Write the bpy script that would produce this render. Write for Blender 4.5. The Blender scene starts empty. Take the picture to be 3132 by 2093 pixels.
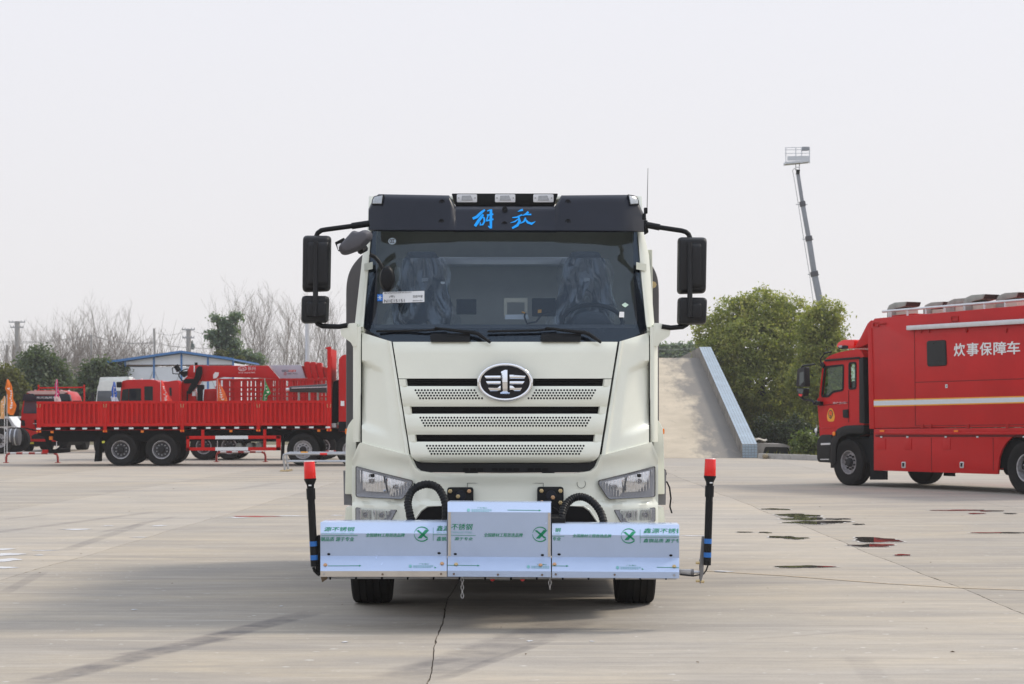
import bpy, bmesh, math, random
from mathutils import Vector, Matrix
import numpy as np
random.seed(7); rng = np.random.default_rng(7)
S = bpy.context.scene
COL = S.collection
R = math.radians
# ---------------------------------------------------------------- camera
F, CX, HY, EYE = 6000.0, 1566.0, 1258.0, 1.7      # focal length in photo pixels, principal column, horizon row, eye height
cam_d = bpy.data.cameras.new('camera'); cam = bpy.data.objects.new('camera', cam_d); COL.objects.link(cam)
cam.location = (0, 0, EYE); cam.rotation_euler = (R(90), 0, 0)
cam_d.sensor_width = 36; cam_d.lens = F / 3132 * 36; cam_d.shift_y = (HY - 1046.5) / 3132
cam_d.clip_start = 0.1; cam_d.clip_end = 5000
cam_d.dof.use_dof = True; cam_d.dof.focus_distance = 16.0; cam_d.dof.aperture_fstop = 8.0
S.camera = cam
# ---------------------------------------------------------------- sky, sun, exposure
SUN_EL, SUN_AZ = R(45), R(67)                      # azimuth clockwise from +Y (north): the sun stands to the right, a little behind
w = bpy.data.worlds.new('World'); S.world = w; w.use_nodes = True
nt = w.node_tree; nt.nodes.clear()
def _n(t, ty, **k):
    n = t.nodes.new(ty)
    for a, b in k.items(): setattr(n, a, b)
    return n
sky = _n(nt, 'ShaderNodeTexSky', sky_type='NISHITA'); sky.sun_disc = False
sky.sun_elevation = SUN_EL; sky.sun_rotation = SUN_AZ; sky.air_density = 1.2; sky.dust_density = 2.5; sky.altitude = 50
bg1 = _n(nt, 'ShaderNodeBackground'); bg1.inputs[1].default_value = 0.14
nt.links.new(sky.outputs[0], bg1.inputs[0])
bg2 = _n(nt, 'ShaderNodeBackground'); bg2.inputs[1].default_value = 1.0
geo = _n(nt, 'ShaderNodeTexCoord'); sep = _n(nt, 'ShaderNodeSeparateXYZ'); nt.links.new(geo.outputs['Generated'], sep.inputs[0])
rmp = _n(nt, 'ShaderNodeValToRGB'); nt.links.new(sep.outputs[2], rmp.inputs[0])
e = rmp.color_ramp.elements; e[0].color = (0.80, 0.78, 0.785, 1); e[1].position = 0.22; e[1].color = (0.82, 0.82, 0.87, 1)
for p_, c_ in ((0.55, (0.93, 0.99, 1.10)), (1.0, (1.0, 1.09, 1.28))): x_ = e.new(p_); x_.color = (*c_, 1)
nt.links.new(rmp.outputs[0], bg2.inputs[0])
mr = _n(nt, 'ShaderNodeMapRange'); nt.links.new(sep.outputs[2], mr.inputs[0])
mr.inputs[1].default_value = 0.2; mr.inputs[2].default_value = 0.95; mr.inputs[3].default_value = 0.96; mr.inputs[4].default_value = 0.85
mx = _n(nt, 'ShaderNodeMixShader'); nt.links.new(mr.outputs[0], mx.inputs[0]); nt.links.new(bg1.outputs[0], mx.inputs[1]); nt.links.new(bg2.outputs[0], mx.inputs[2])
wo = _n(nt, 'ShaderNodeOutputWorld'); nt.links.new(mx.outputs[0], wo.inputs[0])
sun_d = bpy.data.lights.new('sun', 'SUN'); sun_d.energy = 2.1; sun_d.angle = R(11); sun_d.color = (1.0, 0.90, 0.76)
sun = bpy.data.objects.new('sun', sun_d); COL.objects.link(sun); sun.location = (30, 15, 40)
sd = Vector((math.sin(SUN_AZ) * math.cos(SUN_EL), math.cos(SUN_AZ) * math.cos(SUN_EL), math.sin(SUN_EL)))
sun.rotation_euler = sd.to_track_quat('Z', 'Y').to_euler()
vs = S.view_settings; vs.view_transform = 'Standard'; vs.look = 'None'; vs.gamma = 1; vs.exposure = 0.1; vs.use_curve_mapping = False
S.render.engine = 'CYCLES'; S.cycles.use_denoising = True
S.cycles.max_bounces = 8; S.cycles.transparent_max_bounces = 16; S.cycles.volume_bounces = 1; S.cycles.caustics_reflective = False; S.cycles.caustics_refractive = False
# ---------------------------------------------------------------- helpers
def W(px, py, Y):
    return Vector(((px - CX) * Y / F, Y, EYE + (HY - py) * Y / F))
def gnd(px, py):
    Y = EYE * F / (py - HY); return ((px - CX) * Y / F, Y)
def lin(r, g, b):
    f = lambda c: (c / 255 / 12.92) if c / 255 <= 0.04045 else ((c / 255 + 0.055) / 1.055) ** 2.4
    return (f(r), f(g), f(b))
MATS = {}
def mat(name, col, rough=0.5, metal=0.0, var=0.12, scale=6.0, bump=0.0, coat=0.0, spec=0.3, bscale=60.0, dirt=None, trans=None, emit=None):
    """Procedural paint/plastic/rubber: base colour with two octaves of noise, roughness breakup, optional fine bump."""
    if name in MATS: return MATS[name]
    m = bpy.data.materials.new(name); m.use_nodes = True; t = m.node_tree; b = t.nodes['Principled BSDF']
    g = _n(t, 'ShaderNodeNewGeometry')
    n1 = _n(t, 'ShaderNodeTexNoise'); n1.inputs['Scale'].default_value = scale; n1.inputs['Detail'].default_value = 6; n1.inputs['Roughness'].default_value = 0.65
    t.links.new(g.outputs['Position'], n1.inputs['Vector'])
    r = _n(t, 'ShaderNodeValToRGB'); c = col
    e = r.color_ramp.elements; e[0].position = 0.3; e[1].position = 0.7
    d = dirt or tuple(x * (1 - var) for x in c)
    e[0].color = (*d, 1); e[1].color = (*[min(1, x * (1 + var * 0.35)) for x in c], 1)
    t.links.new(n1.outputs[0], r.inputs[0]); t.links.new(r.outputs[0], b.inputs['Base Color'])
    rr = _n(t, 'ShaderNodeMapRange'); t.links.new(n1.outputs[0], rr.inputs[0])
    rr.inputs[3].default_value = max(0.02, rough - 0.06); rr.inputs[4].default_value = min(1, rough + 0.08)
    t.links.new(rr.outputs[0], b.inputs['Roughness'])
    b.inputs['Metallic'].default_value = metal; b.inputs['Coat Weight'].default_value = coat; b.inputs['Coat Roughness'].default_value = 0.06
    b.inputs['Specular IOR Level'].default_value = spec
    if trans: b.inputs['Transmission Weight'].default_value = trans
    if bump:
        n2 = _n(t, 'ShaderNodeTexNoise'); n2.inputs['Scale'].default_value = bscale; n2.inputs['Detail'].default_value = 4
        t.links.new(g.outputs['Position'], n2.inputs['Vector'])
        bp = _n(t, 'ShaderNodeBump'); bp.inputs['Strength'].default_value = bump; bp.inputs['Distance'].default_value = 0.02
        t.links.new(n2.outputs[0], bp.inputs['Height']); t.links.new(bp.outputs[0], b.inputs['Normal'])
    MATS[name] = m; return m
def glass_mat(name, tint, refl, k=0.5, fres=1.5, rough=0.01):
    """Thin window glass: tinted see-through mixed with a Fresnel reflection."""
    if name in MATS: return MATS[name]
    m = bpy.data.materials.new(name); m.use_nodes = True; t = m.node_tree; t.nodes.clear()
    o = _n(t, 'ShaderNodeOutputMaterial'); mx = _n(t, 'ShaderNodeMixShader'); tr = _n(t, 'ShaderNodeBsdfTransparent'); gl = _n(t, 'ShaderNodeBsdfGlossy')
    tr.inputs[0].default_value = (*tint, 1); gl.inputs[0].default_value = (*refl, 1); gl.inputs['Roughness'].default_value = rough
    lw = _n(t, 'ShaderNodeLayerWeight'); lw.inputs[0].default_value = .5; pw = _n(t, 'ShaderNodeMath', operation='POWER'); t.links.new(lw.outputs['Facing'], pw.inputs[0]); pw.inputs[1].default_value = 5.0
    f0 = ((fres - 1) / (fres + 1)) ** 2; ma = _n(t, 'ShaderNodeMath', operation='MULTIPLY_ADD'); ma.inputs[1].default_value = 1 - f0 - k; ma.inputs[2].default_value = f0 + k
    t.links.new(pw.outputs[0], ma.inputs[0]); t.links.new(ma.outputs[0], mx.inputs[0]); t.links.new(tr.outputs[0], mx.inputs[1]); t.links.new(gl.outputs[0], mx.inputs[2]); t.links.new(mx.outputs[0], o.inputs[0])
    MATS[name] = m; return m
class MB:
    def __init__(s): s.v = []; s.f = []; s.m = []; s.cur = 0
    def add(s, vs, fs):
        o = len(s.v); s.v += [tuple(x) for x in vs]
        for q in fs: s.f.append(tuple(o + i for i in q)); s.m.append(s.cur)
        return s
    def ext(s, pts, vec):
        """prism: outline (3-D points) pushed along vec"""
        n = len(pts); vec = Vector(vec); a = [Vector(p) for p in pts]
        return s.add(a + [p + vec for p in a], [tuple(range(n)), tuple(range(2 * n - 1, n - 1, -1))] + [(i, i + n, (i + 1) % n + n, (i + 1) % n) for i in range(n)])
    def loft(s, rings, cap=True, closed=True):
        n = len(rings[0]); vs = [p for r in rings for p in r]; fs = []
        for k in range(len(rings) - 1):
            for i in range(n if closed else n - 1):
                j = (i + 1) % n; fs.append((k * n + i, k * n + j, (k + 1) * n + j, (k + 1) * n + i))
        if cap: fs += [tuple(range(n))[::-1], tuple(range((len(rings) - 1) * n, len(rings) * n))]
        return s.add(vs, fs)
    def box(s, c, sz, M=None):
        c = Vector(c); h = [x / 2 for x in sz]
        p = [Vector((x * h[0], y * h[1], z * h[2])) for x in (-1, 1) for y in (-1, 1) for z in (-1, 1)]
        if M is not None: p = [M @ q for q in p]
        return s.add([c + q for q in p], [(0, 1, 3, 2), (4, 6, 7, 5), (0, 4, 5, 1), (2, 3, 7, 6), (0, 2, 6, 4), (1, 5, 7, 3)])
    def bar(s, a, b, wd, ht=None, up=(0, 0, 1)):
        a = Vector(a); b = Vector(b); d = (b - a); L = d.length; d.normalize(); u = Vector(up)
        if abs(d.dot(u)) > 0.98: u = Vector((0, 1, 0))
        x = d.cross(u).normalized(); z = x.cross(d); ht = ht or wd
        q = [x * wd / 2 * i + z * ht / 2 * j for i, j in ((-1, -1), (1, -1), (1, 1), (-1, 1))]
        return s.loft([[a + k for k in q], [b + k for k in q]])
    def tube(s, path, r, n=8, cap=True):
        P = [Vector(p) for p in path]; rs = r if hasattr(r, '__len__') else [r] * len(P); rings = []; u = None
        for i, p in enumerate(P):
            d = (P[min(i + 1, len(P) - 1)] - P[max(i - 1, 0)]).normalized()
            if u is None:
                u = d.cross(Vector((0, 0, 1)) if abs(d.z) < 0.9 else Vector((0, 1, 0))).normalized()
            else:
                u = (u - d * u.dot(d)).normalized()
            v = d.cross(u)
            rings.append([p + (u * math.cos(2 * math.pi * k / n) + v * math.sin(2 * math.pi * k / n)) * rs[i] for k in range(n)])
        return s.loft(rings, cap)
    def lathe(s, c, axis, prof, n=24, cap=True):
        """prof: (distance along axis, radius)"""
        c = Vector(c); ax = Vector(axis).normalized(); u = ax.cross(Vector((0, 0, 1)) if abs(ax.z) < 0.9 else Vector((0, 1, 0))).normalized(); v = ax.cross(u)
        return s.loft([[c + ax * a + (u * math.cos(2 * math.pi * k / n) + v * math.sin(2 * math.pi * k / n)) * r for k in range(n)] for a, r in prof], cap)
    def grid(s, fn, nu, nv):
        vs = [fn(i / nu, j / nv) for j in range(nv + 1) for i in range(nu + 1)]
        return s.add(vs, [(j * (nu + 1) + i, j * (nu + 1) + i + 1, (j + 1) * (nu + 1) + i + 1, (j + 1) * (nu + 1) + i) for j in range(nv) for i in range(nu)])
    def puff(s, ring, vec, rr=0.25, n=4):
        """closed outline domed along vec with rounded rim"""
        P = [Vector(p) for p in ring]; c = sum(P, Vector()) / len(P); vec = Vector(vec); rings = [P]
        for k in range(1, n + 1):
            th = math.pi / 2 * k / n; sc = 1 - rr * (1 - math.cos(th))
            rings.append([c + (p - c) * sc + vec * math.sin(th) for p in P])
        return s.loft(rings)
INV = {}
def finish(me, name, m, parent, smooth, solid=0, bevel=0, noclean=False):
    bm = bmesh.new(); bm.from_mesh(me)
    if not noclean:
        if solid:
            y0 = min(v.co.y for v in bm.verts); b2 = bm.copy(); bmesh.ops.solidify(bm, geom=bm.faces[:], thickness=solid)
            if min(v.co.y for v in bm.verts) < y0 - solid * .3: bm.free(); bm = b2; bmesh.ops.solidify(bm, geom=bm.faces[:], thickness=-solid)
            else: b2.free()
        bmesh.ops.recalc_face_normals(bm, faces=bm.faces[:])
    if bevel:
        es = [e for e in bm.edges if len(e.link_faces) == 2 and e.calc_face_angle(0) > R(28)]
        bmesh.ops.bevel(bm, geom=es, offset=bevel, segments=2, profile=0.6, affect='EDGES', clamp_overlap=True)
    bm.to_mesh(me); bm.free()
    for x in (m if isinstance(m, (list, tuple)) else [m]): me.materials.append(x)
    if smooth:
        me.shade_smooth(); me.set_sharp_from_angle(angle=R(smooth))
def build(name, mb, m, parent=None, smooth=35, solid=0, bevel=0, noclean=False, **props):
    me = bpy.data.meshes.new(name)
    inv = INV.get(parent.name) if parent else None
    vs = [inv @ Vector(v) for v in mb.v] if inv is not None else mb.v
    me.from_pydata([tuple(v) for v in vs], [], mb.f)
    if any(mb.m):
        me.polygons.foreach_set('material_index', mb.m)
    finish(me, name, m, parent, smooth, solid, bevel, noclean)
    o = bpy.data.objects.new(name, me); COL.objects.link(o)
    if parent: o.parent = parent; INV[o.name] = INV[parent.name]
    else: INV[o.name] = Matrix.Identity(4)
    for k, v in props.items(): o[k] = v
    return o
def tag(o, label, cat, group=None):
    o['label'] = label; o['category'] = cat
    if group: o['group'] = group
    return o
def thing(name, loc, label, cat, group=None, rz=0.0):
    o = bpy.data.objects.new(name, None); COL.objects.link(o); o.empty_display_size = 0.2
    o.location = loc; o.rotation_euler = (0, 0, rz)
    INV[o.name] = (Matrix.Translation(Vector(loc)) @ Matrix.Rotation(rz, 4, 'Z')).inverted()
    return tag(o, label, cat, group)
def copy_thing(o, loc, label=None, rz=None, scale=None):
    c = o.copy(); COL.objects.link(c); c.location = loc
    if label: c['label'] = label
    if rz is not None: c.rotation_euler = (0, 0, rz)
    if scale is not None: c.scale = scale if hasattr(scale, '__len__') else (scale,) * 3
    for ch in o.children:
        d = ch.copy(); COL.objects.link(d); d.parent = c
        for g in ch.children:
            e = g.copy(); COL.objects.link(e); e.parent = d
    return c
def rpoly(pts, r, n=4):
    """polygon with rounded corners (2-D)"""
    out = []; N = len(pts); rs = r if hasattr(r, '__len__') else [r] * N
    for i in range(N):
        p = Vector(pts[i]); a = Vector(pts[i - 1]); b = Vector(pts[(i + 1) % N]); q = rs[i]
        if q <= 0: out.append(tuple(p)); continue
        da = min(q, (a - p).length * 0.49); db = min(q, (b - p).length * 0.49)
        s0 = p + (a - p).normalized() * da; s1 = p + (b - p).normalized() * db
        for k in range(n + 1):
            t = k / n; out.append(tuple(s0 * (1 - t) ** 2 + p * 2 * t * (1 - t) + s1 * t * t))
    return out
def rrect(x0, y0, x1, y1, r, n=4): return rpoly([(x0, y0), (x1, y0), (x1, y1), (x0, y1)], r, n)
def ell(cx, cy, a, b, n=24): return [(cx + a * math.cos(2 * math.pi * k / n), cy + b * math.sin(2 * math.pi * k / n)) for k in range(n)]
def interp(poly, y):
    """x on a polyline of (x, y) sorted by y"""
    if y <= poly[0][1]: return poly[0][0]
    for (x0, y0), (x1, y1) in zip(poly, poly[1:]):
        if y <= y1: return x0 + (x1 - x0) * (y - y0) / max(1e-9, y1 - y0)
    return poly[-1][0]
def text_into(mb, s, box, fn, bold=0.0, clip=None, shear=0.0, res=2):
    """lettering: glyph outlines of the built-in font fitted into box=(x0,y0,x1,y1) (y down) and laid onto a surface by fn(x, y)"""
    c = bpy.data.curves.new('lettering', 'FONT'); c.body = s; c.resolution_u = res; c.offset = bold; c.shear = shear
    o = bpy.data.objects.new('lettering', c); me = bpy.data.meshes.new_from_object(o)
    bpy.data.objects.remove(o); bpy.data.curves.remove(c)
    xs = [v.co.x for v in me.vertices]; ys = [v.co.y for v in me.vertices]
    x0, x1, y0, y1 = min(xs), max(xs), min(ys), max(ys)
    bm = bmesh.new(); bm.from_mesh(me); bpy.data.meshes.remove(me)
    for v in bm.verts:
        v.co.x = box[0] + (v.co.x - x0) / (x1 - x0) * (box[2] - box[0]); v.co.y = box[3] - (v.co.y - y0) / (y1 - y0) * (box[3] - box[1])
    if clip:
        for co, no in (((clip[0], 0, 0), (-1, 0, 0)), ((clip[1], 0, 0), (1, 0, 0))):
            bmesh.ops.bisect_plane(bm, geom=bm.verts[:] + bm.edges[:] + bm.faces[:], plane_co=co, plane_no=no, clear_outer=True)
    bm.verts.index_update()
    mb.add([fn(v.co.x, v.co.y) for v in bm.verts], [tuple(v.index for v in f.verts) for f in bm.faces]); bm.free()
    return mb
def ribbon(mb, pts, wd, fn):
    """brush stroke: polyline with a width at each point"""
    P = [Vector(p) for p in pts]; n = len(P); wd = wd if hasattr(wd, '__len__') else [wd] * n
    a, b = [], []
    for i, p in enumerate(P):
        d = (P[min(i + 1, n - 1)] - P[max(i - 1, 0)]).normalized(); q = Vector((-d.y, d.x)) * wd[i] / 2
        a.append(p + q); b.append(p - q)
    ring = [p - (P[1] - P[0]).normalized() * 0 for p in a] + b[::-1]
    mb.add([fn(p.x, p.y) for p in a] + [fn(p.x, p.y) for p in b], [(i, i + 1, n + i + 1, n + i) for i in range(n - 1)])
# ---------------------------------------------------------------- materials
M_CREAM = mat('cream_truck_paint', (0.84, 0.857, 0.75), 0.3, var=0.05, scale=2, coat=1.0, spec=.5)
M_VISOR = mat('dark_grey_visor_plastic', (0.013, 0.016, 0.027), 0.33, var=0.15, scale=4, bump=0.02, bscale=400)
M_BLACK = mat('black_plastic', (0.010, 0.011, 0.013), 0.42, var=0.3, scale=8, spec=.2)
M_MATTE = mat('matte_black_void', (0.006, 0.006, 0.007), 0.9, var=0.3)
M_MIRROR = mat('mirror_shell_plastic', (0.017, 0.018, 0.021), 0.5, var=0.2, bump=0.05, bscale=500)
M_GREYP = mat('grey_mirror_plastic', (0.10, 0.10, 0.115), 0.6, var=0.1)
M_RUBBER = mat('tyre_rubber', (0.014, 0.014, 0.015), 0.85, var=0.3, scale=10, bump=0.1, bscale=80, spec=.1, dirt=(0.02, 0.019, 0.018))
M_CHROME = mat('chrome', (0.83, 0.84, 0.86), 0.06, 1.0, var=0.03)
M_STEEL = mat('galvanised_steel', (0.45, 0.46, 0.48), 0.38, 0.9, var=0.2, scale=20)
M_ZINC = mat('yellow_zinc_bolt', (0.62, 0.48, 0.26), 0.35, 0.8, var=0.25, scale=90)
M_COPPER = mat('coppery_zinc_bolt', (0.62, 0.38, 0.22), 0.35, 0.8, var=0.2, scale=90)
M_FILM = mat('bluish_protective_film', (0.47, 0.575, 0.78), 0.24, 0.25, var=0.05, scale=2.5, coat=0.3)
M_BARE = mat('bare_stainless_edge', (0.62, 0.58, 0.53), 0.38, 0.55, var=0.1, scale=6)
M_GREEN = mat('green_print', (0.012, 0.27, 0.13), 0.5, var=0.15, scale=30)
M_PALEGREEN = mat('pale_green_print', (0.22, 0.50, 0.50), 0.5, var=0.15, scale=30)
M_TANK = mat('grey_tank_paint', (0.105, 0.10, 0.105), 0.55, var=0.1, scale=2)
M_BLUEL = mat('bright_blue_letters', (0.0, 0.36, 0.98), 0.45, var=0.05)
M_WHITE = mat('white_print', (0.78, 0.79, 0.80), 0.5, var=0.04, scale=12)
M_RED = mat('red_truck_paint', (0.50, 0.015, 0.016), 0.34, var=0.12, scale=1.2, coat=0.06, spec=.15, bump=.05, bscale=3.5)
M_REDC = mat('bright_red_cargo_paint', (0.57, 0.016, 0.014), 0.5, var=0.14, scale=1.5, spec=.1)
M_REDD = mat('dark_red_paint', (0.40, 0.018, 0.016), 0.45, var=0.15, scale=2, spec=.15)
M_CHASSIS = mat('chassis_black', (0.010, 0.011, 0.013), 0.75, var=0.3, spec=.1)
M_DARKGL = mat('dark_window_glass', (0.010, 0.013, 0.015), 0.08, var=0.2, spec=0.25)
M_RIM = mat('silver_rim_paint', (0.52, 0.52, 0.56), 0.4, 0.5, var=0.2, scale=14, dirt=(0.25, 0.23, 0.22))
M_RIMD = mat('shaded_rim_disc', (0.10, 0.10, 0.11), 0.6, 0.3, var=0.3, scale=14)  # silver rim darkened: shade inside the deep dish put into the colour
M_HUB = mat('greasy_hub', (0.02, 0.02, 0.022), 0.6, var=0.3)
M_AMBER = mat('amber_lens', (0.85, 0.22, 0.02), 0.25, var=0.1)
M_LAMPRED = mat('red_beacon_lens', (0.80, 0.012, 0.010), 0.18, var=0.1, scale=30, coat=0.5)
M_BLUETAPE = mat('blue_tape', (0.03, 0.16, 0.50), 0.4, var=0.1)
M_TAPE = mat('pale_masking_tape', (0.58, 0.60, 0.52), 0.6, var=0.08)
M_SILVER = mat('aluminium', (0.62, 0.63, 0.66), 0.35, 0.7, var=0.1)
M_YELLOW = mat('yellow_print', (0.80, 0.36, 0.04), 0.5, var=0.1)
M_BLUE = mat('blue_print', (0.02, 0.16, 0.62), 0.5, var=0.1)
M_CONC = mat('weathered_concrete', (0.34, 0.32, 0.29), 0.9, var=0.35, scale=1.2, bump=0.25, bscale=8)
M_BARK = mat('grey_bark', (0.16, 0.14, 0.125), 0.9, var=0.3, scale=6)
M_BARKD = mat('brown_bark', (0.075, 0.058, 0.045), 0.9, var=0.35, scale=6)
# ================================================================ ground
def concrete_ground():
    m = bpy.data.materials.new('worn_concrete'); m.use_nodes = True; t = m.node_tree; b = t.nodes['Principled BSDF']; L = t.links.new
    g = _n(t, 'ShaderNodeNewGeometry')
    def noise(sx, sy, det=6, rough=0.6, sc=1.0, dist=0.0):
        mp = _n(t, 'ShaderNodeMapping'); mp.inputs['Scale'].default_value = (sx, sy, 1); L(g.outputs['Position'], mp.inputs[0])
        n = _n(t, 'ShaderNodeTexNoise'); n.inputs['Scale'].default_value = sc; n.inputs['Detail'].default_value = det; n.inputs['Roughness'].default_value = rough; n.inputs['Distortion'].default_value = dist
        L(mp.outputs[0], n.inputs['Vector']); return n.outputs[0]
    def ramp(src, stops):
        r = _n(t, 'ShaderNodeValToRGB'); e = r.color_ramp.elements
        while len(e) < len(stops): e.new(0.5)
        for k, (p, c) in enumerate(stops):
            e[k].position = p; e[k].color = (*c, 1) if hasattr(c, '__len__') else (c, c, c, 1)
        L(src, r.inputs[0]); return r.outputs[0]
    def mixc(f, a, c, mode='MIX'):
        x = _n(t, 'ShaderNodeMix', data_type='RGBA', blend_type=mode)
        if hasattr(f, 'links') or hasattr(f, 'is_linked'): L(f, x.inputs[0])
        else: x.inputs[0].default_value = f
        for k, s_ in ((6, a), (7, c)):
            if hasattr(s_, 'is_linked'): L(s_, x.inputs[k])
            else: x.inputs[k].default_value = (*s_, 1)
        return x.outputs[2]
    base = mixc(ramp(noise(.13, .09), [(0.38, 0.0), (0.62, 1.0)]), (0.495, 0.415, 0.305), (0.385, 0.35, 0.30))
    base = mixc(ramp(noise(.32, 1.3, 8, .62, 1.0, .5), [(0.36, 0.0), (0.68, 0.85)]), base, (0.265, 0.245, 0.225))
    base = mixc(ramp(noise(.7, 2.2, 8, .7, 1.0, .3), [(0.48, 0.0), (0.72, 0.40)]), base, (0.53, 0.48, 0.42))
    base = mixc(ramp(noise(6, 9, 8, .75), [(0.35, 0.0), (0.66, 0.34)]), base, (0.26, 0.235, 0.21))
    base = mixc(ramp(noise(60, 60, 3, .7), [(0.3, 0.0), (0.7, 0.25)]), base, (0.58, 0.54, 0.48))
    base = mixc(ramp(noise(9, 14, 2, .4), [(0.715, 0.0), (0.75, 0.75)]), base, (0.66, 0.64, 0.60))
    oi = _n(t, 'ShaderNodeObjectInfo'); vr = _n(t, 'ShaderNodeMapRange'); L(oi.outputs['Random'], vr.inputs[0]); vr.inputs[3].default_value = .90; vr.inputs[4].default_value = 1.06
    cb_ = _n(t, 'ShaderNodeCombineColor'); [L(vr.outputs[0], cb_.inputs[k_]) for k_ in range(3)]; base = mixc(1.0, base, cb_.outputs[0], 'MULTIPLY')
    base = mixc(ramp(noise(.25, 5.0, 7, .7, 1.0, .8), [(0.50, 0.0), (0.74, 0.5)]), base, (0.21, 0.20, 0.19))
    base = mixc(ramp(noise(.5, 7.0, 6, .65, 1.0, .4), [(0.56, 0.0), (0.74, 0.5)]), base, (0.58, 0.53, 0.46))
    # tyre marks: broken dark bands along straight runs on the slabs
    sep = _n(t, 'ShaderNodeSeparateXYZ'); L(g.outputs['Position'], sep.inputs[0])
    def band(p, q, wd, amt, ns, soft=0.5):
        (x0, y0), (x1, y1) = p, q; d = Vector((x1 - x0, y1 - y0)); Ln = d.length; d.normalize(); nx, ny = -d.y, d.x
        def lincomb(a, c, k):
            m1 = _n(t, 'ShaderNodeMath', operation='MULTIPLY_ADD'); L(sep.outputs[0], m1.inputs[0]); m1.inputs[1].default_value = a; m1.inputs[2].default_value = k
            m2 = _n(t, 'ShaderNodeMath', operation='MULTIPLY_ADD'); L(sep.outputs[1], m2.inputs[0]); m2.inputs[1].default_value = c; L(m1.outputs[0], m2.inputs[2]); return m2.outputs[0]
        dist = lincomb(nx, ny, -(nx * x0 + ny * y0)); al = lincomb(d.x, d.y, -(d.x * x0 + d.y * y0))
        ab = _n(t, 'ShaderNodeMath', operation='ABSOLUTE'); L(dist, ab.inputs[0])
        f = _n(t, 'ShaderNodeMapRange', interpolation_type='SMOOTHSTEP'); L(ab.outputs[0], f.inputs[0]); f.inputs[1].default_value = wd; f.inputs[2].default_value = wd * (1 - soft); f.inputs[3].default_value = 0; f.inputs[4].default_value = amt
        e = _n(t, 'ShaderNodeMapRange', interpolation_type='SMOOTHSTEP'); L(al, e.inputs[0]); e.inputs[1].default_value = 0; e.inputs[2].default_value = Ln * .15
        e2 = _n(t, 'ShaderNodeMapRange', interpolation_type='SMOOTHSTEP'); L(al, e2.inputs[0]); e2.inputs[1].default_value = Ln; e2.inputs[2].default_value = Ln * .8
        r = f.outputs[0]
        for s_ in (e.outputs[0], e2.outputs[0], ns):
            mm = _n(t, 'ShaderNodeMath', operation='MULTIPLY'); L(r, mm.inputs[0]); L(s_, mm.inputs[1]); r = mm.outputs[0]
        return r
    br = ramp(noise(3.0, 3.5, 7, .7), [(0.3, 0.15), (0.65, 1.0)])
    for p, q, wd, a in ((gnd(20, 2110), gnd(1010, 1860), .17, .8), (gnd(330, 2010), gnd(760, 1945), .10, .55), (gnd(1180, 2100), gnd(1800, 1880), .30, .55), (gnd(1330, 2085), gnd(1700, 1950), .07, .5),
                        (gnd(1200, 2052), gnd(1420, 2010), .12, .45), (gnd(-100, 1640), gnd(520, 1560), .14, .42), (gnd(180, 1690), gnd(470, 1590), .12, .45), (gnd(0, 1590), gnd(160, 1572), .1, .4),
                        (gnd(280, 1635), gnd(560, 1575), .09, .35), (gnd(2610, 2000), gnd(2700, 2100), .12, .2), (gnd(0, 1820), gnd(140, 1745), .09, .4), (gnd(700, 1500), gnd(870, 1475), .2, .3), (gnd(2240, 1960), gnd(2700, 1925), .05, .25)):
        base = mixc(band(p, q, wd, a, br), base, (0.135, 0.125, 0.125))
    L(base, b.inputs['Base Color']); b.inputs['Roughness'].default_value = 0.88; b.inputs['Specular IOR Level'].default_value = 0.18
    bp = _n(t, 'ShaderNodeBump'); bp.inputs['Strength'].default_value = 0.25; bp.inputs['Distance'].default_value = 0.02
    L(noise(14, 14, 8, .7), bp.inputs['Height']); L(bp.outputs[0], b.inputs['Normal'])
    return m
M_GROUND = concrete_ground()
M_SOIL = mat('dry_earth_and_grass', (0.17, 0.15, 0.09), 0.95, var=0.4, scale=0.4, bump=0.4, bscale=3)
M_JOINT = mat('dirt_filled_joint', (0.19, 0.155, 0.12), 0.95, var=0.3, scale=5)
mb = MB(); mb.grid(lambda u, v: (-700 + 1400 * u, -700 + 1700 * v, -0.012), 8, 8)
ground = build('ground', mb, M_JOINT, None, 0, noclean=True, kind='structure')
mb = MB()
for x0, x1, y0, y1 in ((-700, 700, 99, 1000), (-700, -60, -40, 98.9), (60, 700, -40, 98.9), (-700, 700, -700, -40.1)): mb.grid(lambda u, v: (x0 + (x1 - x0) * u, y0 + (y1 - y0) * v, -0.006), 6, 6)
mb.add([(8.95, 98.9, .03), (8.95, 70.6, .03), (35.6, 17.8, .03), (59.9, 17.8, .03), (59.9, 98.9, .03)], [(0, 1, 2, 3, 4)])
terrain = build('terrain', mb, M_SOIL, None, 0, noclean=True, kind='structure')
# concrete bays between the long joints, each poured strip its own piece; joint edges chipped
joints = [(-60, 0), (-50.5, .03), (-41.5, .04), (-32.5, .05), (-23.4, .05), (-18.6, .05), (-13.9, .05), (-9.35, .05), (-5.13, .035), (-0.55, .001), (4.29, 0), (8.72, .004), (13.2, 0), (17.9, 0), (22.6, 0), (32, 0), (41, 0), (50, 0), (60, 0)]
jr = random.Random(3); jit = {}
def jx(k, y, side):
    a, sl = joints[k]; wv = jit.setdefault(k, [jr.uniform(-.5, .5) for _ in range(4000)])
    i = int((y + 40) * 12); near = 1 if abs(k - 9) < 2 else .6
    base = a + sl * (max(min(y, 62), 5) - 20) + .012 * math.sin(y * 1.9 + k) + .02 * math.sin(y * .7 + k * 2)
    return base + side * (.004 + .013 * near * max(0, wv[i % 4000]) ** 2 * 2.4) + .008 * wv[(i * 7) % 4000]
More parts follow.
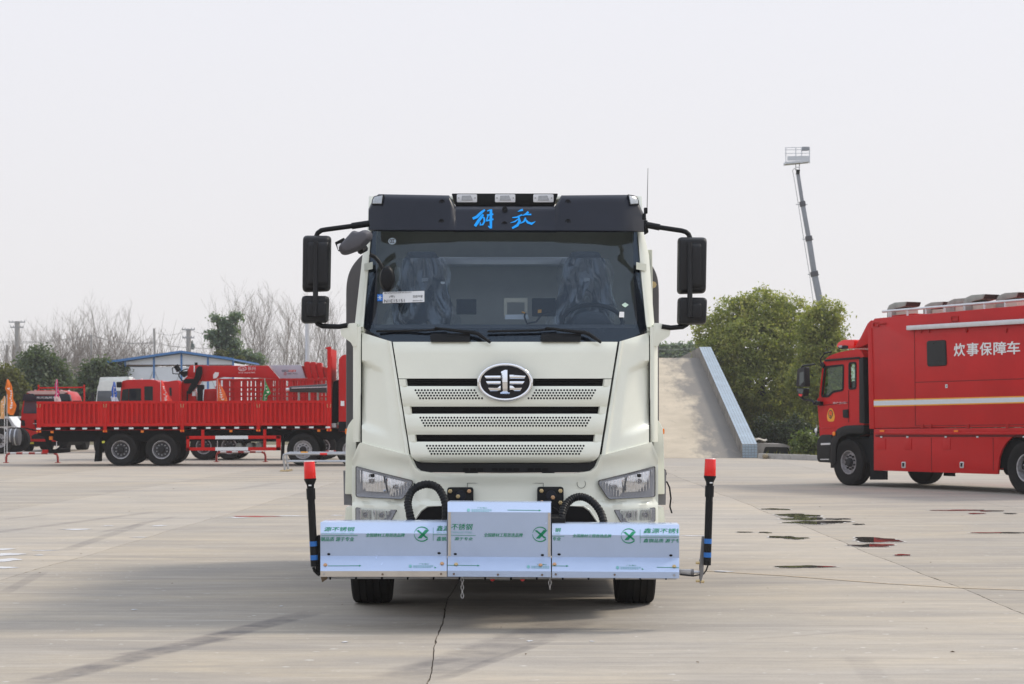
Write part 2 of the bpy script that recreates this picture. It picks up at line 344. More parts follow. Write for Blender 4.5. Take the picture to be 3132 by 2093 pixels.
for k in range(len(joints) - 1):
    for (ya, yb) in ((-20, 46.99), (47.01, 72.3), (72.31, 98.8)):
        if ya > 72 and joints[k][0] > 8: continue
        st = .12 if (ya < 0 and 6 < k < 12) else .8
        ys = list(np.arange(ya, yb, st)) + [yb]; 
        vs = []; fs = []
        for y in ys:
            xl, xr = jx(k, y, 1), jx(k + 1, y, -1)
            if ya > 72 and k >= 9: xl, xr = min(xl, 8.9), min(xr, 8.9)
            vs += [(xl, y, 0), (xr, y, 0), (xl, y, -.03), (xr, y, -.03)]
        for i in range(len(ys) - 1):
            a = 4 * i; fs += [(a, a + 1, a + 5, a + 4), (a, a + 4, a + 6, a + 2), (a + 1, a + 3, a + 7, a + 5)]
        fs += [(0, 2, 3, 1)]
        build('concrete_bay', MB().add(vs, fs), M_GROUND, ground, 0, noclean=True)
# puddles: thin sheets of standing water lying in the hollows of the yard
M_WATER = bpy.data.materials.new('puddle_water'); M_WATER.use_nodes = True
b = M_WATER.node_tree.nodes['Principled BSDF']; b.inputs['Base Color'].default_value = (.075, .065, .055, 1); b.inputs['Roughness'].default_value = .015; b.inputs['IOR'].default_value = 1.33
M_WET = mat('pale_drying_rim', (0.56, 0.53, 0.49), 0.8, var=.15, scale=8)
pr = random.Random(11)
def puddle(blobs, label):
    mb = MB(); rim = MB()
    for i, (px, py, wpx, hpx) in enumerate(blobs):
        X0, Y0 = gnd(px - wpx / 2, py); X1, _ = gnd(px + wpx / 2, py); Yn = gnd(px, py + hpx / 2)[1]; Yf = gnd(px, py - hpx / 2)[1]
        n = 36; ring = []; r2 = []
        ph = [pr.uniform(0, 6.28) for _ in range(4)]
        for k in range(n):
            th = 2 * math.pi * k / n
            rr = 1 + .20 * math.sin(2 * th + ph[0]) + .15 * math.sin(3 * th + ph[1]) + .12 * math.sin(5 * th + ph[2]) + .06 * math.sin(9 * th + ph[3])
            for lst, e, z in ((ring, 1.0, .0075 + .0002 * i), (r2, 1.12, .0035 + .0002 * i)):
                lst.append(((X0 + X1) / 2 + (X1 - X0) / 2 * rr * e * math.cos(th), (Yn + Yf) / 2 + (Yf - Yn) / 2 * rr * e * math.sin(th), z))
        mb.add(ring, [tuple(range(n))]); rim.add(r2, [tuple(range(n))])
    o = build('puddle', mb, M_WATER, None, 0, noclean=True, kind='structure', label=label)
    build('puddle_rim', rim, M_WET, o, 0, noclean=True)
puddle([(2372, 1558.5, 76, 4), (2440, 1577, 125, 8), (2450, 1584, 60, 12), (2462, 1589, 115, 9), (2500, 1599.5, 190, 9), (2560, 1589, 75, 3.5), (2625, 1605, 30, 3)], 'broken puddle reflecting the green trees')
puddle([(2400, 1645, 80, 8), (2340, 1630, 35, 3), (2440, 1648, 60, 5), (2275, 1629, 40, 2)], 'small dark puddle left of the joint')
puddle([(2680, 1653, 160, 13), (2668, 1670, 135, 8)], 'puddle with a red and black truck reflection')
puddle([(2760, 1699, 55, 4)], 'small red reflecting puddle')
puddle([(2940, 1562, 150, 3), (3030, 1564, 70, 3), (2985, 1572, 45, 3), (3090, 1572, 45, 2)], 'thin puddles near the big red truck')
puddle([(3060, 1631, 145, 3)], 'thin puddle at the right edge')
puddle([(2465, 1735, 140, 7), (2400, 1734, 60, 2)], 'shallow drying puddle in the foreground')
# spilt paint and worn markings on the concrete
def splash(px, py, wpx, hpx, m, seed):
    q = random.Random(seed); mb = MB(); X0, Y0 = gnd(px - wpx / 2, py); X1, _ = gnd(px + wpx / 2, py); Yn = gnd(px, py + hpx / 2)[1]; Yf = gnd(px, py - hpx / 2)[1]; n = 28
    ph = [q.uniform(0, 6.28) for _ in range(3)]
    mb.add([((X0 + X1) / 2 + (X1 - X0) / 2 * (1 + .25 * math.sin(3 * a + ph[0]) + .15 * math.sin(7 * a + ph[1])) * math.cos(a), (Yn + Yf) / 2 + (Yf - Yn) / 2 * (1 + .3 * math.sin(2 * a + ph[1]) + .2 * math.sin(5 * a + ph[2])) * math.sin(a), .004) for a in [2 * math.pi * k / n for k in range(n)]], [tuple(range(n))])
    return build('road_marking', mb, m, None, 0, noclean=True, kind='structure')
M_OLDW = mat('worn_white_road_paint', (0.62, 0.62, 0.63), 0.8, var=.3, scale=9)
M_OLDR = mat('worn_red_road_paint', (0.42, 0.06, 0.05), 0.8, var=.35, scale=9)
for i, (px, py, wd, h) in enumerate([(10, 1681, 70, 4), (20, 1697, 90, 7), (8, 1715, 90, 10), (15, 1737, 70, 5), (130, 1685, 80, 2), (120, 1699, 30, 2), (235, 1620, 90, 3), (330, 1609, 30, 2), (485, 1609, 40, 3), (425, 1644, 50, 2), (725, 1584, 60, 2.5), (890, 1578.5, 110, 1.8), (1030, 1577, 40, 1.6), (2210, 1749, 60, 4), (2125, 1640, 90, 1.6), (1620, 1962, 18, 4), (1810, 1963, 14, 3), (1055, 1965, 18, 3), (410, 1866, 20, 2), (860, 1855, 12, 2)]):
    splash(px, py, wd, h, M_OLDW, i)
splash(775, 1580.5, 135, 2.6, M_OLDR, 51)
# faint yellow painted line crossing the right half of the yard
pts = [gnd(x, y) for x, y in ((2150, 1747), (2400, 1762), (2700, 1785), (2950, 1800), (3200, 1808))]
M_OLDY = mat('rubbed_yellow_road_paint', (0.52, 0.40, 0.26), 0.85, var=.3, scale=3, dirt=(0.43, 0.38, 0.31))
for (a, c) in zip(pts, pts[1:]):
    d = Vector((c[0] - a[0], c[1] - a[1])).normalized(); q = Vector((-d.y, d.x)) * .028
    build('road_marking', MB().add([(a[0] - q.x, a[1] - q.y, .004), (c[0] - q.x, c[1] - q.y, .004), (c[0] + q.x, c[1] + q.y, .004), (a[0] + q.x, a[1] + q.y, .004)], [(0, 1, 2, 3)]), M_OLDY, None, 0, noclean=True, kind='structure')
# ---------------------------------------------------------------- leaves and straw lying about (uncountable litter)
mb = MB()
for k in range(170):
    x = pr.uniform(-9, 11); y = pr.uniform(12.5, 60); s = pr.uniform(.006, .022); a = pr.uniform(0, 6.28)
    c, s2 = math.cos(a) * s, math.sin(a) * s
    mb.add([(x - c, y - s2, .003), (x + s2 * .4, y - c * .4, .012), (x + c, y + s2, .004), (x - s2 * .4, y + c * .4, .012)], [(0, 1, 2, 3)])
build('litter', mb, mat('dry_leaf_litter', (0.15, 0.11, 0.07), .9, var=.4, scale=20), None, 0, noclean=True, kind='stuff')
# ================================================================ concrete test ramp with tiled parapets
RX0, RX1 = 1.0, 8.33; RY0, RY1, RZ = 71.0, 92.0, 4.2; RXT = 8.78
ramp_t = thing('ramp', ((RX0 + RX1) / 2, RY0, 0), 'steep pale concrete ramp with blue tiled parapet rising behind the cream truck', 'ramp')
def rampmat():
    m = mat('streaked_ramp_concrete', (0.50, 0.43, 0.33), .9, var=.22, scale=.6, bump=.25, bscale=9)
    t = m.node_tree; b = t.nodes['Principled BSDF']; g = _n(t, 'ShaderNodeNewGeometry'); L = t.links.new
    mp = _n(t, 'ShaderNodeMapping'); mp.inputs['Scale'].default_value = (.9, .28, .3); L(g.outputs['Position'], mp.inputs[0])
    n = _n(t, 'ShaderNodeTexNoise'); n.inputs['Scale'].default_value = 1.1; n.inputs['Detail'].default_value = 9; n.inputs['Roughness'].default_value = .7; L(mp.outputs[0], n.inputs[0])
    # rain dirt gathers along the foot of the parapet
    sx = _n(t, 'ShaderNodeSeparateXYZ'); L(g.outputs['Position'], sx.inputs[0])
    e = _n(t, 'ShaderNodeMath', operation='MULTIPLY_ADD'); L(sx.outputs[1], e.inputs[0]); e.inputs[1].default_value = -(RXT - RX1) / (RY1 - RY0); L(sx.outputs[0], e.inputs[2])
    edge = _n(t, 'ShaderNodeMapRange', interpolation_type='SMOOTHSTEP'); L(e.outputs[0], edge.inputs[0]); k = RX1 - RY0 * (RXT - RX1) / (RY1 - RY0)
    edge.inputs[1].default_value = k - 2.6; edge.inputs[2].default_value = k - .1; edge.inputs[3].default_value = -.12; edge.inputs[4].default_value = .66
    ad = _n(t, 'ShaderNodeMath', operation='ADD'); nn = _n(t, 'ShaderNodeMath', operation='MULTIPLY_ADD'); L(n.outputs[0], nn.inputs[0]); nn.inputs[1].default_value = 2.0; nn.inputs[2].default_value = -.5; L(nn.outputs[0], ad.inputs[0]); L(edge.outputs[0], ad.inputs[1])
    rp = _n(t, 'ShaderNodeValToRGB'); rp.color_ramp.elements[0].position = .60; rp.color_ramp.elements[1].position = 1.0; rp.color_ramp.elements[1].color = (.85, .85, .85, 1); L(ad.outputs[0], rp.inputs[0])
    x = _n(t, 'ShaderNodeMix', data_type='RGBA'); L(rp.outputs[0], x.inputs[0]); x.inputs[7].default_value = (.15, .145, .14, 1)
    old = b.inputs['Base Color'].links[0].from_socket; L(old, x.inputs[6]); L(x.outputs[2], b.inputs['Base Color']); return m
M_RAMP = rampmat()
def rz(y): return max(0.0, min(1.0, (y - RY0) / (RY1 - RY0))) * RZ
def rx(y): return RX1 + (RXT - RX1) * max(0, (min(y, RY1) - RY0)) / (RY1 - RY0) + max(0, y - RY1) * .035
mb = MB(); ys = [RY0, RY1, 112]
mb.ext([(RX0, RY0, -.04), (RX0, 112, -.04), (RX0, 112, RZ), (RX0, RY1, RZ), (RX0, RY0, .006)], (0.01, 0, 0))
mb.v = []; mb.f = []; mb.m = []
prof = [(RY0, .006), (RY1, RZ), (112, RZ), (112, -.04), (RY0, -.04)]
mb.loft([[(RX0, y, z) for y, z in prof], [(rx(y), y, z) for y, z in prof]])
build('ramp_slope', mb, M_RAMP, ramp_t, 0)
M_WALLC = mat('stained_parapet_concrete', (0.27, 0.25, 0.22), .92, var=.5, scale=2.2, bump=.3, bscale=12)
PW, PH = .55, .50
def parapet(side):
    mb = MB(); off = 0 if side > 0 else -(PW)
    fx = (lambda y: rx(y)) if side > 0 else (lambda y: RX0 - PW)
    ring = []
    for y in (RY0 - .02, RY1, 99, 106, 112):
        z = rz(y); x = fx(y) + .002; top = z + PH
        ring.append([(x, y, -.05), (x + PW - .004, y, -.05), (x + PW - .004, y, top), (x, y, top)])
    mb.loft(ring); build('parapet', mb, M_WALLC, ramp_t, 0)
parapet(1); parapet(-1)
# blue-grey wall tiles: 5 across the cap, laid as real tiles with recessed joints
M_TILE = mat('blue_grey_glazed_tile', (0.30, 0.385, 0.46), .32, var=.22, scale=1.4, coat=.15)
tl = MB(); 
def tile_rows(y0, y1, zf, n0, fx):
    L_ = math.hypot(y1 - y0, zf(y1) - zf(y0)); n = max(1, int(L_ / .20))
    for i in range(n):
        a = y0 + (y1 - y0) * i / n; c = y0 + (y1 - y0) * (i + 1) / n; a += .006; c -= .006
        for j in range(5):
            u0, u1 = .004 + j * .11, .004 + j * .11 + .098
            p = [(fx(a) + u0, a, zf(a)), (fx(a) + u1, a, zf(a)), (fx(c) + u1, c, zf(c)), (fx(c) + u0, c, zf(c))]
            yield [Vector(q) for q in p]
me_cache = {}
proto = None; cnt = 0; rest = MB()
for p in tile_rows(RY0, RY1, lambda y: rz(y) + PH, 0, rx):
    cnt += 1
    if cnt <= 200:
        c = sum(p, Vector()) / 4
        if proto is None:
            mb = MB(); mb.ext([q + Vector((0, 0, .012)) for q in p], (0, 0, -.02)); o = build('tile', mb, M_TILE, ramp_t, 0); proto = (o, c)
        else:
            o = proto[0].copy(); COL.objects.link(o); o.parent = ramp_t; o.location = c - proto[1]
    else: rest.ext([q + Vector((0, 0, .012)) for q in p], (0, 0, -.02))
for j in range(5):                                   # end face of the near parapet
    for k in range(5):
        x0 = RX1 + .006 + j * .1095; z0 = .015 + k * .0975
        p = [Vector((x0, RY0 - .034, z0)), Vector((x0 + .097, RY0 - .034, z0)), Vector((x0 + .097, RY0 - .034, z0 + .085)), Vector((x0, RY0 - .034, z0 + .085))]
        build('tile', MB().ext(p, (0, .02, 0)), M_TILE, ramp_t, 0)
for p in tile_rows(RY0, RY1, lambda y: rz(y) + PH, 0, lambda y: RX0 - PW): rest.ext([q + Vector((0, 0, .012)) for q in p], (0, 0, -.02))
build('tile_field', rest, M_TILE, ramp_t, 0, kind='stuff')
# kerb along the edge of the yard to the right of the ramp
M_KERB = mat('pale_kerb_concrete', (0.40, 0.39, 0.37), .85, var=.2, scale=3, bump=.2, bscale=20)
kerb = thing('kerb', (8.92, 70.6, 0), 'row of pale concrete kerb stones along the yard edge right of the ramp', 'kerb')
KD = Vector((.45, -.893, 0)).normalized(); KM = Matrix.Rotation(math.atan2(KD.y, KD.x), 3, 'Z')
for k in range(58):
    c = Vector((8.92, 70.6, .06)) + KD * (k + .5); build('kerb_stone', MB().box(c, (.985, .16, .24 + .008 * (k % 3)), KM), M_KERB, kerb, 0, bevel=.015)
# ================================================================ the cream tanker truck with a folded front washing bar
TY = 16.1
def cabY(px, py):
    u = (px - 1545) / 465; a = abs(u)
    if py >= 1400: base = TY - (py - 1400) / 290 * .06
    elif py >= 1050: base = TY + (1400 - py) / 350 * .10
    else: base = TY + .10 + (1050 - py) / 350 * .40
    k = .10 * a ** 2 + .20 * a ** 5
    return base + k
def CS(px, py, off=0.0): return W(px, py, cabY(px, py) + off)
truck = thing('tanker_truck', (W(1545, HY, 17.4).x, 17.4, 0), 'cream tanker truck facing the camera with metal spray shields in front', 'truck')
TC = lambda px, Y=TY: W(px, HY, Y).x
def part(name, mb, m, parent=truck, **k): return build(name, mb, m, parent, **k)
def gridLR(Lp, Rp, y0, y1, nu, nv, off=0.0, ofn=None):
    mb = MB()
    def fn(u, v):
        py = y0 + (y1 - y0) * v; a = interp(Lp, py); c = interp(Rp, py); px = a + (c - a) * u
        return CS(px, py, off + (ofn(px, py, u, v) if ofn else 0))
    return mb.grid(fn, nu, nv)
mir = lambda pts: [(3092.0 - x, y) for x, y in pts]     # mirror a pixel outline about the cab centre line (1546)
def csprism(outline, off=-.01, depth=.05):
    mb = MB(); mb.ext([CS(x, y, off) for x, y in outline], (0, depth, 0)); return mb
# --- cab shell: side walls with window openings, roof, back wall, floor
sideL = [(1128, 600), (1124, 701), (1109, 779), (1085.5, 990), (1081, 1053), (1083, 1349)]
sideR = [(1964, 600), (1966, 704), (1985, 779), (2001, 988), (2006, 1053), (2004, 1349)]
mb = MB()
for side in (sideL, sideR):
    s = 1 if side is sideL else -1
    fr = [CS(x, y, .10) for x, y in side]; BK = 18.0; bk = [Vector((p.x * .997, BK, p.z)) for p in fr]
    def at(i, t): return fr[i].lerp(bk[i], t)
    for i in range(len(side) - 1):
        segs = [(0, .10), (.72, 1)] if i in (2,) else [(0, 1)]
        for a, c in segs:
            q = [at(i, a), at(i, c), at(i + 1, c), at(i + 1, a)]
            mb.ext(q, (s * .035, 0, 0))
lf = CS(*sideL[0], .1); rf = CS(*sideR[0], .1)
mb.ext([Vector((lf.x, lf.y, lf.z)), Vector((rf.x, rf.y, rf.z)), Vector((rf.x, 18, rf.z + .03)), Vector((lf.x, 18, lf.z + .03))], (0, 0, -.03))
part('cab_shell', mb, M_CREAM, bevel=.008)
M_SEATC = mat('dark_cab_trim', (0.075, 0.08, 0.092), .7, var=.2); M_BACKW = mat('grey_beige_cab_lining', (0.50, 0.485, 0.44), .8, var=.08)
mb = MB(); zt = lf.z; mb.box(((lf.x + rf.x) / 2, 17.97, 2.35), (rf.x - lf.x - .02, .03, 2.36)); part('back_wall', mb, M_BACKW)
mb = MB(); mb.box(((lf.x + rf.x) / 2, 17.75, W(0, 800, 17.7).z), (1.5, .25, .07)); part('sleeper_shelf', mb, M_SILVER, bevel=.01)
mb = MB(); mb.box(((lf.x + rf.x) / 2, 17.25, 1.35), (rf.x - lf.x - .02, 1.4, .06)); part('cab_floor', mb, M_CHASSIS)
gl = glass_mat('side_window_glass', (.55, .62, .62), (.8, .85, .9), .02)
for side in (sideL, sideR):
    a, c = CS(*side[2], .10), CS(*side[3], .10); bk = lambda p, t: Vector((p.x * (1 - .003 * t), p.y + (18 - p.y) * t, p.z))
    part('door_window', MB().add([bk(a, .10), bk(a, .72), bk(c, .72), bk(c, .10)], [(0, 1, 2, 3)]), gl, noclean=True)
# pillars beside the windscreen, bent around the corner
pilL = ([(1127, 600), (1124, 701), (1109, 779), (1085.5, 990), (1084, 1012)], [(1138, 600), (1136, 704), (1124, 848), (1112, 990), (1110, 1012)])
pilR = ([(1947, 600), (1952, 726), (1962, 848), (1976, 990), (1981, 1012)], [(1960, 600), (1966, 704), (1985, 779), (2001, 990), (2003, 1012)])
for Lp, Rp in (pilL, pilR):
    part('window_pillar', gridLR(Lp, Rp, 690, 1012, 4, 14, 0.0, lambda px, py, u, v: -.012 * math.sin(math.pi * u)), M_CREAM, solid=.06)
for (x0, y0, x1, y1) in ((1114, 807, 1140, 829), (1946, 802, 1977, 824)):
    mb = MB(); mb.grid(lambda u, v: CS(x0 + (x1 - x0) * u, y0 + (y1 - y0) * v - 6 * u * (1 if x0 < 1500 else -1), -.022), 3, 2); part('masking_tape', mb, M_TAPE, noclean=True, smooth=0)
# --- windscreen
wL = [(1134, 690), (1124, 848), (1110, 1003), (1188, 1045)]; wR = [(1950, 690), (1960, 848), (1981, 1011), (1900, 1047)]
WG = glass_mat('windscreen_glass', (.60, .67, .74), (.66, .82, 1.0), .010, 1.5)
part('windscreen', gridLR(wL, wR, 690, 1046, 30, 16, .012), WG, noclean=True, smooth=60)
# black ceramic border printed round the edge of the glass
cL = [(1150, 690), (1150, 848), (1139, 985), (1146, 1003)]; cR = [(1936, 690), (1938, 848), (1950, 985), (1944, 1003)]
M_FRIT = mat('black_screen_border', (0.012, 0.013, 0.018), .25, var=.2)
mb = gridLR([(x + 2, y) for x, y in wL[:3]], cL, 690, 1003, 3, 14, .020)
g2 = gridLR(cR, [(x - 2, y) for x, y in wR[:3]], 690, 1003, 3, 14, .020); mb.add(g2.v, g2.f)
g2 = gridLR(wL[2:], wR[2:], 1003, 1046, 30, 4, .020); mb.add(g2.v, g2.f)
part('screen_border', mb, M_FRIT, noclean=True)
# --- interior seen through the glass
mb = MB(); z = W(0, 1003, 16.7).z
mb.ext([(TC(1120, 16.55), 16.52, z - .25), (TC(1120, 16.55), 16.55, z - .02), (TC(1120, 16.55), 16.75, z + .03), (TC(1120, 16.55), 17.05, z - .02), (TC(1120, 16.55), 17.05, z - .25)], (TC(1972, 16.55) - TC(1120, 16.55), 0, 0))
part('dashboard', mb, M_SEATC, bevel=.02)
M_PLASTIC = mat('clear_seat_wrap', (0.16, 0.17, 0.19), .22, var=.3, scale=5, bump=.9, bscale=7, spec=.7)
for cx in (1290, 1790):
    st = [W(cx + dx, y, 17.15) for dx, y in ((-85, 1005), (-95, 940), (-70, 850), (-62, 800), (-40, 775), (40, 775), (62, 800), (70, 850), (95, 940), (85, 1005))]
    mb = MB(); mb.puff(st, (0, -.16, 0), .22, 3); o = part('seat', mb, M_SEATC, smooth=60)
    mb = MB(); hr = [W(cx + dx, y, 17.12) for dx, y in rrect(-48, 770, 48, 832, 18)]; mb.puff(hr, (0, -.12, 0), .3, 3); build('headrest', mb, M_SEATC, o, smooth=60)
    q = random.Random(cx); mb = MB()
    def wrapf(u, v, cx=cx, q=q):
        wd = 70 + 45 * v + 10 * math.sin(9 * v); x = cx + (u - .5) * 2 * wd; y = 790 + 215 * v
        return W(x, y, 16.93 - .06 * math.sin(math.pi * u) + .035 * abs(math.sin(7 * u + 2.2 * v * v + cx)) + .025 * abs(math.sin(13 * u - 4 * v + cx)) + .015 * math.sin(9 * v + 12 * u))
    mb.grid(wrapf, 50, 26); build('plastic_cover', mb, glass_mat('clear_plastic_wrap', (.78, .80, .84), (.95, .97, 1.0), .07, 1.5, .12), o, noclean=True, smooth=180)
mb = MB(); st = []
for k in range(25):
    a = 2 * math.pi * k / 24; st.append(W(1812, 985, 16.80) + Vector((.26 * math.cos(a), .10 * math.sin(a) * .8, .15 * math.sin(a))))
mb.tube(st, .020, 8, False); part('steering_wheel', mb, M_BLACK, smooth=60)
mb = MB(); mb.puff([W(x, y, 16.9) for x, y in rpoly([(1740, 1000), (1755, 962), (1800, 950), (1850, 958), (1890, 1000)], 20)], (0, -.08, 0), .3, 3); part('instrument_hood', mb, M_SEATC, smooth=60)
for (x0, y0, x1, y1, nm, mm) in ((1396, 915, 1457, 962, 'screen', M_BLACK), (1627, 912, 1700, 968, 'screen', M_BLACK)):
    part(nm, MB().ext([W(x, y, 16.72) for x, y in rrect(x0, y0, x1, y1, 4)], (0, .03, 0)), mm)
M_BEIGE = mat('beige_card', (0.62, 0.55, 0.42), .7, var=.08)
fr = MB(); 
for (x0, y0, x1, y1) in ((1541, 912, 1614, 925), (1541, 925, 1551, 970), (1604, 925, 1614, 958)): fr.ext([W(x, y, 16.80) for x, y in ((x0, y0), (x1, y0), (x1, y1), (x0, y1))], (0, .01, 0))
part('cardboard_frame', fr, M_BEIGE)
part('paper_sheet', MB().ext([W(x, y, 16.78) for x, y in ((1546, 963), (1614, 962), (1618, 977), (1544, 977))], (0, .006, 0)), M_WHITE)
part('orange_tag', MB().ext([W(x, y, 16.69) for x, y in ((1645, 948), (1656, 947), (1656, 957), (1645, 958))], (0, .006, 0)), M_YELLOW)
part('yellow_plug', MB().tube([W(1596, 955, 16.7), W(1606, 958, 16.7)], .008, 6), M_YELLOW)
part('cable', MB().tube([W(x, y, 16.72) for x, y in ((1606, 957), (1604, 970), (1612, 990), (1640, 985), (1655, 965), (1690, 950))], .008, 6), M_BLACK)
# --- things stuck on the glass
card = part('paper_notice', MB().grid(lambda u, v: CS(1171 + 127 * u, 894 - 4 * u + 34 * v, .002), 6, 3), M_WHITE, noclean=True, smooth=0)
fnc = lambda x, y: CS(x, y - 4 * (x - 1171) / 127, -.001)
M_INK = mat('black_ink', (0.03, 0.03, 0.035), .6)
mb = MB(); text_into(mb, 'N1E15151', (1175, 917, 1237, 926.5), fnc); text_into(mb, '(甲)', (1191, 905, 1207, 913), fnc); text_into(mb, 'BOZAM4500R45761M1', (1175, 895, 1259, 899), fnc, shear=.3); text_into(mb, '龙岩中星', (1262, 906, 1293, 914), fnc); text_into(mb, '福建商务代表处', (1262, 921, 1293, 925), fnc); build('printed_writing', mb, M_INK, card, 0, noclean=True)
st = part('blue_sticker', MB().grid(lambda u, v: CS(1154 + 16.5 * u, 900.5 + 21 * v, .002), 2, 2), mat('bright_blue_sticker', (0.02, 0.2, 0.75), .5), noclean=True, smooth=0)
mb = MB()
for k in range(3):
    a = math.pi * k / 3; ribbon(mb, [(1162 - 7 * math.cos(a), 910.5 - 8 * math.sin(a)), (1162 + 7 * math.cos(a), 910.5 + 8 * math.sin(a))], 2.2, lambda x, y: CS(x, y, -.001))
build('snowflake_print', mb, mat('pale_blue_print', (.6, .75, .9), .5), st, 0, noclean=True)
st = part('oval_sticker', MB().add([CS(x, y, .002) for x, y in ell(1199.5, 738, 12, 10, 20)], [tuple(range(20))]), mat('pale_blue_sticker', (.62, .74, .86), .5), noclean=True, smooth=0)
mb = MB()
for k in range(3):
    ribbon(mb, [(1197 + 5 * k + 2.8 * math.cos(a) - 2, 738 + 5.5 * math.sin(a)) for a in [R(60 + 24 * i) for i in range(11)]], 1.7, lambda x, y: CS(x, y, -.001))
build('mark_print', mb, M_INK, st, 0, noclean=True)
part('diamond_sticker', MB().add([CS(x, y, .002) for x, y in ((1901, 933), (1912, 925.5), (1923, 933), (1912, 941))], [(0, 1, 2, 3)]), mat('pale_green_sticker', (.55, .72, .62), .5), noclean=True, smooth=0)
part('small_sticker', MB().add([CS(x, y, .002) for x, y in ((1895, 954), (1909, 954), (1909, 971), (1893, 971))], [(0, 1, 2, 3)]), M_WHITE, noclean=True, smooth=0)
part('white_tag', MB().ext([W(x, y, 16.9) for x, y in ((1348, 862), (1361, 862), (1361, 867), (1354, 870), (1348, 867))], (0, .003, 0)), M_WHITE)
for x in (1290, 1785): part('seat_label', MB().ext([W(a, c, 16.86) for a, c in ((x, 851), (x + 20, 850), (x + 20, 860), (x, 862))], (0, .003, 0)), mat('grey_label', (.35, .36, .38), .6))
# --- wipers
for dx in (0, 339):
    wp = part('wiper', MB().tube([CS(x + dx, y, -.03) for x, y in ((1152, 1014), (1300, 1011), (1365, 1006))], .011, 6), M_BLACK)
    mb = MB(); mb.tube([CS(x + dx, y, -.05) for x, y in ((1330, 1003), (1380, 1010), (1450, 1018), (1462, 1022), (1500, 1048))], [.009, .012, .016, .016, .012], 8); build('wiper_arm', mb, M_BLACK, wp)
    x0, x1 = 1316 + dx, 1438 + dx
    part('cowl_vent', csprism(rrect(x0, 1020, x1, 1046, 5), -.03, .05), M_BLACK, bevel=.006)
# --- round blind-spot mirror in front of the glass, on a stalk
o = part('round_mirror', MB().puff([W(x, y, 16.28) for x, y in ell(1185, 853, 24, 40, 28)], (0, -.07, 0), .35, 4), M_BLACK, smooth=60)
build('stalk', MB().tube([W(x, y, 16.30) for x, y in ((1131, 779), (1146, 786), (1160, 802), (1170, 822), (1178, 838))], .016, 8), M_BLACK, o, smooth=60)
# --- sun visor
def visY(px, py):
    u = abs(px - 1546) / 430
    return TY + .38 + (700 - py) / 110 * .14 + .09 * u ** 2 + .30 * max(0, u - .82) ** 1.5 * 4
def VS(px, py, off=0): return W(px, py, visY(px, py) + off)
vL = [(1148, 596), (1138, 615), (1129, 640), (1127, 703)]; vR = [(1944, 596), (1956, 620), (1963, 645), (1977, 668), (1977, 706)]
mb = MB()
def vtop(px):
    a, c = 1374, 1717
    if px < a: return 594 + 4 * (px - 1148) / 226
    if px < 1393: return 598 + 34 * (px - a) / 19
    if px <= 1697: return 632
    if px < c: return 632 - 34 * (px - 1697) / 20
    return 598 - 2 * (px - c) / 227
NU, NV = 64, 10; us = sorted(set(list(np.linspace(1127, 1977, 56)) + [1374, 1377, 1390, 1393, 1697, 1700, 1714, 1717]))
def vpt(px, v):
    t = vtop(min(max(px, 1148), 1944)); 
    if px < 1148: t = interp([(640, 1127), (615, 1138), (596, 1148)], px)
    if px > 1944: t = interp([(596, 1944), (620, 1956), (645, 1963), (668, 1977)], px)
    bt = 703 + (3 * (px - 1127) / 850); py = t + (bt - t) * v
    cre = -.025 * max(0, 1 - abs(px - 1383) / 10) * (1 - v) - .025 * max(0, 1 - abs(px - 1707) / 10) * (1 - v)
    inset = .05 if 1393 <= px <= 1697 else (.05 * (px - 1374) / 19 if 1374 < px < 1393 else (.05 * (1717 - px) / 20 if 1697 < px < 1717 else 0))
    lip = .05 * max(0, (.12 - v) / .12) ** 2
    return W(px, py, visY(px, py) + cre + inset * (1 - v * .75) + lip)
vs_ = [vpt(px, v) for v in np.linspace(0, 1, NV + 1) ** 1.2 for px in us]; n = len(us)
mb.add(vs_, [(j * n + i, j * n + i + 1, (j + 1) * n + i + 1, (j + 1) * n + i) for j in range(NV) for i in range(n - 1)])
visor = part('sun_visor', mb, M_VISOR, smooth=40, solid=.03)
for (x, y) in ((1352, 619), (1350, 679), (1737, 619), (1737, 679), (1544, 641), (1543, 686)):
    c = W(x, y, visY(x, y) + (.05 if 1400 < x < 1690 else 0) * .5); o = build('visor_bolt', MB().lathe(c, (0, -1, .05), [(-.005, .024), (.003, .024), (.002, .017), (-.004, .016), (-.004, .009), (.004, .009)], 16), M_BLACK, visor)
fv = lambda x0: (lambda x, y: W(x0 + x / 5.102, 580 + y / 5.102, visY(x0 + x / 5.102, 580 + y / 5.102) + .012))
def vfn(x0):
    def f(x, y):
        px = x0 + x / 5.102; py = 580 + y / 5.102; v = (py - 632) / (704.5 - 632); p = vpt(px, v); return Vector((p.x, p.y - .006, p.z))
    return f
mb = MB(); f1 = vfn(1100)
for pts, wd in (([(1765, 458), (1830, 428), (1900, 360), (1955, 318)], [38, 45, 42, 26]), ([(1800, 575), (1850, 500), (1905, 425), (1930, 390)], [42, 48, 44, 30]), ([(1905, 430), (1942, 445), (1948, 500), (1920, 550), (1880, 558), (1885, 515)], [25, 28, 30, 28, 22, 18]),
                ([(1990, 338), (2030, 325), (2068, 322)], [18, 24, 26]), ([(2050, 318), (2048, 450), (2048, 610)], [40, 42, 36]), ([(1985, 402), (2086, 387)], [22, 26]), ([(1976, 492), (2088, 465)], [24, 28]), ([(2010, 395), (1990, 450), (1978, 490)], [22, 22, 20]), ([(2006, 572), (2045, 605)], [18, 26])): ribbon(mb, pts, wd, f1)
build('brush_character', mb, M_BLUEL, visor, 0, noclean=True); mb = MB(); f2 = vfn(1540)
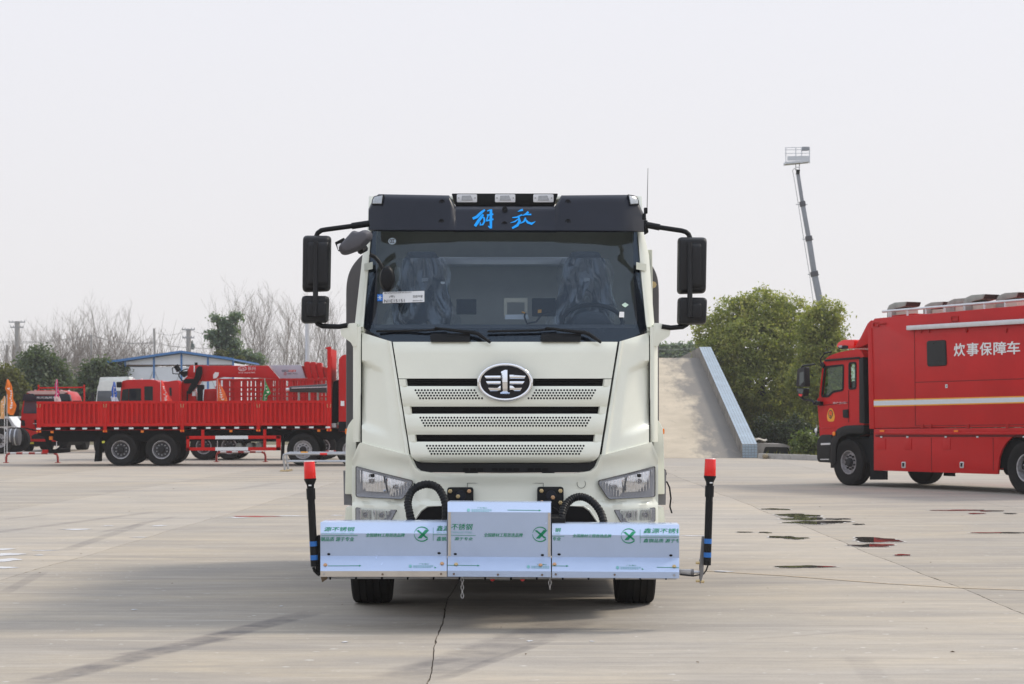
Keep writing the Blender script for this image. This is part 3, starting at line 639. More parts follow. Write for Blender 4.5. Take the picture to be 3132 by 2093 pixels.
for pts, wd in (([(222, 346), (270, 326), (303, 318)], [6, 30, 36]), ([(136, 440), (200, 435), (292, 395)], [14, 24, 22]), ([(235, 430), (252, 500), (215, 560), (135, 605)], [30, 42, 42, 30]), ([(108, 522), (180, 500), (225, 465)], [8, 22, 16]), ([(296, 408), (350, 385), (390, 350)], [12, 30, 36]), ([(330, 395), (434, 390)], [16, 24]), ([(345, 440), (320, 500), (262, 530)], [24, 28, 14]), ([(330, 458), (380, 515), (440, 535), (497, 500)], [24, 36, 38, 8])): ribbon(mb, pts, wd, f2)
build('brush_character', mb, M_BLUEL, visor, 0, noclean=True)
# marker lamps in the visor corners
for ol in ([(1136, 627), (1137, 612), (1144, 600), (1175, 594), (1170, 627)], [(1919, 594), (1945, 600), (1954, 612), (1955, 627), (1926, 629)]):
    o = part('marker_lamp', MB().ext([VS(x, y, -.012) for x, y in rpoly(ol, 3, 2)], (0, .06, 0)), M_BLACK, bevel=.004)
    cx = sum(p[0] for p in ol) / 5; cy = sum(p[1] for p in ol) / 5
    build('lamp_lens', MB().puff([VS(cx + (x - cx) * .82, cy + (y - cy) * .80, -.013) for x, y in ol], (0, -.012, 0), .15, 2), mat('frosted_lamp_lens', (.42, .45, .48), .12, var=.15, scale=40, coat=.4), o, smooth=40)
# roof lamp bar in the notch
bar = part('roof_lamp_bar', MB().ext([W(x, y, TY + .65) for x, y in rpoly([(1381, 592), (1707, 592), (1695, 629.5), (1393, 629.5)], 3, 2)], (0, .12, 0)), M_BLACK, bevel=.006)
M_LAMPW = mat('white_lamp_body', (.80, .81, .84), .3, var=.05); M_LENSR = mat('ribbed_clear_lens', (.45, .47, .50), .1, .3, var=.4, scale=120)
for cx in (1428, 1545, 1662):
    o = part('roof_lamp', MB().ext([W(x, y, TY + .63) for x, y in rrect(cx - 31, 594.5, cx + 31, 619, 3, 2)], (0, .03, 0)), M_LAMPW, bevel=.004)
    mb = MB(); mb.ext([W(x, y, TY + .624) for x, y in ((cx - 15, 599), (cx + 12, 598), (cx + 18, 613), (cx - 16, 613))], (0, .01, 0)); build('lamp_lens', mb, M_LENSR, o)
    for d in (-25, 25): build('screw', MB().lathe(W(cx + d, 606, TY + .63), (0, -1, 0), [(0, .007), (.004, .006)], 8), M_STEEL, o)
# --- front hood panel, seam-edged grille panel with three slots and three perforated strips
seamL = [(1199, 1045), (1254.5, 1393)]; seamR = [(1891, 1047), (1835, 1394)]
sL = lambda y: 1199 + (y - 1045) * .1595; sR = lambda y: 1891 - (y - 1047) * .1614
part('hood_panel', gridLR([(sL(1046) + 2, 1046), (sL(1158) + 2, 1158)], [(sR(1046) - 2, 1046), (sR(1158) - 2, 1158)], 1046, 1158, 24, 6, 0, lambda px, py, u, v: -.02 + .02 * max(0, (.15 - v) / .15) ** 2), M_CREAM, solid=.03, smooth=50)
part('panel_seam', gridLR([(sL(1046) - 1, 1046), (sL(1394) - 1, 1394)], [(sL(1046) + 2, 1046), (sL(1394) + 2, 1394)], 1046, 1394, 1, 12, .012), M_MATTE, noclean=True)
part('panel_seam', gridLR([(sR(1046) - 2, 1046), (sR(1394) - 2, 1394)], [(sR(1046) + 1, 1046), (sR(1394) + 1, 1394)], 1046, 1394, 1, 12, .012), M_MATTE, noclean=True)
part('panel_seam', gridLR([(sL(1157), 1157), (sL(1162), 1162)], [(sR(1157), 1157), (sR(1162), 1162)], 1157, 1162, 20, 1, .02), M_MATTE, noclean=True)
# profile of the grille down the middle: bands between slots bow forward
slots = [(1160, 1181.5), (1244, 1266), (1330, 1351.5)]
def gofs(px, py, u, v):
    o = -.02; e = min(u, 1 - u) * 2
    for a, c in slots:
        if py < c + 60 and py > c: pass
    o -= .018 * (1 if e > .11 else max(0, (e - .03) / .08))
    if py > 1396: o += .05 * ((py - 1396) / 20) ** 2
    return o
gl_, gr_ = [], []
for y in (1161, 1260, 1393, 1401, 1408, 1413, 1416):
    c = {1401: 4, 1408: 11, 1413: 18, 1416: 26}.get(y, 0); gl_.append((sL(y) + 2 + c, y)); gr_.append((sR(y) - 2 - c, y))
ys_g = [1161.5]
panels = [(1181.5, 1244), (1266, 1330), (1351.5, 1416)]
gp = MB()
def addg(m_): gp.add(m_.v, m_.f)
for (a, c) in panels:
    def bow(px, py, u, v, a=a, c=c):
        t = (py - a) / (c - a); return gofs(px, py, u, v) - .022 * math.sin(math.pi * min(1, max(0, t))) ** .6
    addg(gridLR(gl_, gr_, a, c, 40, 10, 0, bow))
for (a, c), (xl, xr) in zip(slots, ((1239, 1850), (1253, 1836), (1268, 1821))):
    addg(gridLR(gl_, [(xl, a), (xl + (c - a) * .14, c)], a, c, 4, 2, 0, lambda px, py, u, v: gofs(px, py, u * .06, v)))
    addg(gridLR([(xr, a), (xr - (c - a) * .14, c)], gr_, a, c, 4, 2, 0, lambda px, py, u, v: gofs(px, py, 1 - (1 - u) * .06, v)))
grille = part('grille_panel', gp, M_CREAM, solid=.025, smooth=40)
for (a, c), (xl, xr) in zip(slots, ((1239, 1850), (1253, 1836), (1268, 1821))):
    mb = gridLR([(xl - 4, a - 3), (xl - 2, c + 3)], [(xr + 4, a - 3), (xr + 2, c + 3)], a - 3, c + 3, 20, 1, .03)
    o = part('grille_slot', mb, M_BLACK, noclean=True)
    for k in range(3):
        y = a + 4 + k * 7; sl = MB(); ring = []
        for px in np.linspace(xl + 1 + k, xr - 1 - k, 18): ring.append([CS(px, y - 2.2, -.005), CS(px, y + 2.2), CS(px, y + 2.2, .02), CS(px, y - 2.2, .02)])
        sl.loft(ring); build('slat', sl, M_BLACK, o, 0)
for (y0, y1, xl, xr, row) in ((1194, 1218.5, 1271, 1820, 0), (1278, 1302.5, 1286, 1805, 1), (1364, 1388.5, 1306, 1785, 2)):
    a, c = panels[row]; mb = MB(); cols = int((xr - xl) / 9.35)
    for r in range(4):
        py = y0 + (y1 - y0) * r / 3; ins = r * 4.6
        nn = cols - r
        for k in range(nn + 1):
            px = xl + ins + (xr - xl - 2 * ins) * k / nn
            if row == 0 and ((px - 1545) / 96) ** 2 + ((py - 1169.5) / 69) ** 2 < 1: continue
            t = (py - a) / (c - a); off = -.020 - .018 - .022 * math.sin(math.pi * t) ** .6 - .0016
            mb.add([CS(px + 3.3 * math.cos(th), py + 3.3 * math.sin(th), off) for th in [2 * math.pi * i / 8 for i in range(8)]], [tuple(range(8))])
    part('perforations', mb, M_MATTE, smooth=0, noclean=True, kind='stuff')
# black lower mouth under the grille
ol = [(1261, 1404), (1263, 1418), (1272, 1432), (1288, 1440), (1320, 1445), (1545, 1447), (1770, 1445), (1803, 1440), (1820, 1432), (1829, 1418), (1831, 1404), (1800, 1417), (1545, 1419), (1290, 1417)]
mouth = part('lower_grille', MB().ext([CS(x, y) for x, y in ol], (0, .06, 0)), M_BLACK)
for k in range(12):
    if k in (3, 8): continue
    x0 = 1416 + k * 22; build('mouth_slot', MB().ext([CS(x, y, -.006) for x, y in ((x0, 1432), (x0 + 18, 1432), (x0 + 18, 1440), (x0, 1440))], (0, .02, 0)), M_MATTE, mouth, 0)
# corner panels with two creases
for flip in (0, 1):
    oL = [(1106, 1017), (1106, 1354)]; 
    def cp(u, v, flip=flip):
        y = 1017 + (1393 - 1017) * v
        xo = 1107; xi = sL(max(1045, y)) - 2
        yt = 1017 + 28 * u ** 1.0; yb = 1354 + 39 * u; py = yt + (yb - yt) * v; xi = sL(py) - 2; px = xo + (xi - xo) * u
        e = max(0, 1 - u * 1.55); hi = 1104 + 44 * u; lo = 1312 + 45 * u; rec = 0
        if hi < py < lo: rec = .075 * e * min(1, (py - hi) / 8) * min(1, (lo - py) / 22)
        ridge = -.02 * max(0, 1 - abs(u - .93) / .07)
        q = (3092 - px if flip else px)
        return CS(q, py, -.022 + rec + ridge)
    part('corner_panel', MB().grid(cp, 26, 40), M_CREAM, solid=.03, smooth=40)
    f = (lambda x: 3092 - x) if flip else (lambda x: x)
    mb = MB(); mb.grid(lambda u, v: W(f(1080 + (1104 - 1080) * u), 1000 + (1352 - 1000) * v, cabY(1080 + 24 * u, 1200) + .02 - .03 * math.sin(math.pi * u)), 5, 8); part('door_edge', mb, M_CREAM, solid=.08, smooth=60)
    part('panel_seam', MB().grid(lambda u, v: CS(f(1103 + 5 * u), 1016 + 338 * v, .02), 1, 8), M_MATTE, noclean=True)
    ol = [(1041, 1008), (1043.5, 1027), (1057.5, 1037), (1073, 1048), (1080, 1062), (1092, 1058), (1092, 990), (1087, 988), (1066, 989.5), (1062, 1002)]
    part('mirror_bracket', MB().ext([W(f(x), y, 16.42) for x, y in rpoly(ol, 4, 3)], (0, .16, 0)), M_CREAM, bevel=.015, smooth=50)
# --- bumper: upper band, lamp surround and lower band as one skin with side returns
bL = [(1098, 1360), (1094, 1382), (1078, 1408), (1076, 1500), (1078, 1680)]; bR = [(1994, 1360), (1998, 1382), (2012, 1404), (2014, 1500), (2012, 1680)]
def bump_top(px):
    a = abs(px - 1546)
    if a > 291: return 1394 - (a - 291) / 149 * 39
    return interp([(1448.5, 0), (1448, 215), (1441, 262), (1430, 278), (1408, 288), (1394, 291)], a)
def bfn(u, v):
    px = 1077 + (2013 - 1077) * u; t = bump_top(px)
    if px < 1096: t = 1360 + (1096 - px) * 2.4
    if px > 1996: t = 1360 + (px - 1996) * 2.4
    py = t + (1690 - t) * v
    o = 0
    a = abs(px - 1546)
    # sculpted hollow round the lamps
    if a > 250: o += .02 * min(1, (a - 250) / 40) * math.sin(min(1, max(0, (py - 1395) / 40)) * math.pi / 2)
    o -= .03 * math.exp(-((py - t) / 26) ** 2)
    if py > 1535: o -= .035 * min(1, (py - 1535) / 8) * (1 - .0)
    return CS(px, py, -.01 + o)
part('bumper', MB().grid(bfn, 150, 34), M_CREAM, solid=.03, smooth=40)
for s, px in ((1, 1077), (-1, 2013)):
    a = CS(px, 1410, -.01); c = CS(px, 1690, -.01)
    mb = MB(); mb.ext([a, Vector((a.x, 17.1, a.z)), Vector((a.x, 17.1, c.z)), c], (s * .02, 0, 0)); part('bumper_side', mb, M_CREAM)
# dark openings in the lower bumper
oL = [(1308, 1548), (1288, 1562), (1262, 1600), (1240, 1690)]; oR = [(1470, 1548), (1470, 1690)]
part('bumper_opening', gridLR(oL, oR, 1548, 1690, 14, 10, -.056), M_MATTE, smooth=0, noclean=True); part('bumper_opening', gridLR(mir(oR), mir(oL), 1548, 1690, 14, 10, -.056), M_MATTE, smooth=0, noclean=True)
for fl in (0, 1): part('opening_lip', MB().tube([CS(3092 - x if fl else x, y, -.05) for x, y in [(1470, 1546)] + oL], .012, 6), M_CREAM, smooth=60)
# licence plate recess and round tow covers
part('plate_recess', MB().ext([CS(x, y, -.021) for x, y in rrect(1429, 1477.5, 1662, 1479, .3, 1)], (0, .01, 0)), mat('panel_gap_grey', (.16, .17, .16), .7), smooth=0)
for x in (1429, 1661): part('plate_recess', MB().ext([CS(a, c, -.021) for a, c in ((x, 1478), (x + 1.4, 1478), (x + 1.4, 1540), (x, 1540))], (0, .01, 0)), MATS['panel_gap_grey'], smooth=0)
for x in (1495, 1594): part('screw_hole', MB().lathe(CS(x, 1486, -.012), (0, -1, 0), [(0, .005), (.001, .005)], 8), M_MATTE)
for x in (1313, 1778):
    part('tow_cover', MB().tube([CS(x + 13 * math.cos(a), 1480 + 13.5 * math.sin(a), -.0185) for a in [2 * math.pi * k / 24 for k in range(25)]], .0022, 4, False), MATS['panel_gap_grey'])
# --- lamps
M_LGLASS = glass_mat('lamp_cover_glass', (.95, .96, .97), (1, 1, 1), .0); M_REFL = mat('bright_reflector', (.92, .92, .93), .06, 1.0, var=.06, scale=30)
M_BEZEL = mat('grey_lamp_bezel', (.24, .24, .26), .3, .4, var=.15)
def lamp(ol, name, cells):
    rim = part(name, MB().ext([CS(x, y, -.030) for x, y in ol], (0, .10, 0)), M_BLACK, bevel=.004)
    cx = sum(p[0] for p in ol) / len(ol); cy = sum(p[1] for p in ol) / len(ol); sh = lambda k: [(cx + (x - cx) * k, cy + (y - cy) * k) for x, y in ol]
    build('lamp_housing', MB().ext([CS(x, y, -.034) for x, y in sh(.965)], (0, .01, 0)), M_BEZEL, rim, 0)
    for cell, (bx, by), kind in cells:
        x0 = min(p[0] for p in cell); x1 = max(p[0] for p in cell); mb = MB(); n = max(5, int((x1 - x0) / 8.5))
        # fluted reflector bowl: vertical ribs behind the cover
        top = lambda x: min(y for y in _edge(cell, x)); bot = lambda x: max(y for y in _edge(cell, x))
        def rf(u, v):
            x = x0 + .5 + (x1 - x0 - 1) * u; a, c = top(x), bot(x); y = a + (c - a) * v
            d = .05 * (1 - min(1, ((x - bx) / (x1 - x0) * 1.7) ** 2 + ((y - by) / 45) ** 2))
            return CS(x, y, -.040 + d * .25 + .013 * math.sin(u * n * math.pi * 2) + .016 * ((y - by) / 40) ** 2 + .008 * (v - .5))
        mb.grid(rf, n * 8, 10); build('reflector', mb, M_REFL, rim, noclean=True, smooth=25)
        build('bulb_shield', MB().lathe(CS(bx, by, -.036), (0, -1, 0), [(0, .022), (.006, .022), (.006, .014), (.002, .013), (.002, .008), (.012, .007), (.014, .003)], 14), mat('dull_bulb_shield', (.34, .34, .36), .25, .8, var=.3, scale=40), rim)
        if kind: build('bulb_shade', MB().ext([CS(x, y, -.05) for x, y in ((bx - 6, by - 22), (bx + 7, by - 22), (bx + 6, by - 12), (bx - 5, by - 12))], (0, .006, 0)), M_BLACK, rim, 0)
    mb = MB(); mb.ext([CS(x, y, -.064) for x, y in sh(.985)], (0, .003, 0)); build('lamp_cover', mb, M_LGLASS, rim, 0)
def _edge(poly, x):
    ys = []
    for (a, b_), (c, d) in zip(poly, poly[1:] + poly[:1]):
        if min(a, c) - 1e-6 <= x <= max(a, c) + 1e-6 and abs(a - c) > 1e-9: ys.append(b_ + (d - b_) * (x - a) / (c - a))
    return ys or [poly[0][1]]
hl = rpoly([(1087, 1426), (1262, 1470), (1262, 1482), (1232, 1528), (1087, 1521)], [5, 6, 4, 10, 8], 4)
cellsL = [([(1095, 1437), (1172, 1457), (1184, 1507), (1118, 1503), (1106, 1494)], (1138, 1472), 1), ([(1178, 1459), (1256, 1478), (1229, 1520), (1192, 1518)], (1212, 1490), 0)]
lamp(hl, 'headlight', cellsL)
lamp(mir(hl)[::-1], 'headlight', [(mir(c), (3092 - b_[0], b_[1]), k) for c, b_, k in cellsL])
fgl = rpoly([(1087, 1552), (1215, 1560), (1194, 1599), (1087, 1597)], [5, 4, 8, 6], 3)
cellsF = [([(1098, 1558), (1132, 1560), (1134, 1592), (1100, 1591)], (1118, 1575), 0), ([(1141, 1561), (1193, 1564), (1186, 1593), (1143, 1592)], (1168, 1576), 0)]
lamp(fgl, 'fog_lamp', cellsF); lamp(mir(fgl)[::-1], 'fog_lamp', [(mir(c), (3092 - b_[0], b_[1]), k) for c, b_, k in cellsF])
# --- oval emblem
EO = lambda x, y, off: W(1420 + x / 8.71, 1080 + y / 8.71, cabY(1545, 1169) - .085 + off)
eb = part('emblem', MB().ext([EO(x, y, 0) for x, y in ell(1088, 780, 700, 470, 40)], (0, .06, 0)), mat('black_emblem_field', (.008, .008, .012), .3, var=.2))
mb = MB(); n = 56; rings = []
for sc, o_ in ((1.0, .05), (1.0, .0), (.975, -.016), (.93, -.022), (.88, -.018), (.845, -.004), (.84, .02)):
    a, c = (755 * sc, 520 * sc * (1 - (1 - sc) * .28)); rings.append([EO(x, y, o_) for x, y in ell(1088, 780, a, c, n)])
mb.loft(rings, cap=False); build('chrome_ring', mb, M_CHROME, eb, noclean=True, smooth=60)
mb = MB()
figs = [[(975, 520), (985, 495), (1085, 450), (1148, 455), (1150, 1015), (1165, 1050), (1213, 1055), (1200, 1105), (965, 1105), (960, 1055), (1010, 1050), (1028, 1020), (1028, 590), (1015, 545), (990, 530)],
        [(538, 608), (968, 605), (965, 695), (585, 695)], [(580, 755), (966, 752), (964, 848), (635, 848)], [(640, 930), (880, 935), (968, 870), (966, 990), (880, 1012), (690, 1015)],
        [(1205, 582), (1305, 582), (1300, 612), (1635, 612), (1595, 695), (1212, 695)], [(1212, 755), (1605, 755), (1540, 848), (1212, 848)], [(1212, 870), (1290, 880), (1350, 935), (1535, 930), (1490, 1012), (1340, 1012), (1280, 975), (1212, 985)]]
for k, p in enumerate(figs):
    bm = bmesh.new(); bm.faces.new([bm.verts.new((x, y, 0)) for x, y in p]); ya = min(q[1] for q in p); yb = max(q[1] for q in p); ns = 14 if k == 0 else 6
    bmesh.ops.triangulate(bm, faces=bm.faces[:])
    for i in range(1, ns): bmesh.ops.bisect_plane(bm, geom=bm.verts[:] + bm.edges[:] + bm.faces[:], plane_co=(0, ya + (yb - ya) * i / ns, 0), plane_no=(0, 1, 0))
    bm.verts.index_update(); ym = (ya + yb) / 2; hh = (yb - ya) / 2; D = .03 if k == 0 else .007
    mb.add([EO(v.co.x, v.co.y, -.008 - D * (1 - ((v.co.y - ym) / hh) ** 2)) for v in bm.verts], [tuple(v.index for v in f_.verts) for f_ in bm.faces]); bm.free()
    mb.ext([EO(x, y, -.008) for x, y in p], (0, .008, 0))
build('chrome_figure', mb, M_CHROME, eb, smooth=45)
# --- mirrors
def mirror_set(main, low, arm_t, arm_b, post, d=16.42):
    arm = part('mirror_arm', MB().tube([W(x, y, d) for x, y in arm_t], .021, 10), M_BLACK, smooth=60)
    build('lower_arm', MB().tube([W(x, y, d) for x, y in arm_b], .021, 10), M_BLACK, arm, smooth=60)
    build('arm_sleeve', MB().tube([W(x, y, d) for x, y in arm_t[:2]], .028, 10), M_BLACK, arm, smooth=60)
    for (x0, y0, x1, y1, inset) in (main, low):
        ol = rpoly([(x0 + 2, y0), (x1, y0 + 1), (x1 - 3, y1 - 3), (x0, y1)], 14, 5)
        mo = part('door_mirror', MB().puff([W(x, y, d + .03) for x, y in ol], (0, -.12, 0), .16, 5), M_MIRROR, smooth=60)
        cy = (y0 + y1) / 2; il = rpoly([(inset[0], y0 + 18), (inset[1], y0 + 18), (inset[1], y1 - 20), (inset[0], y1 - 20)], 8, 4)
        build('shell_panel', MB().puff([W(x, y, d - .08) for x, y in il], (0, -.035, 0), .25, 4), M_MIRROR, mo, smooth=60)
        build('mirror_glass', MB().ext([W(x0 + (x - x0) * .92 + 3, cy + (y - cy) * .93, d + .031) for x, y in ol], (0, .006, 0)), M_CHROME, mo, 0)
    part('mirror_post', MB().tube([W(x, y, d - .11) for x, y in post], .022, 10), M_MIRROR, smooth=60)
mirror_set((926, 721, 1014, 895, (940, 1006)), (922, 905, 1008, 991, (936, 1000)), [(1130, 684), (1076, 692), (997, 702.5), (983, 705), (972, 713), (967, 724), (967, 745)], [(963, 965), (965, 978), (972, 991), (986, 998), (1038, 999.5), (1062, 995)], [(966, 740), (965, 900), (963, 968)])
mirror_set((2070, 726, 2161, 901, (2112, 2145)), (2070, 910, 2162, 996, (2112, 2146)), [(1976, 688), (2018, 696), (2085, 706), (2098, 710), (2106, 717), (2110, 727), (2110, 750)], [(2110, 968), (2108, 980), (2100, 993), (2088, 1000), (2052, 1003), (2024, 999)], [(2109, 742), (2110, 900), (2110, 970)])
for x, y in ((1975, 645), (1970, 663), (1975, 684)): part('rubber_stop', MB().box(W(x, y, 16.5), (.03, .05, .05)), M_BLACK, bevel=.006)
part('hinge_cover', MB().puff([W(x, y, 16.5) for x, y in rpoly([(1969, 690), (1978, 683), (1984, 712), (1970, 720)], 4, 3)], (0, -.05, 0), .3, 3), M_BLACK, smooth=60)
# kerb-side mirror at the upper corner
ol = rpoly([(1038, 768), (1036, 757), (1082, 705), (1100, 712), (1118, 703), (1140, 712), (1139, 732), (1108, 764), (1062, 781), (1045, 780)], 9, 4)
mo = part('kerb_mirror', MB().puff([W(x, y, 16.40) for x, y in ol], (0, -.16, 0), .35, 5), M_GREYP, smooth=60)
build('mirror_rim', MB().ext([W(x, y, 16.36) for x, y in rpoly([(1024, 742), (1052, 727), (1054, 732), (1040, 752), (1038, 766), (1034, 768)], 2, 2)], (0, .09, 0)), M_BLACK, mo)
build('mirror_glass', MB().ext([W(x, y, 16.35) for x, y in ((1031, 748), (1042, 744), (1038, 764), (1034, 765))], (0, .02, 0)), M_CHROME, mo, 0)
build('mirror_stem', MB().tube([W(1102, 768, 16.42), W(1116, 760, 16.5)], .03, 8), M_BLACK, mo)
part('antenna', MB().tube([W(1979, 652, 16.7), W(1982, 515, 16.7)], [.0035, .002], 5), M_BLACK)
part('snorkel_pipe', MB().tube([W(1990, 990, 17.2), W(1988, 765, 17.2)], .02, 8), M_TAPE)
# --- fenders behind the bumper, side skirts, tank
for fl in (0, 1):
    f = (lambda x: 3088 - x) if fl else (lambda x: x)
    ol = rpoly([(1090, 1278), (1079, 1281), (1062, 1305), (1058, 1340), (1055, 1512), (1090, 1512)], [0, 8, 12, 10, 4, 0], 4)
    part('wheel_fender', MB().ext([W(f(x), y, 16.85) for x, y in ol], (0, 1.3, 0)), M_CREAM, bevel=.03, smooth=60)
    part('fender_flap', MB().ext([W(f(x), y, 16.9) for x, y in ((1050, 1440), (1062, 1440), (1078, 1545), (1052, 1545))], (0, .05, 0)), mat('grey_rubber_flap', (.20, .20, .215), .8))
    part('step_box', MB().ext([W(f(x), y, 16.9) for x, y in rpoly([(1090, 1545), (1057, 1552), (1053, 1600), (1053, 1640), (1090, 1640)], 4, 2)], (0, .5, 0)), M_CREAM, bevel=.01)
    part('side_repeater', MB().box(W(f(1062), 1320, 17.6), (.035, .06, .05)), M_AMBER, bevel=.01)
ol = rpoly([(1058, 1420), (1058, 860), (1075, 812), (1115, 770), (1180, 740), (1900, 740), (1960, 770), (2000, 815), (2016, 860), (2016, 1420)], [10, 40, 30, 30, 60, 60, 30, 30, 40, 10], 5)
part('tank', MB().ext([W(x, y, 18.15) for x, y in ol], (0, 4.6, 0)), M_TANK, bevel=.04, smooth=50)
part('tank_bolt', MB().lathe(W(1996, 873, 18.0), (0, -1, 0), [(0, .03), (.1, .03)], 8), M_ZINC)
mb = MB()
for x in (-.45, .40): mb.box((x, 20.0, .92), (.10, 6.2, .26))
mb.box((-.03, 17.4, .62), (1.7, .16, .16)); mb.box((-.03, 16.9, .75), (.9, .5, .35)); mb.box((-.03, 21.4, .6), (1.7, .2, .2)); part('chassis', mb, M_CHASSIS)
for sx in (-1.12, 1.02):  # unseen boxes and flaps added to keep light from under the truck
    part('added_side_locker', MB().box((sx, 19.5, .74), (.55, 2.4, .85)), M_CHASSIS, bevel=.03)
    part('mud_flap', MB().box((sx, 18.15, .62), (.55, .03, .85)), M_CHASSIS)
part('added_rear_bumper', MB().box((-.05, 22.7, .62), (2.2, .12, .5)), M_CHASSIS); part('gearbox', MB().box((-.03, 18.6, .72), (.7, 1.5, .55)), M_CHASSIS, bevel=.05)  # unseen rear bumper added to close off light from behind
mb = MB(); mb.box((-.05, 16.55, W(0, 1772, 16.5).z + .12), (1.5, .12, .1)); part('front_crossmember', mb, M_CHASSIS)
for x in (1506, 1598): part('red_cap', MB().lathe(W(x, 1770, 16.3), (0, -1, 0), [(0, .02), (.05, .02)], 10), M_LAMPRED)
part('air_fitting', MB().tube([W(1515, 1769, 16.3), W(1560, 1770, 16.3)], .018, 8), M_STEEL)
def tyre_prof(Rr, wd, rim):
    h = wd / 2
    p = [(-h * .72, rim), (-h * .93, rim + (Rr - rim) * .35), (-h, rim + (Rr - rim) * .62), (-h * .96, Rr * .955), (-h * .86, Rr * .99)]
    for a in (-.52, -.18, .18, .52): p += [(h * (a - .035), Rr), (h * (a - .03), Rr - .018), (h * (a + .03), Rr - .018), (h * (a + .035), Rr)]
    return p + [(-x, r) for x, r in p[4::-1]]
def axle_wheel(c, Rr, wd, rim, parent, axis=(1, 0, 0), face=1, rimmat=None, dark=False, n=40, holes=10):
    """tyre with a dished rim and hub on its outer face"""
    o = build('wheel', MB().lathe(c, axis, tyre_prof(Rr, wd, rim), n, False), M_RUBBER, parent, smooth=40, noclean=True)
    ax = Vector(axis) * face; h = wd / 2; c = Vector(c)
    dep = .10 if dark else .03
    build('rim', MB().lathe(c, ax, [(h * .70, rim + .005), (h * .80, rim), (h * .78, rim * .93), (h * .5, rim * .88), (h * .5 - dep, rim * .80)], n, False), rimmat or M_RIM, o, smooth=40, noclean=True)
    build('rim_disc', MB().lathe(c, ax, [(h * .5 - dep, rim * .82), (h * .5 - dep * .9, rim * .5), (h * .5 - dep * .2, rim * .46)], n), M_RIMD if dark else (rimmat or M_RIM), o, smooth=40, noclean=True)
    build('hub', MB().lathe(c, ax, [(h * .5 - dep, rim * .40), (h * .7, rim * .38), (h * .9, rim * .30), (h * .92, .001)], 20), M_HUB, o, smooth=40)
    u = ax.cross(Vector((0, 0, 1))).normalized(); v = Vector((0, 0, 1))
    for k in range(holes):
        a = 2 * math.pi * (k + .5) / holes; p = c + ax * (h * .5 - dep * .55) + (u * math.cos(a) + v * math.sin(a)) * rim * .58
        build('wheel_nut', MB().lathe(p, ax, [(-.02, .024), (.03, .022), (.035, .014)], 6), M_STEEL if dark else M_HUB, o, 0)
    return o
for cx in (-1.233, 1.083):
    o = axle_wheel((cx, 17.42, .535), .535, .345, .29, truck, face=(-1 if cx < 0 else 1))
    axle_wheel((cx * 1.0, 21.6, .53), .53, .34, .29, truck, face=(-1 if cx < 0 else 1))
# --- washing bar bracket plates, hoses, shields
for ol, bolts in (([(1367.5, 1491), (1448, 1491), (1448, 1620), (1367.5, 1620)], [((1377, 1503), M_ZINC), ((1435, 1503), M_COPPER), ((1401, 1519), M_ZINC), ((1377, 1545), M_ZINC)]), ([(1643, 1489.5), (1724, 1489.5), (1724, 1620), (1643, 1620)], [((1656, 1502), M_ZINC), ((1714, 1502), M_ZINC), ((1691, 1522), M_COPPER), ((1657, 1537), M_COPPER), ((1714, 1538), M_ZINC)])):
    Yp = TY - .10; o = part('bracket_plate', MB().ext([W(x, y, Yp) for x, y in rpoly(ol, 9, 3)], (0, .05, 0)), M_BLACK, bevel=.003)
    for (x, y), m_ in bolts: build('bolt', MB().lathe(W(x, y, Yp), (0, -1, 0), [(0, .018), (.014, .018), (.017, .013)], 6), m_, o, 0)
    cx = sum(p[0] for p in ol) / 4; build('boss', MB().lathe(W(cx + 2, 1516, Yp), (0, -1, 0), [(0, .042), (.004, .040)], 20), M_VISOR, o)
part('push_beam', MB().box((-.03, 15.72, .80), (.9, .62, .12)), M_BLACK, bevel=.01)
def hose(pts, rad=.031):
    P = [W(x, y, Y) for x, y, Y in pts]; fine = []
    for i in range(len(P) - 1):
        a, b_, c, d = P[max(i - 1, 0)], P[i], P[i + 1], P[min(i + 2, len(P) - 1)]
        for k in range(14):
            t = k / 14; fine.append(.5 * ((2 * b_) + (c - a) * t + (2 * a - 5 * b_ + 4 * c - d) * t * t + (3 * b_ - a - 3 * c + d) * t ** 3))
    fine.append(P[-1]); return part('spiral_hose', MB().tube(fine, [rad * (1 + .08 * math.sin(i * 1.9)) for i in range(len(fine))], 12), M_BLACK, smooth=40)
hose([(1263, 1605, 15.6), (1253, 1570, 15.62), (1248, 1535, 15.66), (1262, 1500, 15.7), (1300, 1482, 15.72), (1335, 1490, 15.7), (1356, 1520, 15.66), (1364, 1560, 15.62), (1361, 1605, 15.6)])
hose([(1715, 1610, 15.6), (1719, 1575, 15.64), (1730, 1545, 15.7), (1755, 1524, 15.74), (1785, 1521, 15.74), (1815, 1538, 15.7), (1838, 1570, 15.66), (1848, 1605, 15.6)])
for (x, y, dx, dy) in ((1269, 1487, -3, -8), (1341, 1491, 4, -8), (1243, 1536, -6, 2)): part('cable_tie', MB().tube([W(x, y, 15.66), W(x + dx, y + dy, 15.64)], .006, 5), M_BLACK)
part('thin_cable', MB().tube([W(x, y, 15.72) for x, y in ((1245, 1520), (1241, 1550), (1244, 1580), (1250, 1605))], .006, 6), M_BLACK)
part('thin_cable', MB().tube([W(x, y, 15.85) for x, y in ((1690, 1552), (1702, 1560), (1712, 1572), (1716, 1590))], .01, 6), M_BLACK)
part('loose_cable', MB().tube([W(x, y, 17.3) for x, y in ((2030, 1436), (2035, 1440), (2037, 1450), (2032, 1464), (2030, 1470), (2040, 1475), (2048, 1492), (2052, 1525), (2049, 1550), (2055, 1570))], .008, 6), M_BLACK)
SY = 15.25
def shY(prof, py):
    for (y0, d0), (y1, d1) in zip(prof, prof[1:]):
        if py <= y1 or (y1, d1) == prof[-1]: return d0 + (d1 - d0) * (py - y0) / (y1 - y0)
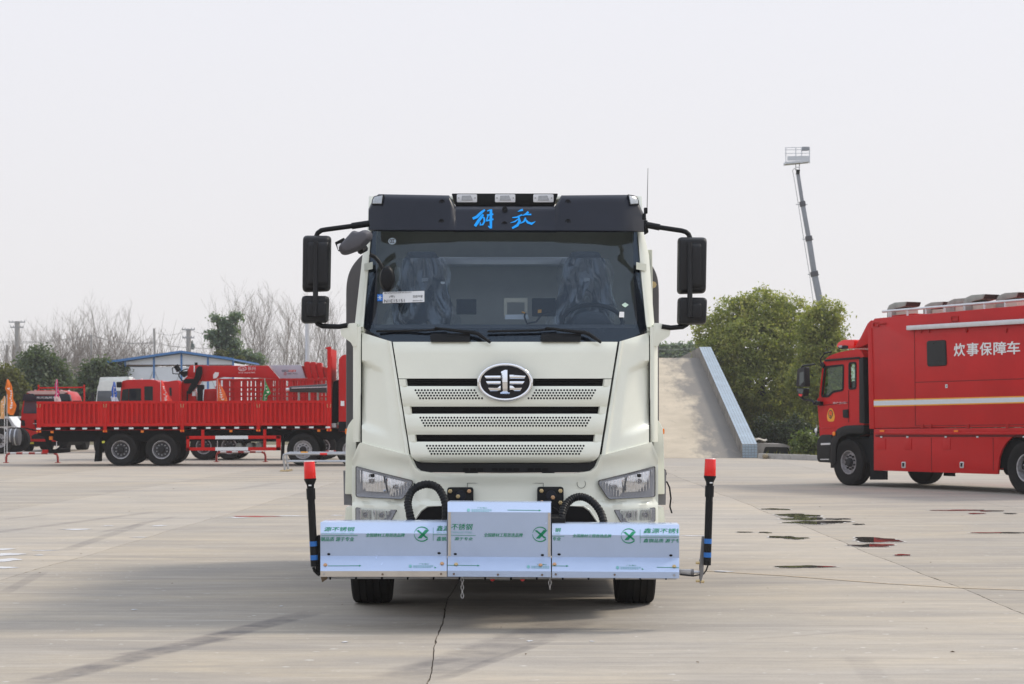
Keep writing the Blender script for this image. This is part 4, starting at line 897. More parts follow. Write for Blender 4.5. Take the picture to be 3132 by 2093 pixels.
def shield(name, x0, x1, xt0, xt1, prof, dY, lipm, sl, slip):
    """folded steel sheet: returns its part and a mapper of photo points onto it"""
    pr_ = [(y, SY + dY + d) for y, d in prof]
    def edge(py, a, t): k = max(0, min(1, (prof[1][0] - py) / (prof[1][0] - prof[0][0]))); return a + (t - a) * k
    pt = lambda px, py, off=0: W(px, py + sl * (px - x0) / (x1 - x0), shY(pr_, py) + off)
    o = None
    mb = MB(); ysl = [p[0] for p in prof]
    for i, y in enumerate(ysl): pass
    rows = []
    for y in ysl: rows.append([pt(edge(y, x0, xt0) + (edge(y, x1, xt1) - edge(y, x0, xt0)) * u, y) for u in np.linspace(0, 1, 13)])
    fl = [Vector((p.x, p.y + .16, p.z)) for p in rows[0]]; rows = [fl] + rows + [[Vector((p.x, p.y + .14, p.z + .004)) for p in rows[-1]]]
    vs = [p for r in rows for p in r]; n = 13; fs = []; mi = []
    for j in range(len(rows) - 1):
        for i in range(n - 1):
            mb.cur = 1 if (j == len(rows) - 2 or (lipm and j == len(rows) - 3)) else 0
            mb.add([rows[j][i], rows[j][i + 1], rows[j + 1][i + 1], rows[j + 1][i]], [(0, 1, 2, 3)])
    mb.cur = 1
    for side in (0, -1):                                        # bent end flanges
        e = [r[side] for r in rows[1:-1]]
        for a, c in zip(e, e[1:]): mb.add([a, c, Vector((c.x, c.y + .10, c.z)), Vector((a.x, a.y + .10, a.z))], [(0, 1, 2, 3)])
    o = part(name, mb, [M_FILM, M_BARE], smooth=0, noclean=True, label=slip)
    return o, pt
_ribbon = ribbon
def prints(o, pt, items):
    mb = MB(); pale = MB(); f = lambda x, y: pt(x, y, -.0035)
    def ribbon(m_, pts, wd, f_):
        wd = wd if hasattr(wd, '__len__') else [wd] * len(pts); P = []; Q = []
        for i in range(len(pts) - 1):
            (xa, ya), (xb, yb) = pts[i], pts[i + 1]; n_ = max(1, int(abs(yb - ya) / 1.5)) if len(pts) < 5 else 1
            for k_ in range(n_): t_ = k_ / n_; P.append((xa + (xb - xa) * t_, ya + (yb - ya) * t_)); Q.append(wd[i] + (wd[i + 1] - wd[i]) * t_)
        P.append(pts[-1]); Q.append(wd[-1]); _ribbon(m_, P, Q, f_)
    for it in items:
        k = it[0]; mb = MB(); pale = MB()
        if k == 't': [text_into(mb, it[1], (it[2][0] + dx, it[2][1], it[2][2] + dx, it[2][3]), (lambda o_: (lambda x, y: pt(x, y, -.0035 - o_)))(.0006 * q_), 0, clip=it[5] if len(it) > 5 else None, shear=.18) for q_, dx in enumerate((-.22, .22))]
        elif k == 'p': text_into(pale, it[1], it[2], f, 0, clip=it[3] if len(it) > 3 else None)
        elif k == 'line': ribbon(mb, [(it[1], it[2]), (it[3], it[4])], it[5], f)
        elif k == 'arrow':
            ribbon(mb, [(it[1], it[2]), (it[3], it[2] + it[4])], 1.3, f); x, y = it[3], it[2] + it[4]; mb.add([f(x - 2, y - 2.6), f(x + 5, y), f(x - 2, y + 2.6)], [(0, 1, 2)])
        elif k == 'logo':
            cx, cy = it[1], it[2]; cl = it[3] if len(it) > 3 else 1e9
            arc = [(cx - 1 + 23 * math.cos(a), cy + 22 * math.sin(a)) for a in [R(40 + 280 * i / 26) for i in range(27)]]
            arc = [p for p in arc if p[0] < cl]; wd = [.6 + 3.2 * (abs(i - 13) / 13) for i in range(27)][:len(arc)]
            half = [p for p in arc if p[1] >= cy]; ribbon(mb, half, [4 - 3 * i / len(half) for i in range(len(half))], f)
            half = [p for p in arc if p[1] < cy]; ribbon(mb, half, [1 + 3 * i / len(half) for i in range(len(half))], f)
            for dx, w_ in ((-1.5, 2.2), (2.3, 3.6)): ribbon(mb, [(cx - 15 + dx, cy - 12), (cx + 14 + dx, cy + 12)] if cx + 14 < cl else [(cx - 15 + dx, cy - 12), (cl, cy - 12 + (cl - cx + 15 - dx) * 24 / 29)], w_, f)
            for dx in (-4, -.8, 2.4, 5.4): ribbon(mb, [(cx - 9 + dx, cy + 13), (min(cl, cx + 15 + dx), cy + 13 - (min(cl, cx + 15 + dx) - cx + 9 - dx) * 26 / 24)], 2.2, f)
        elif k == 'seal':
            cx, cy = it[1], it[2]; pale.add([f(x, y) for x, y in ell(cx, cy, 5, 5, 12)], [tuple(range(12))])
            cl = it[3] if len(it) > 3 else 1e9
            text_into(mb, '广东·佛山', (cx + 27, cy - 9, cx + 56, cy - 5), f, 0, clip=(-1e9, cl))
            for r in range(3): 
                e = min(cl, cx + 72 - 8 * (r == 2))
                for s_ in range(9):
                    a0 = cx + 9 + s_ * 7; a1 = min(e, a0 + 5.6)
                    if a1 > a0: ribbon(pale, [(a0, cy - 2 + r * 3), (a1, cy - 2 + r * 3)], 1.1, f)
            if cx + 84 < cl: mb.add([f(cx + 74, cy + 1), f(cx + 80, cy + 5), f(cx + 74, cy + 6)], [(0, 1, 2)])
        if mb.v: build({'logo': 'green_logo', 'arrow': 'green_arrow', 'line': 'green_line'}.get(k, 'green_writing'), mb, M_GREEN, o, 0, noclean=True)
        if pale.v: build('pale_writing', pale, M_PALEGREEN, o, 0, noclean=True)
def fix(o, pt, bolts, holes, lipb):
    for x, y, m_ in bolts: build('bolt', MB().lathe(pt(x, y, -.001), (0, -1, .3), [(0, .017), (.004, .017), (.004, .012), (.014, .011), (.016, .008)], 6), m_, o, 0)
    for x, y in holes: build('slot_hole', MB().add([pt(a, c, -.0028) for a, c in ell(x, y, 5.2, 3.4, 14)], [tuple(range(14))]), M_MATTE, o, 0, noclean=True)
    for x, y, m_ in lipb: build('rivet', MB().lathe(pt(x, y, -.001), (0, -1, 0), [(0, .009), (.006, .008)], 8), m_, o, 0)
pS = [(1594, .15), (1598, .11), (1632, .0), (1701, .022), (1747, -.095), (1764.5, -.092)]
M_RUST = mat('brown_rivet', (.20, .15, .12), .5, .4, var=.3)
sh, pt = shield('shield', 980, 1366.5, 989, 1366.5, pS, 0, True, 0, 'left spray shield of bluish film covered steel')
prints(sh, pt, [('t', '源不锈钢', (991, 1612, 1085, 1625)), ('p', 'YUAN STAINLESS STEEL', (984, 1629, 1084, 1633.5)), ('line', 983, 1639, 1094, 1638.5, 1.2), ('t', '钢品质 源于专业', (981, 1643, 1083, 1656)), ('t', '全国建材工程首选品牌', (1119, 1631, 1238, 1643)), ('logo', 1291, 1634), ('line', 1325, 1614, 1325, 1654, 1), ('line', 1325, 1636, 1366, 1636, 1.2), ('t', '鑫源', (1335, 1608, 1376, 1624), 0, None, (0, 1366)), ('p', 'XIN YUAN', (1335, 1627, 1380, 1632), (0, 1366)), ('t', '鑫钢品', (1335, 1642, 1378, 1655), 0, None, (0, 1366)), ('arrow', 1003, 1731, 1100, -.5), ('seal', 1255, 1732)])
fix(sh, pt, [(995, 1729, M_COPPER), (1352, 1725, M_COPPER)], [(1005.5, 1695.5), (1343, 1692.5)], [(991, 1757, M_STEEL), (1170, 1757, M_RUST), (1349, 1756, M_RUST)])
pS2 = [(1534, .11), (1536, .09), (1566, .0), (1703, .03), (1746, -.085), (1764, -.082)]
sh, pt = shield('shield', 1369, 1685, 1374, 1687, pS2, -.015, False, 2, 'taller middle spray shield of bluish film covered steel')
for x0, x1 in ((1370.5, 1379), (1676, 1684)): build('bare_strip', MB().grid(lambda u, v: pt(x0 + (x1 - x0) * u, 1567 + 134 * v, -.002), 1, 4), M_BARE, sh, 0, noclean=True)
prints(sh, pt, [('t', '不锈钢', (1380, 1602, 1446, 1621)), ('p', 'TAINLESS STEEL', (1379, 1626, 1445, 1631)), ('line', 1379, 1637.5, 1455, 1638, 1.2), ('t', '源于专业', (1390, 1643, 1446, 1653)), ('t', '全国建材工程首选品牌', (1480, 1630, 1599, 1642)), ('logo', 1653, 1633, 1675), ('seal', 1433, 1560, 1513), ('arrow', 1552, 1559, 1650, .5), ('arrow', 1368, 1729, 1462, .5), ('seal', 1616, 1732, 1680)])
fix(sh, pt, [(1395, 1727, M_ZINC), (1653, 1728, M_COPPER)], [(1392.5, 1695), (1659, 1696.5)], [(1388, 1756, M_RUST), (1523, 1757, M_RUST), (1658, 1757, M_RUST)])
pS3 = [(1600, .15), (1603, .11), (1636, .0), (1704, .022), (1748, -.095), (1767, -.092)]
sh, pt = shield('shield', 1688.5, 2077.5, 1689, 2075, pS3, 0, False, 2.5, 'right spray shield of bluish film covered steel')
prints(sh, pt, [('t', '钢', (1698, 1615, 1716, 1627)), ('p', 'STEEL', (1692, 1630, 1714, 1634)), ('line', 1689, 1640.5, 1726, 1640.5, 1.2), ('t', '专业', (1690, 1643, 1715, 1654)), ('t', '全国建材工程首选品牌', (1751, 1633, 1870, 1644)), ('logo', 1924, 1638), ('line', 1958, 1618, 1958, 1660, 1), ('line', 1958, 1642, 2076, 1641, 1.2), ('t', '鑫源不锈钢', (1968, 1614, 2092, 1629), 0, None, (0, 2075)), ('p', 'XIN YUAN STAINLESS STEEL', (1968, 1633, 2096, 1637), (0, 2075)), ('t', '鑫钢品质 源于专业', (1968, 1646, 2096, 1658), 0, None, (0, 2075)), ('arrow', 1688, 1731, 1734, 0), ('seal', 1889, 1735), ('line', 2009, 1733, 2077, 1734, 1.3)])
fix(sh, pt, [(1696, 1727, M_COPPER), (2062, 1731, M_ZINC)], [(1710, 1696), (2052, 1697)], [(1700, 1757, M_RUST), (1880, 1757, M_RUST), (2062, 1757, M_STEEL)])
part('shield_frame', MB().box((0.0, 15.52, .62), (2.55, .12, .12)).box((0, 15.45, .42), (2.5, .05, .05)), M_CHASSIS)
part('corner_clamp', MB().ext([W(x, y, 15.3) for x, y in ((981, 1765), (985, 1782), (1000, 1772), (1000, 1765))], (0, .06, 0)), mat('rusty_clamp', (.16, .12, .08), .6, .4, var=.4))
part('spray_pipe', MB().tube([(TC(995, 15.4), 15.42, W(0, 1766, 15.4).z), (TC(2070, 15.4), 15.42, W(0, 1768, 15.4).z)], .014, 8), M_STEEL)
for i in range(14):
    x = 1010 + i * 79; part('spray_nozzle', MB().lathe(W(x, 1766, 15.40), (0, 0, -1), [(0, .008), (.012, .008), (.02, .004)], 8), M_CHASSIS)
# --- warning beacons on posts at both ends of the bar
def beacon(xt, yt, xb, yb, s):
    Yb = 15.3; d = W(xb, yb, Yb) - W(xt, yt, Yb); L_ = d.length; d.normalize(); p = lambda py: W(xt + (xb - xt) * (py - yt) / (yb - yt), py, Yb)
    top = p(yt); K = Yb / F
    post = part('beacon_post', MB().tube([p(yt + 130), p(yb)], .0295, 14), M_BLACK)
    def lt(name, rows, m_): return build(name, MB().lathe(top, d, [(y * K, r * K) for y, r in rows], 20), m_, post, smooth=40)
    lt('beacon_base', [(52, 18.8), (56, 18.8), (72, 11.5), (80, 11), (84, 9), (84, 3)], M_BLACK)
    lt('beacon_lens', [(0, 15.5), (2, 17), (50, 18.2), (53, 17)], M_LAMPRED)
    lt('lens_cap', [(-1.6, 14.5), (0.5, 16.3)], mat('pale_pink_lens_top', (.75, .55, .52), .3))
    build('post_collar', MB().tube([p(yt + 82), p(yt + 116)], .035, 14), M_BLACK, post)
    build('post_tube', MB().tube([p(yt + 112), p(yt + 136)], .0285, 14), M_BLACK, post)
    for a, c in ((244, 259), (286, 301)): build('tape_band', MB().tube([p(yt + a), p(yt + c)], .0302, 14, True), M_BLUETAPE, post)
    q = W(xt + s * 2, yt + 73, Yb - .034); build('small_label', MB().box(q, (.022, .004, .010)), M_WHITE, post, 0)
    return post
beacon(946, 1412, 962, 1733, 1)
b2 = beacon(2173, 1404, 2163, 1729, 1)
part('bracket_arm', MB().ext([W(x, y, 15.33) for x, y in rpoly([(963, 1642), (973, 1637), (979, 1638), (979, 1762), (965, 1742)], 3, 2)], (0, .04, 0)), M_BLACK, bevel=.004)
part('bracket_arm', MB().ext([W(x, y, 15.35) for x, y in ((2147, 1641), (2154, 1641), (2152, 1755), (2143, 1786), (2141, 1785), (2141, 1720))], (0, .03, 0)), mat('grey_bracket_steel', (.22, .22, .23), .5, .5, var=.2), bevel=.003)
part('bracket_plate', MB().box(W(2143, 1740, 15.38), (.02, .05, .16)), M_STEEL, bevel=.003)
part('support_bar', MB().bar(W(2076, 1750, 15.4), W(2115, 1750, 15.4), .042, .042), M_STEEL, bevel=.004)
part('support_bar', MB().tube([W(2113, 1750, 15.4), W(2141, 1751, 15.4)], .013, 10), M_SILVER)
part('clamp_ring', MB().lathe(W(2117, 1751, 15.4), (1, 0, 0), [(-.012, .027), (.012, .027)], 12), MATS['grey_bracket_steel'])
for x, y in ((2134, 1722), (2134, 1777), (2148, 1779)): part('clamp_bolt', MB().lathe(W(x, y, 15.36), (1, 0, 0), [(-.015, .012), (.015, .012)], 6), M_ZINC, smooth=0)
part('power_lead', MB().tube([W(x, y, 15.36) for x, y in ((2166, 1728), (2160, 1745), (2152, 1756), (2120, 1762), (2080, 1758))], .006, 6), M_BLACK)
part('power_lead', MB().tube([W(x, y, 15.32) for x, y in ((958, 1735), (962, 1746), (970, 1754), (978, 1760))], .012, 6), M_BLACK)
# --- hanging chains, each link its own piece
def chain(x, y0, n, step):
    c = part('chain', MB().tube([W(x, y0 - 4, 15.36), W(x, y0, 15.36)], .006, 6), M_STEEL)
    for k in range(n):
        cy = y0 + step * (k + .5) - 2; mb = MB(); hh = step * .62; ww = 4.2 if k % 2 == 0 else 1.0; P = []
        for a in range(13):
            th = 2 * math.pi * a / 12; b_ = W(x, cy, 15.36)
            P.append(b_ + Vector(((ww * math.cos(th)) * 15.36 / F, (0 if k % 2 == 0 else .0095 * math.cos(th)), hh * math.sin(th) * 15.36 / F)))
        mb.tube(P, .0042, 6, False); build('chain_link', mb, M_STEEL, c, smooth=60)
chain(1414, 1768, 5, 12.5); chain(1682, 1752, 4, 13)
# ================================================================ big red fire service support truck on the right
FW0 = Vector((7.65, 44.8, 0)); FR = Vector((.49, -.8717, 0)); FN = Vector((.8717, .49, 0))   # rearward, away from the camera
def FP(px, py, w=0.0):
    """point of the truck's side plane (w metres behind the near side) seen at a photo position"""
    B = FW0 + FN * w; q = (px - CX) / F; s = (q * B.y - B.x) / (FR.x - q * FR.y); p = B + FR * s
    return Vector((p.x, p.y, EYE + (HY - py) * p.y / F))
def FL(s, w, z): return FW0 + FR * s + FN * w + Vector((0, 0, z))
def fs(px, w=0): B = FW0 + FN * w; q = (px - CX) / F; return (q * B.y - B.x) / (FR.x - q * FR.y)
fire = thing('fire_truck', FW0 + FN * 1.25 + FR * 3, 'large red kitchen support truck with a box body parked in front of the tree', 'fire truck')
def fpart(name, mb, m, parent=None, **k): return build(name, mb, m, parent or fire, **k)
BWD = 2.5                                             # body width
def fprism(ol, w0, w1, r=0): 
    pts = rpoly(ol, r, 3) if r else ol
    mb = MB(); mb.ext([FP(x, y, 0) + FN * w0 for x, y in pts], FN * (w1 - w0)); return mb
def side_line(s, z0, z1): pass
# box body: measured at its front edge and carried 7.2 m to the rear
sA = fs(2664); sB = sA + 6.7
def bz(px, py): return FP(px, py).z
zt0, zt1 = bz(2709, 971), bz(3132, 934); sl = (zt1 - zt0) / (fs(3132) - fs(2709))
ztop = lambda s: zt0 + sl * (s - fs(2709))
zb0 = bz(2675, 1310); zbot = lambda s: zb0 + .012 * (s - sA)
pts = [FL(sA, 0, zbot(sA)), FL(sB, 0, zbot(sB)), FL(sB, 0, ztop(sB)), FL(sA + .12, 0, ztop(sA) + .0), FL(sA, 0, ztop(sA) - .10)]
mb = MB(); mb.ext(pts, FN * BWD); fpart('box_body', mb, M_RED, bevel=.02)
# recessed locker panel standing 4 mm proud with visible shut lines
def fquad(a, b, c, d, w0=-.006, w1=.0): return MB().ext([FP(*p) + FN * w0 for p in (a, b, c, d)], FN * (w1 - w0))
def fseam(p, q, t=.012): return MB().bar(FP(*p) - FN * .002, FP(*q) - FN * .002, t, .006, up=FN)
M_SEAM = mat('dark_red_shut_line', (.10, .008, .008), .6)
for p, q in (((2797, 1010), (2800, 1303)), ((2800, 1303), (3160, 1299)), ((2799, 1170), (3160, 1158))): fpart('shut_line', fseam(p, q), M_SEAM, smooth=0)
fpart('corner_post', fprism([(2655, 1003), (2667, 1003), (2675, 1312), (2660, 1312)], -.012, .05), M_RED, bevel=.006)
# lower skirt
sk0 = fs(2671); zs = bz(2673, 1439)
arch = [FP(3132 + 0, 1349)]
wc = FL(5.66, 0, .54 + .04); rad = .66
mb = MB(); ring = [FL(sk0, 0, zs), FL(5.66 - .80, 0, zs + .02)]
for k in range(13):
    a = math.pi * (1 - k / 12); ring.append(FL(5.66 + .78 * math.cos(a), 0, .56 + .70 * math.sin(a)))
ring += [FL(5.66 + .80, 0, zs + .02), FL(sB, 0, zs + .03), FL(sB, 0, zbot(sB) - .012), FL(sk0, 0, zbot(sk0) - .012)]
mb.ext([p + FN * .015 for p in ring], FN * .05); fpart('skirt', mb, M_RED, bevel=.006)
mb = MB(); mb.ext([p + FN * (BWD - .065) for p in ring], FN * .05); fpart('skirt', mb, M_RED, bevel=.006)
fpart('skirt_trim', MB().bar(FP(2677, 1325) - FN * .01, FP(3160, 1326) - FN * .01, .05, .05, up=FN), M_RED, bevel=.01)
fpart('skirt_recess', MB().bar(FP(2677, 1334) + FN * .012, FP(3160, 1334) + FN * .012, .03, .02, up=FN), M_SEAM)
for px in (2847, 3036): fpart('shut_line', MB().bar(FP(px, 1340) + FN * .012, FP(px + 1, 1440) + FN * .012, .010, .006, up=FN), M_SEAM, smooth=0)
for x0, x1 in ((2680, 2708), (2764, 2787), (2883, 2906)): fpart('filler_flap', fprism([(x0, 1342), (x1, 1341), (x1, 1376), (x0, 1377)], .004, .02, 2), M_RED, bevel=.004)
for x in (2695, 2775, 2892, 2989, 3131): fpart('silver_catch', fprism([(x - 3, 1334.5), (x + 3, 1334.5), (x + 3, 1339), (x - 3, 1339)], .0, .02), M_SILVER)
for x in (2763, 2941):
    o = fpart('latch', fprism([(x - 6, 1413), (x + 6, 1413), (x + 6, 1432), (x - 6, 1432)], .002, .02, 3), M_SILVER, bevel=.002)
    build('latch_paddle', fprism([(x - 3.5, 1416), (x + 3.5, 1416), (x + 2, 1428), (x - 3, 1428)], -.004, .003, 1), M_BLACK, o)
for x in (2822, 2847, 2962, 3082): fpart('hinge', fprism([(x - 4, 1299), (x + 4, 1298), (x + 4, 1310), (x - 4, 1310)], -.02, .0, 1), M_REDD, bevel=.004)
for x in (2698, 2924): fpart('amber_side_marker', fprism([(x - 6, 1316), (x + 7, 1315.5), (x + 7, 1321.5), (x - 6, 1322)], -.008, .0), M_AMBER)
# reflective stripe: white with yellow borders (flat print)
def strip(p, q, hpx0, hpx1, m_, off): 
    a, b_ = Vector(p), Vector(q)
    return MB().add([FP(a.x, a.y - hpx0) - FN * off, FP(b_.x, b_.y - hpx0) - FN * off, FP(b_.x, b_.y + hpx1) - FN * off, FP(a.x, a.y + hpx1) - FN * off], [(0, 1, 2, 3)])
l0, r0 = (2669, 1234), (3170, 1221.5)
o = fpart('yellow_stripe', strip(l0, r0, 11, 11, 0, .004), M_YELLOW, smooth=0, noclean=True)
build('white_stripe', strip(l0, r0, 7.2, 7.2, 0, .006), mat('white_reflective_stripe', (.62, .66, .70), .35, var=.05, scale=20), o, 0, noclean=True)
# awning rail, window, lettering, roof rail, vents
fpart('awning_rail', MB().bar(FP(2783, 1004) - FN * .06, FP(3180, 981) - FN * .06, .10, .09, up=FN), M_SILVER, bevel=.01)
for x in (2820, 2844, 2958, 3080): fpart('awning_bracket', fprism([(x - 2, 1006), (x + 3, 1005), (x, 1018), (x - 3, 1018)], -.03, .0), M_REDD)
o = fpart('window', fprism([(2835, 1043), (2894, 1040), (2897, 1119), (2837, 1122)], -.012, .02, 8), M_BLACK, bevel=.004)
build('pane', fprism([(2838, 1046), (2891, 1043), (2894, 1116), (2840, 1119)], -.014, -.010, 6), M_DARKGL, o, 0)
mb = MB(); f = lambda x, y: FP(x, y - (x - 2919) * .038) - FN * .005
for ch, (x0, x1) in zip('炊事保障车', ((2919, 2952), (2958, 2993), (2998, 3034), (3040, 3078), (3081, 3120))): [text_into(mb, ch, (x0 + dx, 1051.5 + dy, x1 + dx, 1090.5 + dy), (lambda o_: (lambda x, y: f(x, y) - FN * o_))(.0008 * k_)) for k_, (dx, dy) in enumerate(((-.9, 0), (.9, 0), (0, -.7), (0, .7), (-.45, 0), (.45, 0)))]
fpart('white_lettering', mb, M_WHITE, smooth=0, noclean=True)
def small_frame(x0, y0, x1, y1):
    mb = MB(); P = [FP(x, y) - FN * .01 for x, y in ((x0, y0), (x1, y0 - .6), (x1, y1), (x0, y1 + .6))]
    for a, b_ in zip(P, P[1:] + P[:1]): mb.bar(a, b_, .016, .02, up=FN)
    return mb
fpart('lamp_guard', small_frame(2911, 969, 2931, 981), M_REDD); fpart('lamp_guard', small_frame(2672, 988, 2688, 999), M_REDD); fpart('tie_lever', MB().bar(FP(2690, 991) - FN * .02, FP(2712, 989) - FN * .02, .03, .03, up=FN), M_REDD, bevel=.008)
fpart('door_lock', fprism([(2892, 1176), (2899, 1176), (2899, 1187), (2892, 1187)], -.01, .0), M_SILVER); build('keyhole', fprism([(2894.5, 1180), (2897, 1180), (2897, 1183), (2894.5, 1183)], -.012, -.009), M_BLACK, fire, 0)
mb = MB(); rl = lambda px: 952 - (px - 2687) * .0805
p0, p1 = FP(2687, 953) + FN * .12, FP(3180, 912) + FN * .12; mb.tube([p0, p1], .028, 8); rail = fpart('roof_rail', mb, M_SILVER, smooth=60)
p2, p3 = p0 + FN * 2.2, p1 + FN * 2.2; build('far_rail', MB().tube([p2, p3], .028, 8), M_SILVER, rail, smooth=60)
for k, px in enumerate((2707, 2712, 2763, 2819, 2876, 2937, 2998, 3061, 3126)):
    s_ = fs(px); base = FL(s_, .12, ztop(s_) - .02); t = (s_ - fs(2687)) / (fs(3180) - fs(2687)); build('rail_post', MB().tube([base, p0.lerp(p1, t)], .024, 6), M_SILVER, rail)
    base2 = base + FN * 2.2; build('rail_post', MB().tube([base2, p2.lerp(p3, t)], .024, 6), M_SILVER, rail)
M_VENT = mat('weathered_grey_vent', (.36, .38, .35), .7, var=.3, scale=5)
for x, wv in ((2735, .55), (2845, 1.3), (2915, 1.0), (2968, .55), (3068, .8)):
    s_ = fs(x, wv); zc = ztop(s_) - .03
    L_ = .72; Wd = .42; H = .34
    hood = []
    for a, z in ((0, 0), (0, .24), (.07, .33), (.26, .38), (.66, .38), (.61, .28), (.26, .24), (.26, 0)): hood.append(FL(s_ + a - .0, wv - Wd / 2, zc + z))
    o = fpart('roof_vent', MB().ext(hood, FN * Wd), M_VENT, bevel=.01)
    build('vent_base', MB().ext([FL(s_ + a, wv - Wd * .42, zc + z) for a, z in ((.26, 0), (.60, 0), (.60, .22), (.26, .22))], FN * Wd * .84), mat('cream_vent_base', (.62, .58, .50), .7, var=.15), o)
    build('vent_opening', MB().ext([FL(s_ + a, wv - Wd * .46, zc + z) for a, z in ((.612, .285), (.662, .375), (.68, .375), (.63, .285))], FN * Wd * .92), mat('dark_brown_vent_mesh', (.06, .045, .04), .9), o)
fpart('roof_hatch', MB().ext([FL(a, .3, ztop(a) + z) for a, z in ((sA + .25, -.02), (sA + 1.1, -.02), (sA + 1.1, .06), (sA + .25, .06))], FN * 1.9), M_RED, bevel=.01)
# ---- cab
cab_ol = [(2497, 1222), (2506, 1338), (2545, 1336), (2580, 1312), (2641, 1304), (2641, 1092), (2630, 1066), (2560, 1078), (2528, 1092), (2514, 1110), (2503, 1216)]
def tap(p, w):                                             # front corners pull in a little away from the door plane
    return p
pts = rpoly(cab_ol, [2, 3, 0, 0, 0, 2, 14, 22, 12, 4, 2], 3)
wins = [rpoly([(2521, 1123), (2578, 1117), (2577, 1193), (2546, 1199), (2532, 1213), (2512, 1213)], 4, 2), rpoly([(2596, 1111), (2616, 1110), (2616, 1188), (2596, 1190)], 4, 2)]
def holed(outer, holes, w0, w1):
    """sheet with window openings: filled outline minus holes, given thickness"""
    bm = bmesh.new(); es = []
    for ring in [outer] + holes:
        vs = [bm.verts.new(FP(x, y, 0) + FN * w0) for x, y in ring]; es += [bm.edges.new((vs[i], vs[(i + 1) % len(vs)])) for i in range(len(vs))]
    bmesh.ops.triangle_fill(bm, use_beauty=True, use_dissolve=False, edges=es); bm.verts.index_update()
    mb = MB(); n = len(bm.verts); a = [v.co.copy() for v in bm.verts]; b_ = [p + FN * (w1 - w0) for p in a]
    fs_ = [tuple(v.index for v in f.verts) for f in bm.faces]; mb.add(a + b_, fs_ + [tuple(i + n for i in f)[::-1] for f in fs_] + [(e.verts[0].index, e.verts[1].index, e.verts[1].index + n, e.verts[0].index + n) for e in bm.edges if len(e.link_faces) == 1])
    bm.free(); return mb
cab = fpart('cab', holed(pts, wins, 0.02, .07), M_RED, smooth=30)
build('far_side', holed(pts, wins, BWD - .07, BWD - .02), M_RED, cab, smooth=30)
mb = MB(); N = len(pts)                                    # roof, front and back skins between the two sides
inner = [FP(x, y) for x, y in pts]
for i in range(N):
    a, b_ = pts[i], pts[(i + 1) % N]
    front_glass = a[0] < 2520 and b_[0] < 2520 and 1105 < (a[1] + b_[1]) / 2 < 1212
    if front_glass: continue
    pa, pb = FP(*a), FP(*b_); mb.add([pa + FN * .02, pb + FN * .02, pb + FN * (BWD - .02), pa + FN * (BWD - .02)], [(0, 1, 2, 3)])
build('cab_skin', mb, M_RED, cab, smooth=50, noclean=True)
fg = glass_mat('greenish_cab_glass', (.62, .74, .66), (.8, .9, .88), .03)
build('windscreen', MB().add([FP(2503, 1214) + FN * .06, FP(2514, 1110) + FN * .06, FP(2514, 1110) + FN * (BWD - .06), FP(2503, 1214) + FN * (BWD - .06)], [(0, 1, 2, 3)]), fg, cab, 0, noclean=True)
for wv in (.045, BWD - .045):
    for ol in wins: build('side_window', MB().add([FP(x, y) + FN * wv for x, y in ol], [tuple(range(len(ol)))]), fg, cab, 0, noclean=True)
mb = MB()                                                   # black window rubber
for ol in wins:
    for a, b_ in zip(ol, ol[1:] + ol[:1]): mb.bar(FP(*a) + FN * .015, FP(*b_) + FN * .015, .045, .02, up=FN)
build('window_seal', mb, M_BLACK, cab, 0)
mb = MB(); mb.ext([FP(x, y) + FN * .25 for x, y in ((2556, 1190), (2572, 1175), (2578, 1165), (2584, 1165), (2588, 1225), (2552, 1225))], FN * .55); mb.ext([FP(x, y) + FN * 1.6 for x, y in ((2556, 1190), (2572, 1175), (2578, 1165), (2584, 1165), (2588, 1225), (2552, 1225))], FN * .55); build('seats', mb, M_SEATC, cab, bevel=.03)
build('dash', MB().ext([FP(x, y) + FN * .1 for x, y in ((2508, 1215), (2512, 1205), (2532, 1208), (2536, 1222), (2508, 1228))], FN * (BWD - .2)), M_SEATC, cab)
build('cab_floor_block', MB().ext([FP(x, y) + FN * .08 for x, y in ((2506, 1300), (2506, 1230), (2640, 1225), (2640, 1300))], FN * (BWD - .16)), M_SEATC, cab, 0)
fpart('drip_rail', MB().bar(FP(2525, 1103) - FN * .01, FP(2630, 1095) - FN * .01, .05, .03, up=FN), M_BLACK, bevel=.008)
fpart('front_trim', MB().bar(FP(2513, 1112) - FN * .0, FP(2521, 1122) - FN * .0, .09, .05, up=FN), M_BLACK)
fpart('side_baffle', fprism([(2628, 1096), (2641, 1092), (2646, 1296), (2629, 1294)], -.012, .4), M_BLACK, bevel=.01)
fpart('rear_dark_gap', fprism([(2645, 1120), (2656, 1116), (2664, 1322), (2648, 1330)], .12, 2.2), M_CHASSIS)
fpart('air_intake', fprism([(2642, 1045), (2656, 1020), (2656, 1120), (2645, 1120)], .25, 2.1), M_REDD)
for p, q in (((2594, 1194), (2594, 1292)), ((2502, 1242), (2594, 1231))): fpart('door_shut_line', MB().bar(FP(*p) + FN * .016, FP(*q) + FN * .016, .012, .012, up=FN), M_SEAM, smooth=0)
fpart('door_crease', MB().bar(FP(2508, 1310) + FN * .012, FP(2552, 1309) + FN * .012, .02, .012, up=FN), M_RED, bevel=.004)
fpart('door_handle', fprism([(2578, 1254), (2594, 1252), (2595, 1279), (2579, 1278)], -.012, .02, 3), M_BLACK, bevel=.006)
mb = MB(); text_into(mb, 'SINO 350', (2546, 1230, 2575, 1236.5), lambda x, y: FP(x, y) + FN * .016); text_into(mb, '国六', (2578, 1229, 2588, 1236), lambda x, y: FP(x, y) + FN * .016); fpart('door_lettering', mb, M_WHITE, smooth=0, noclean=True)
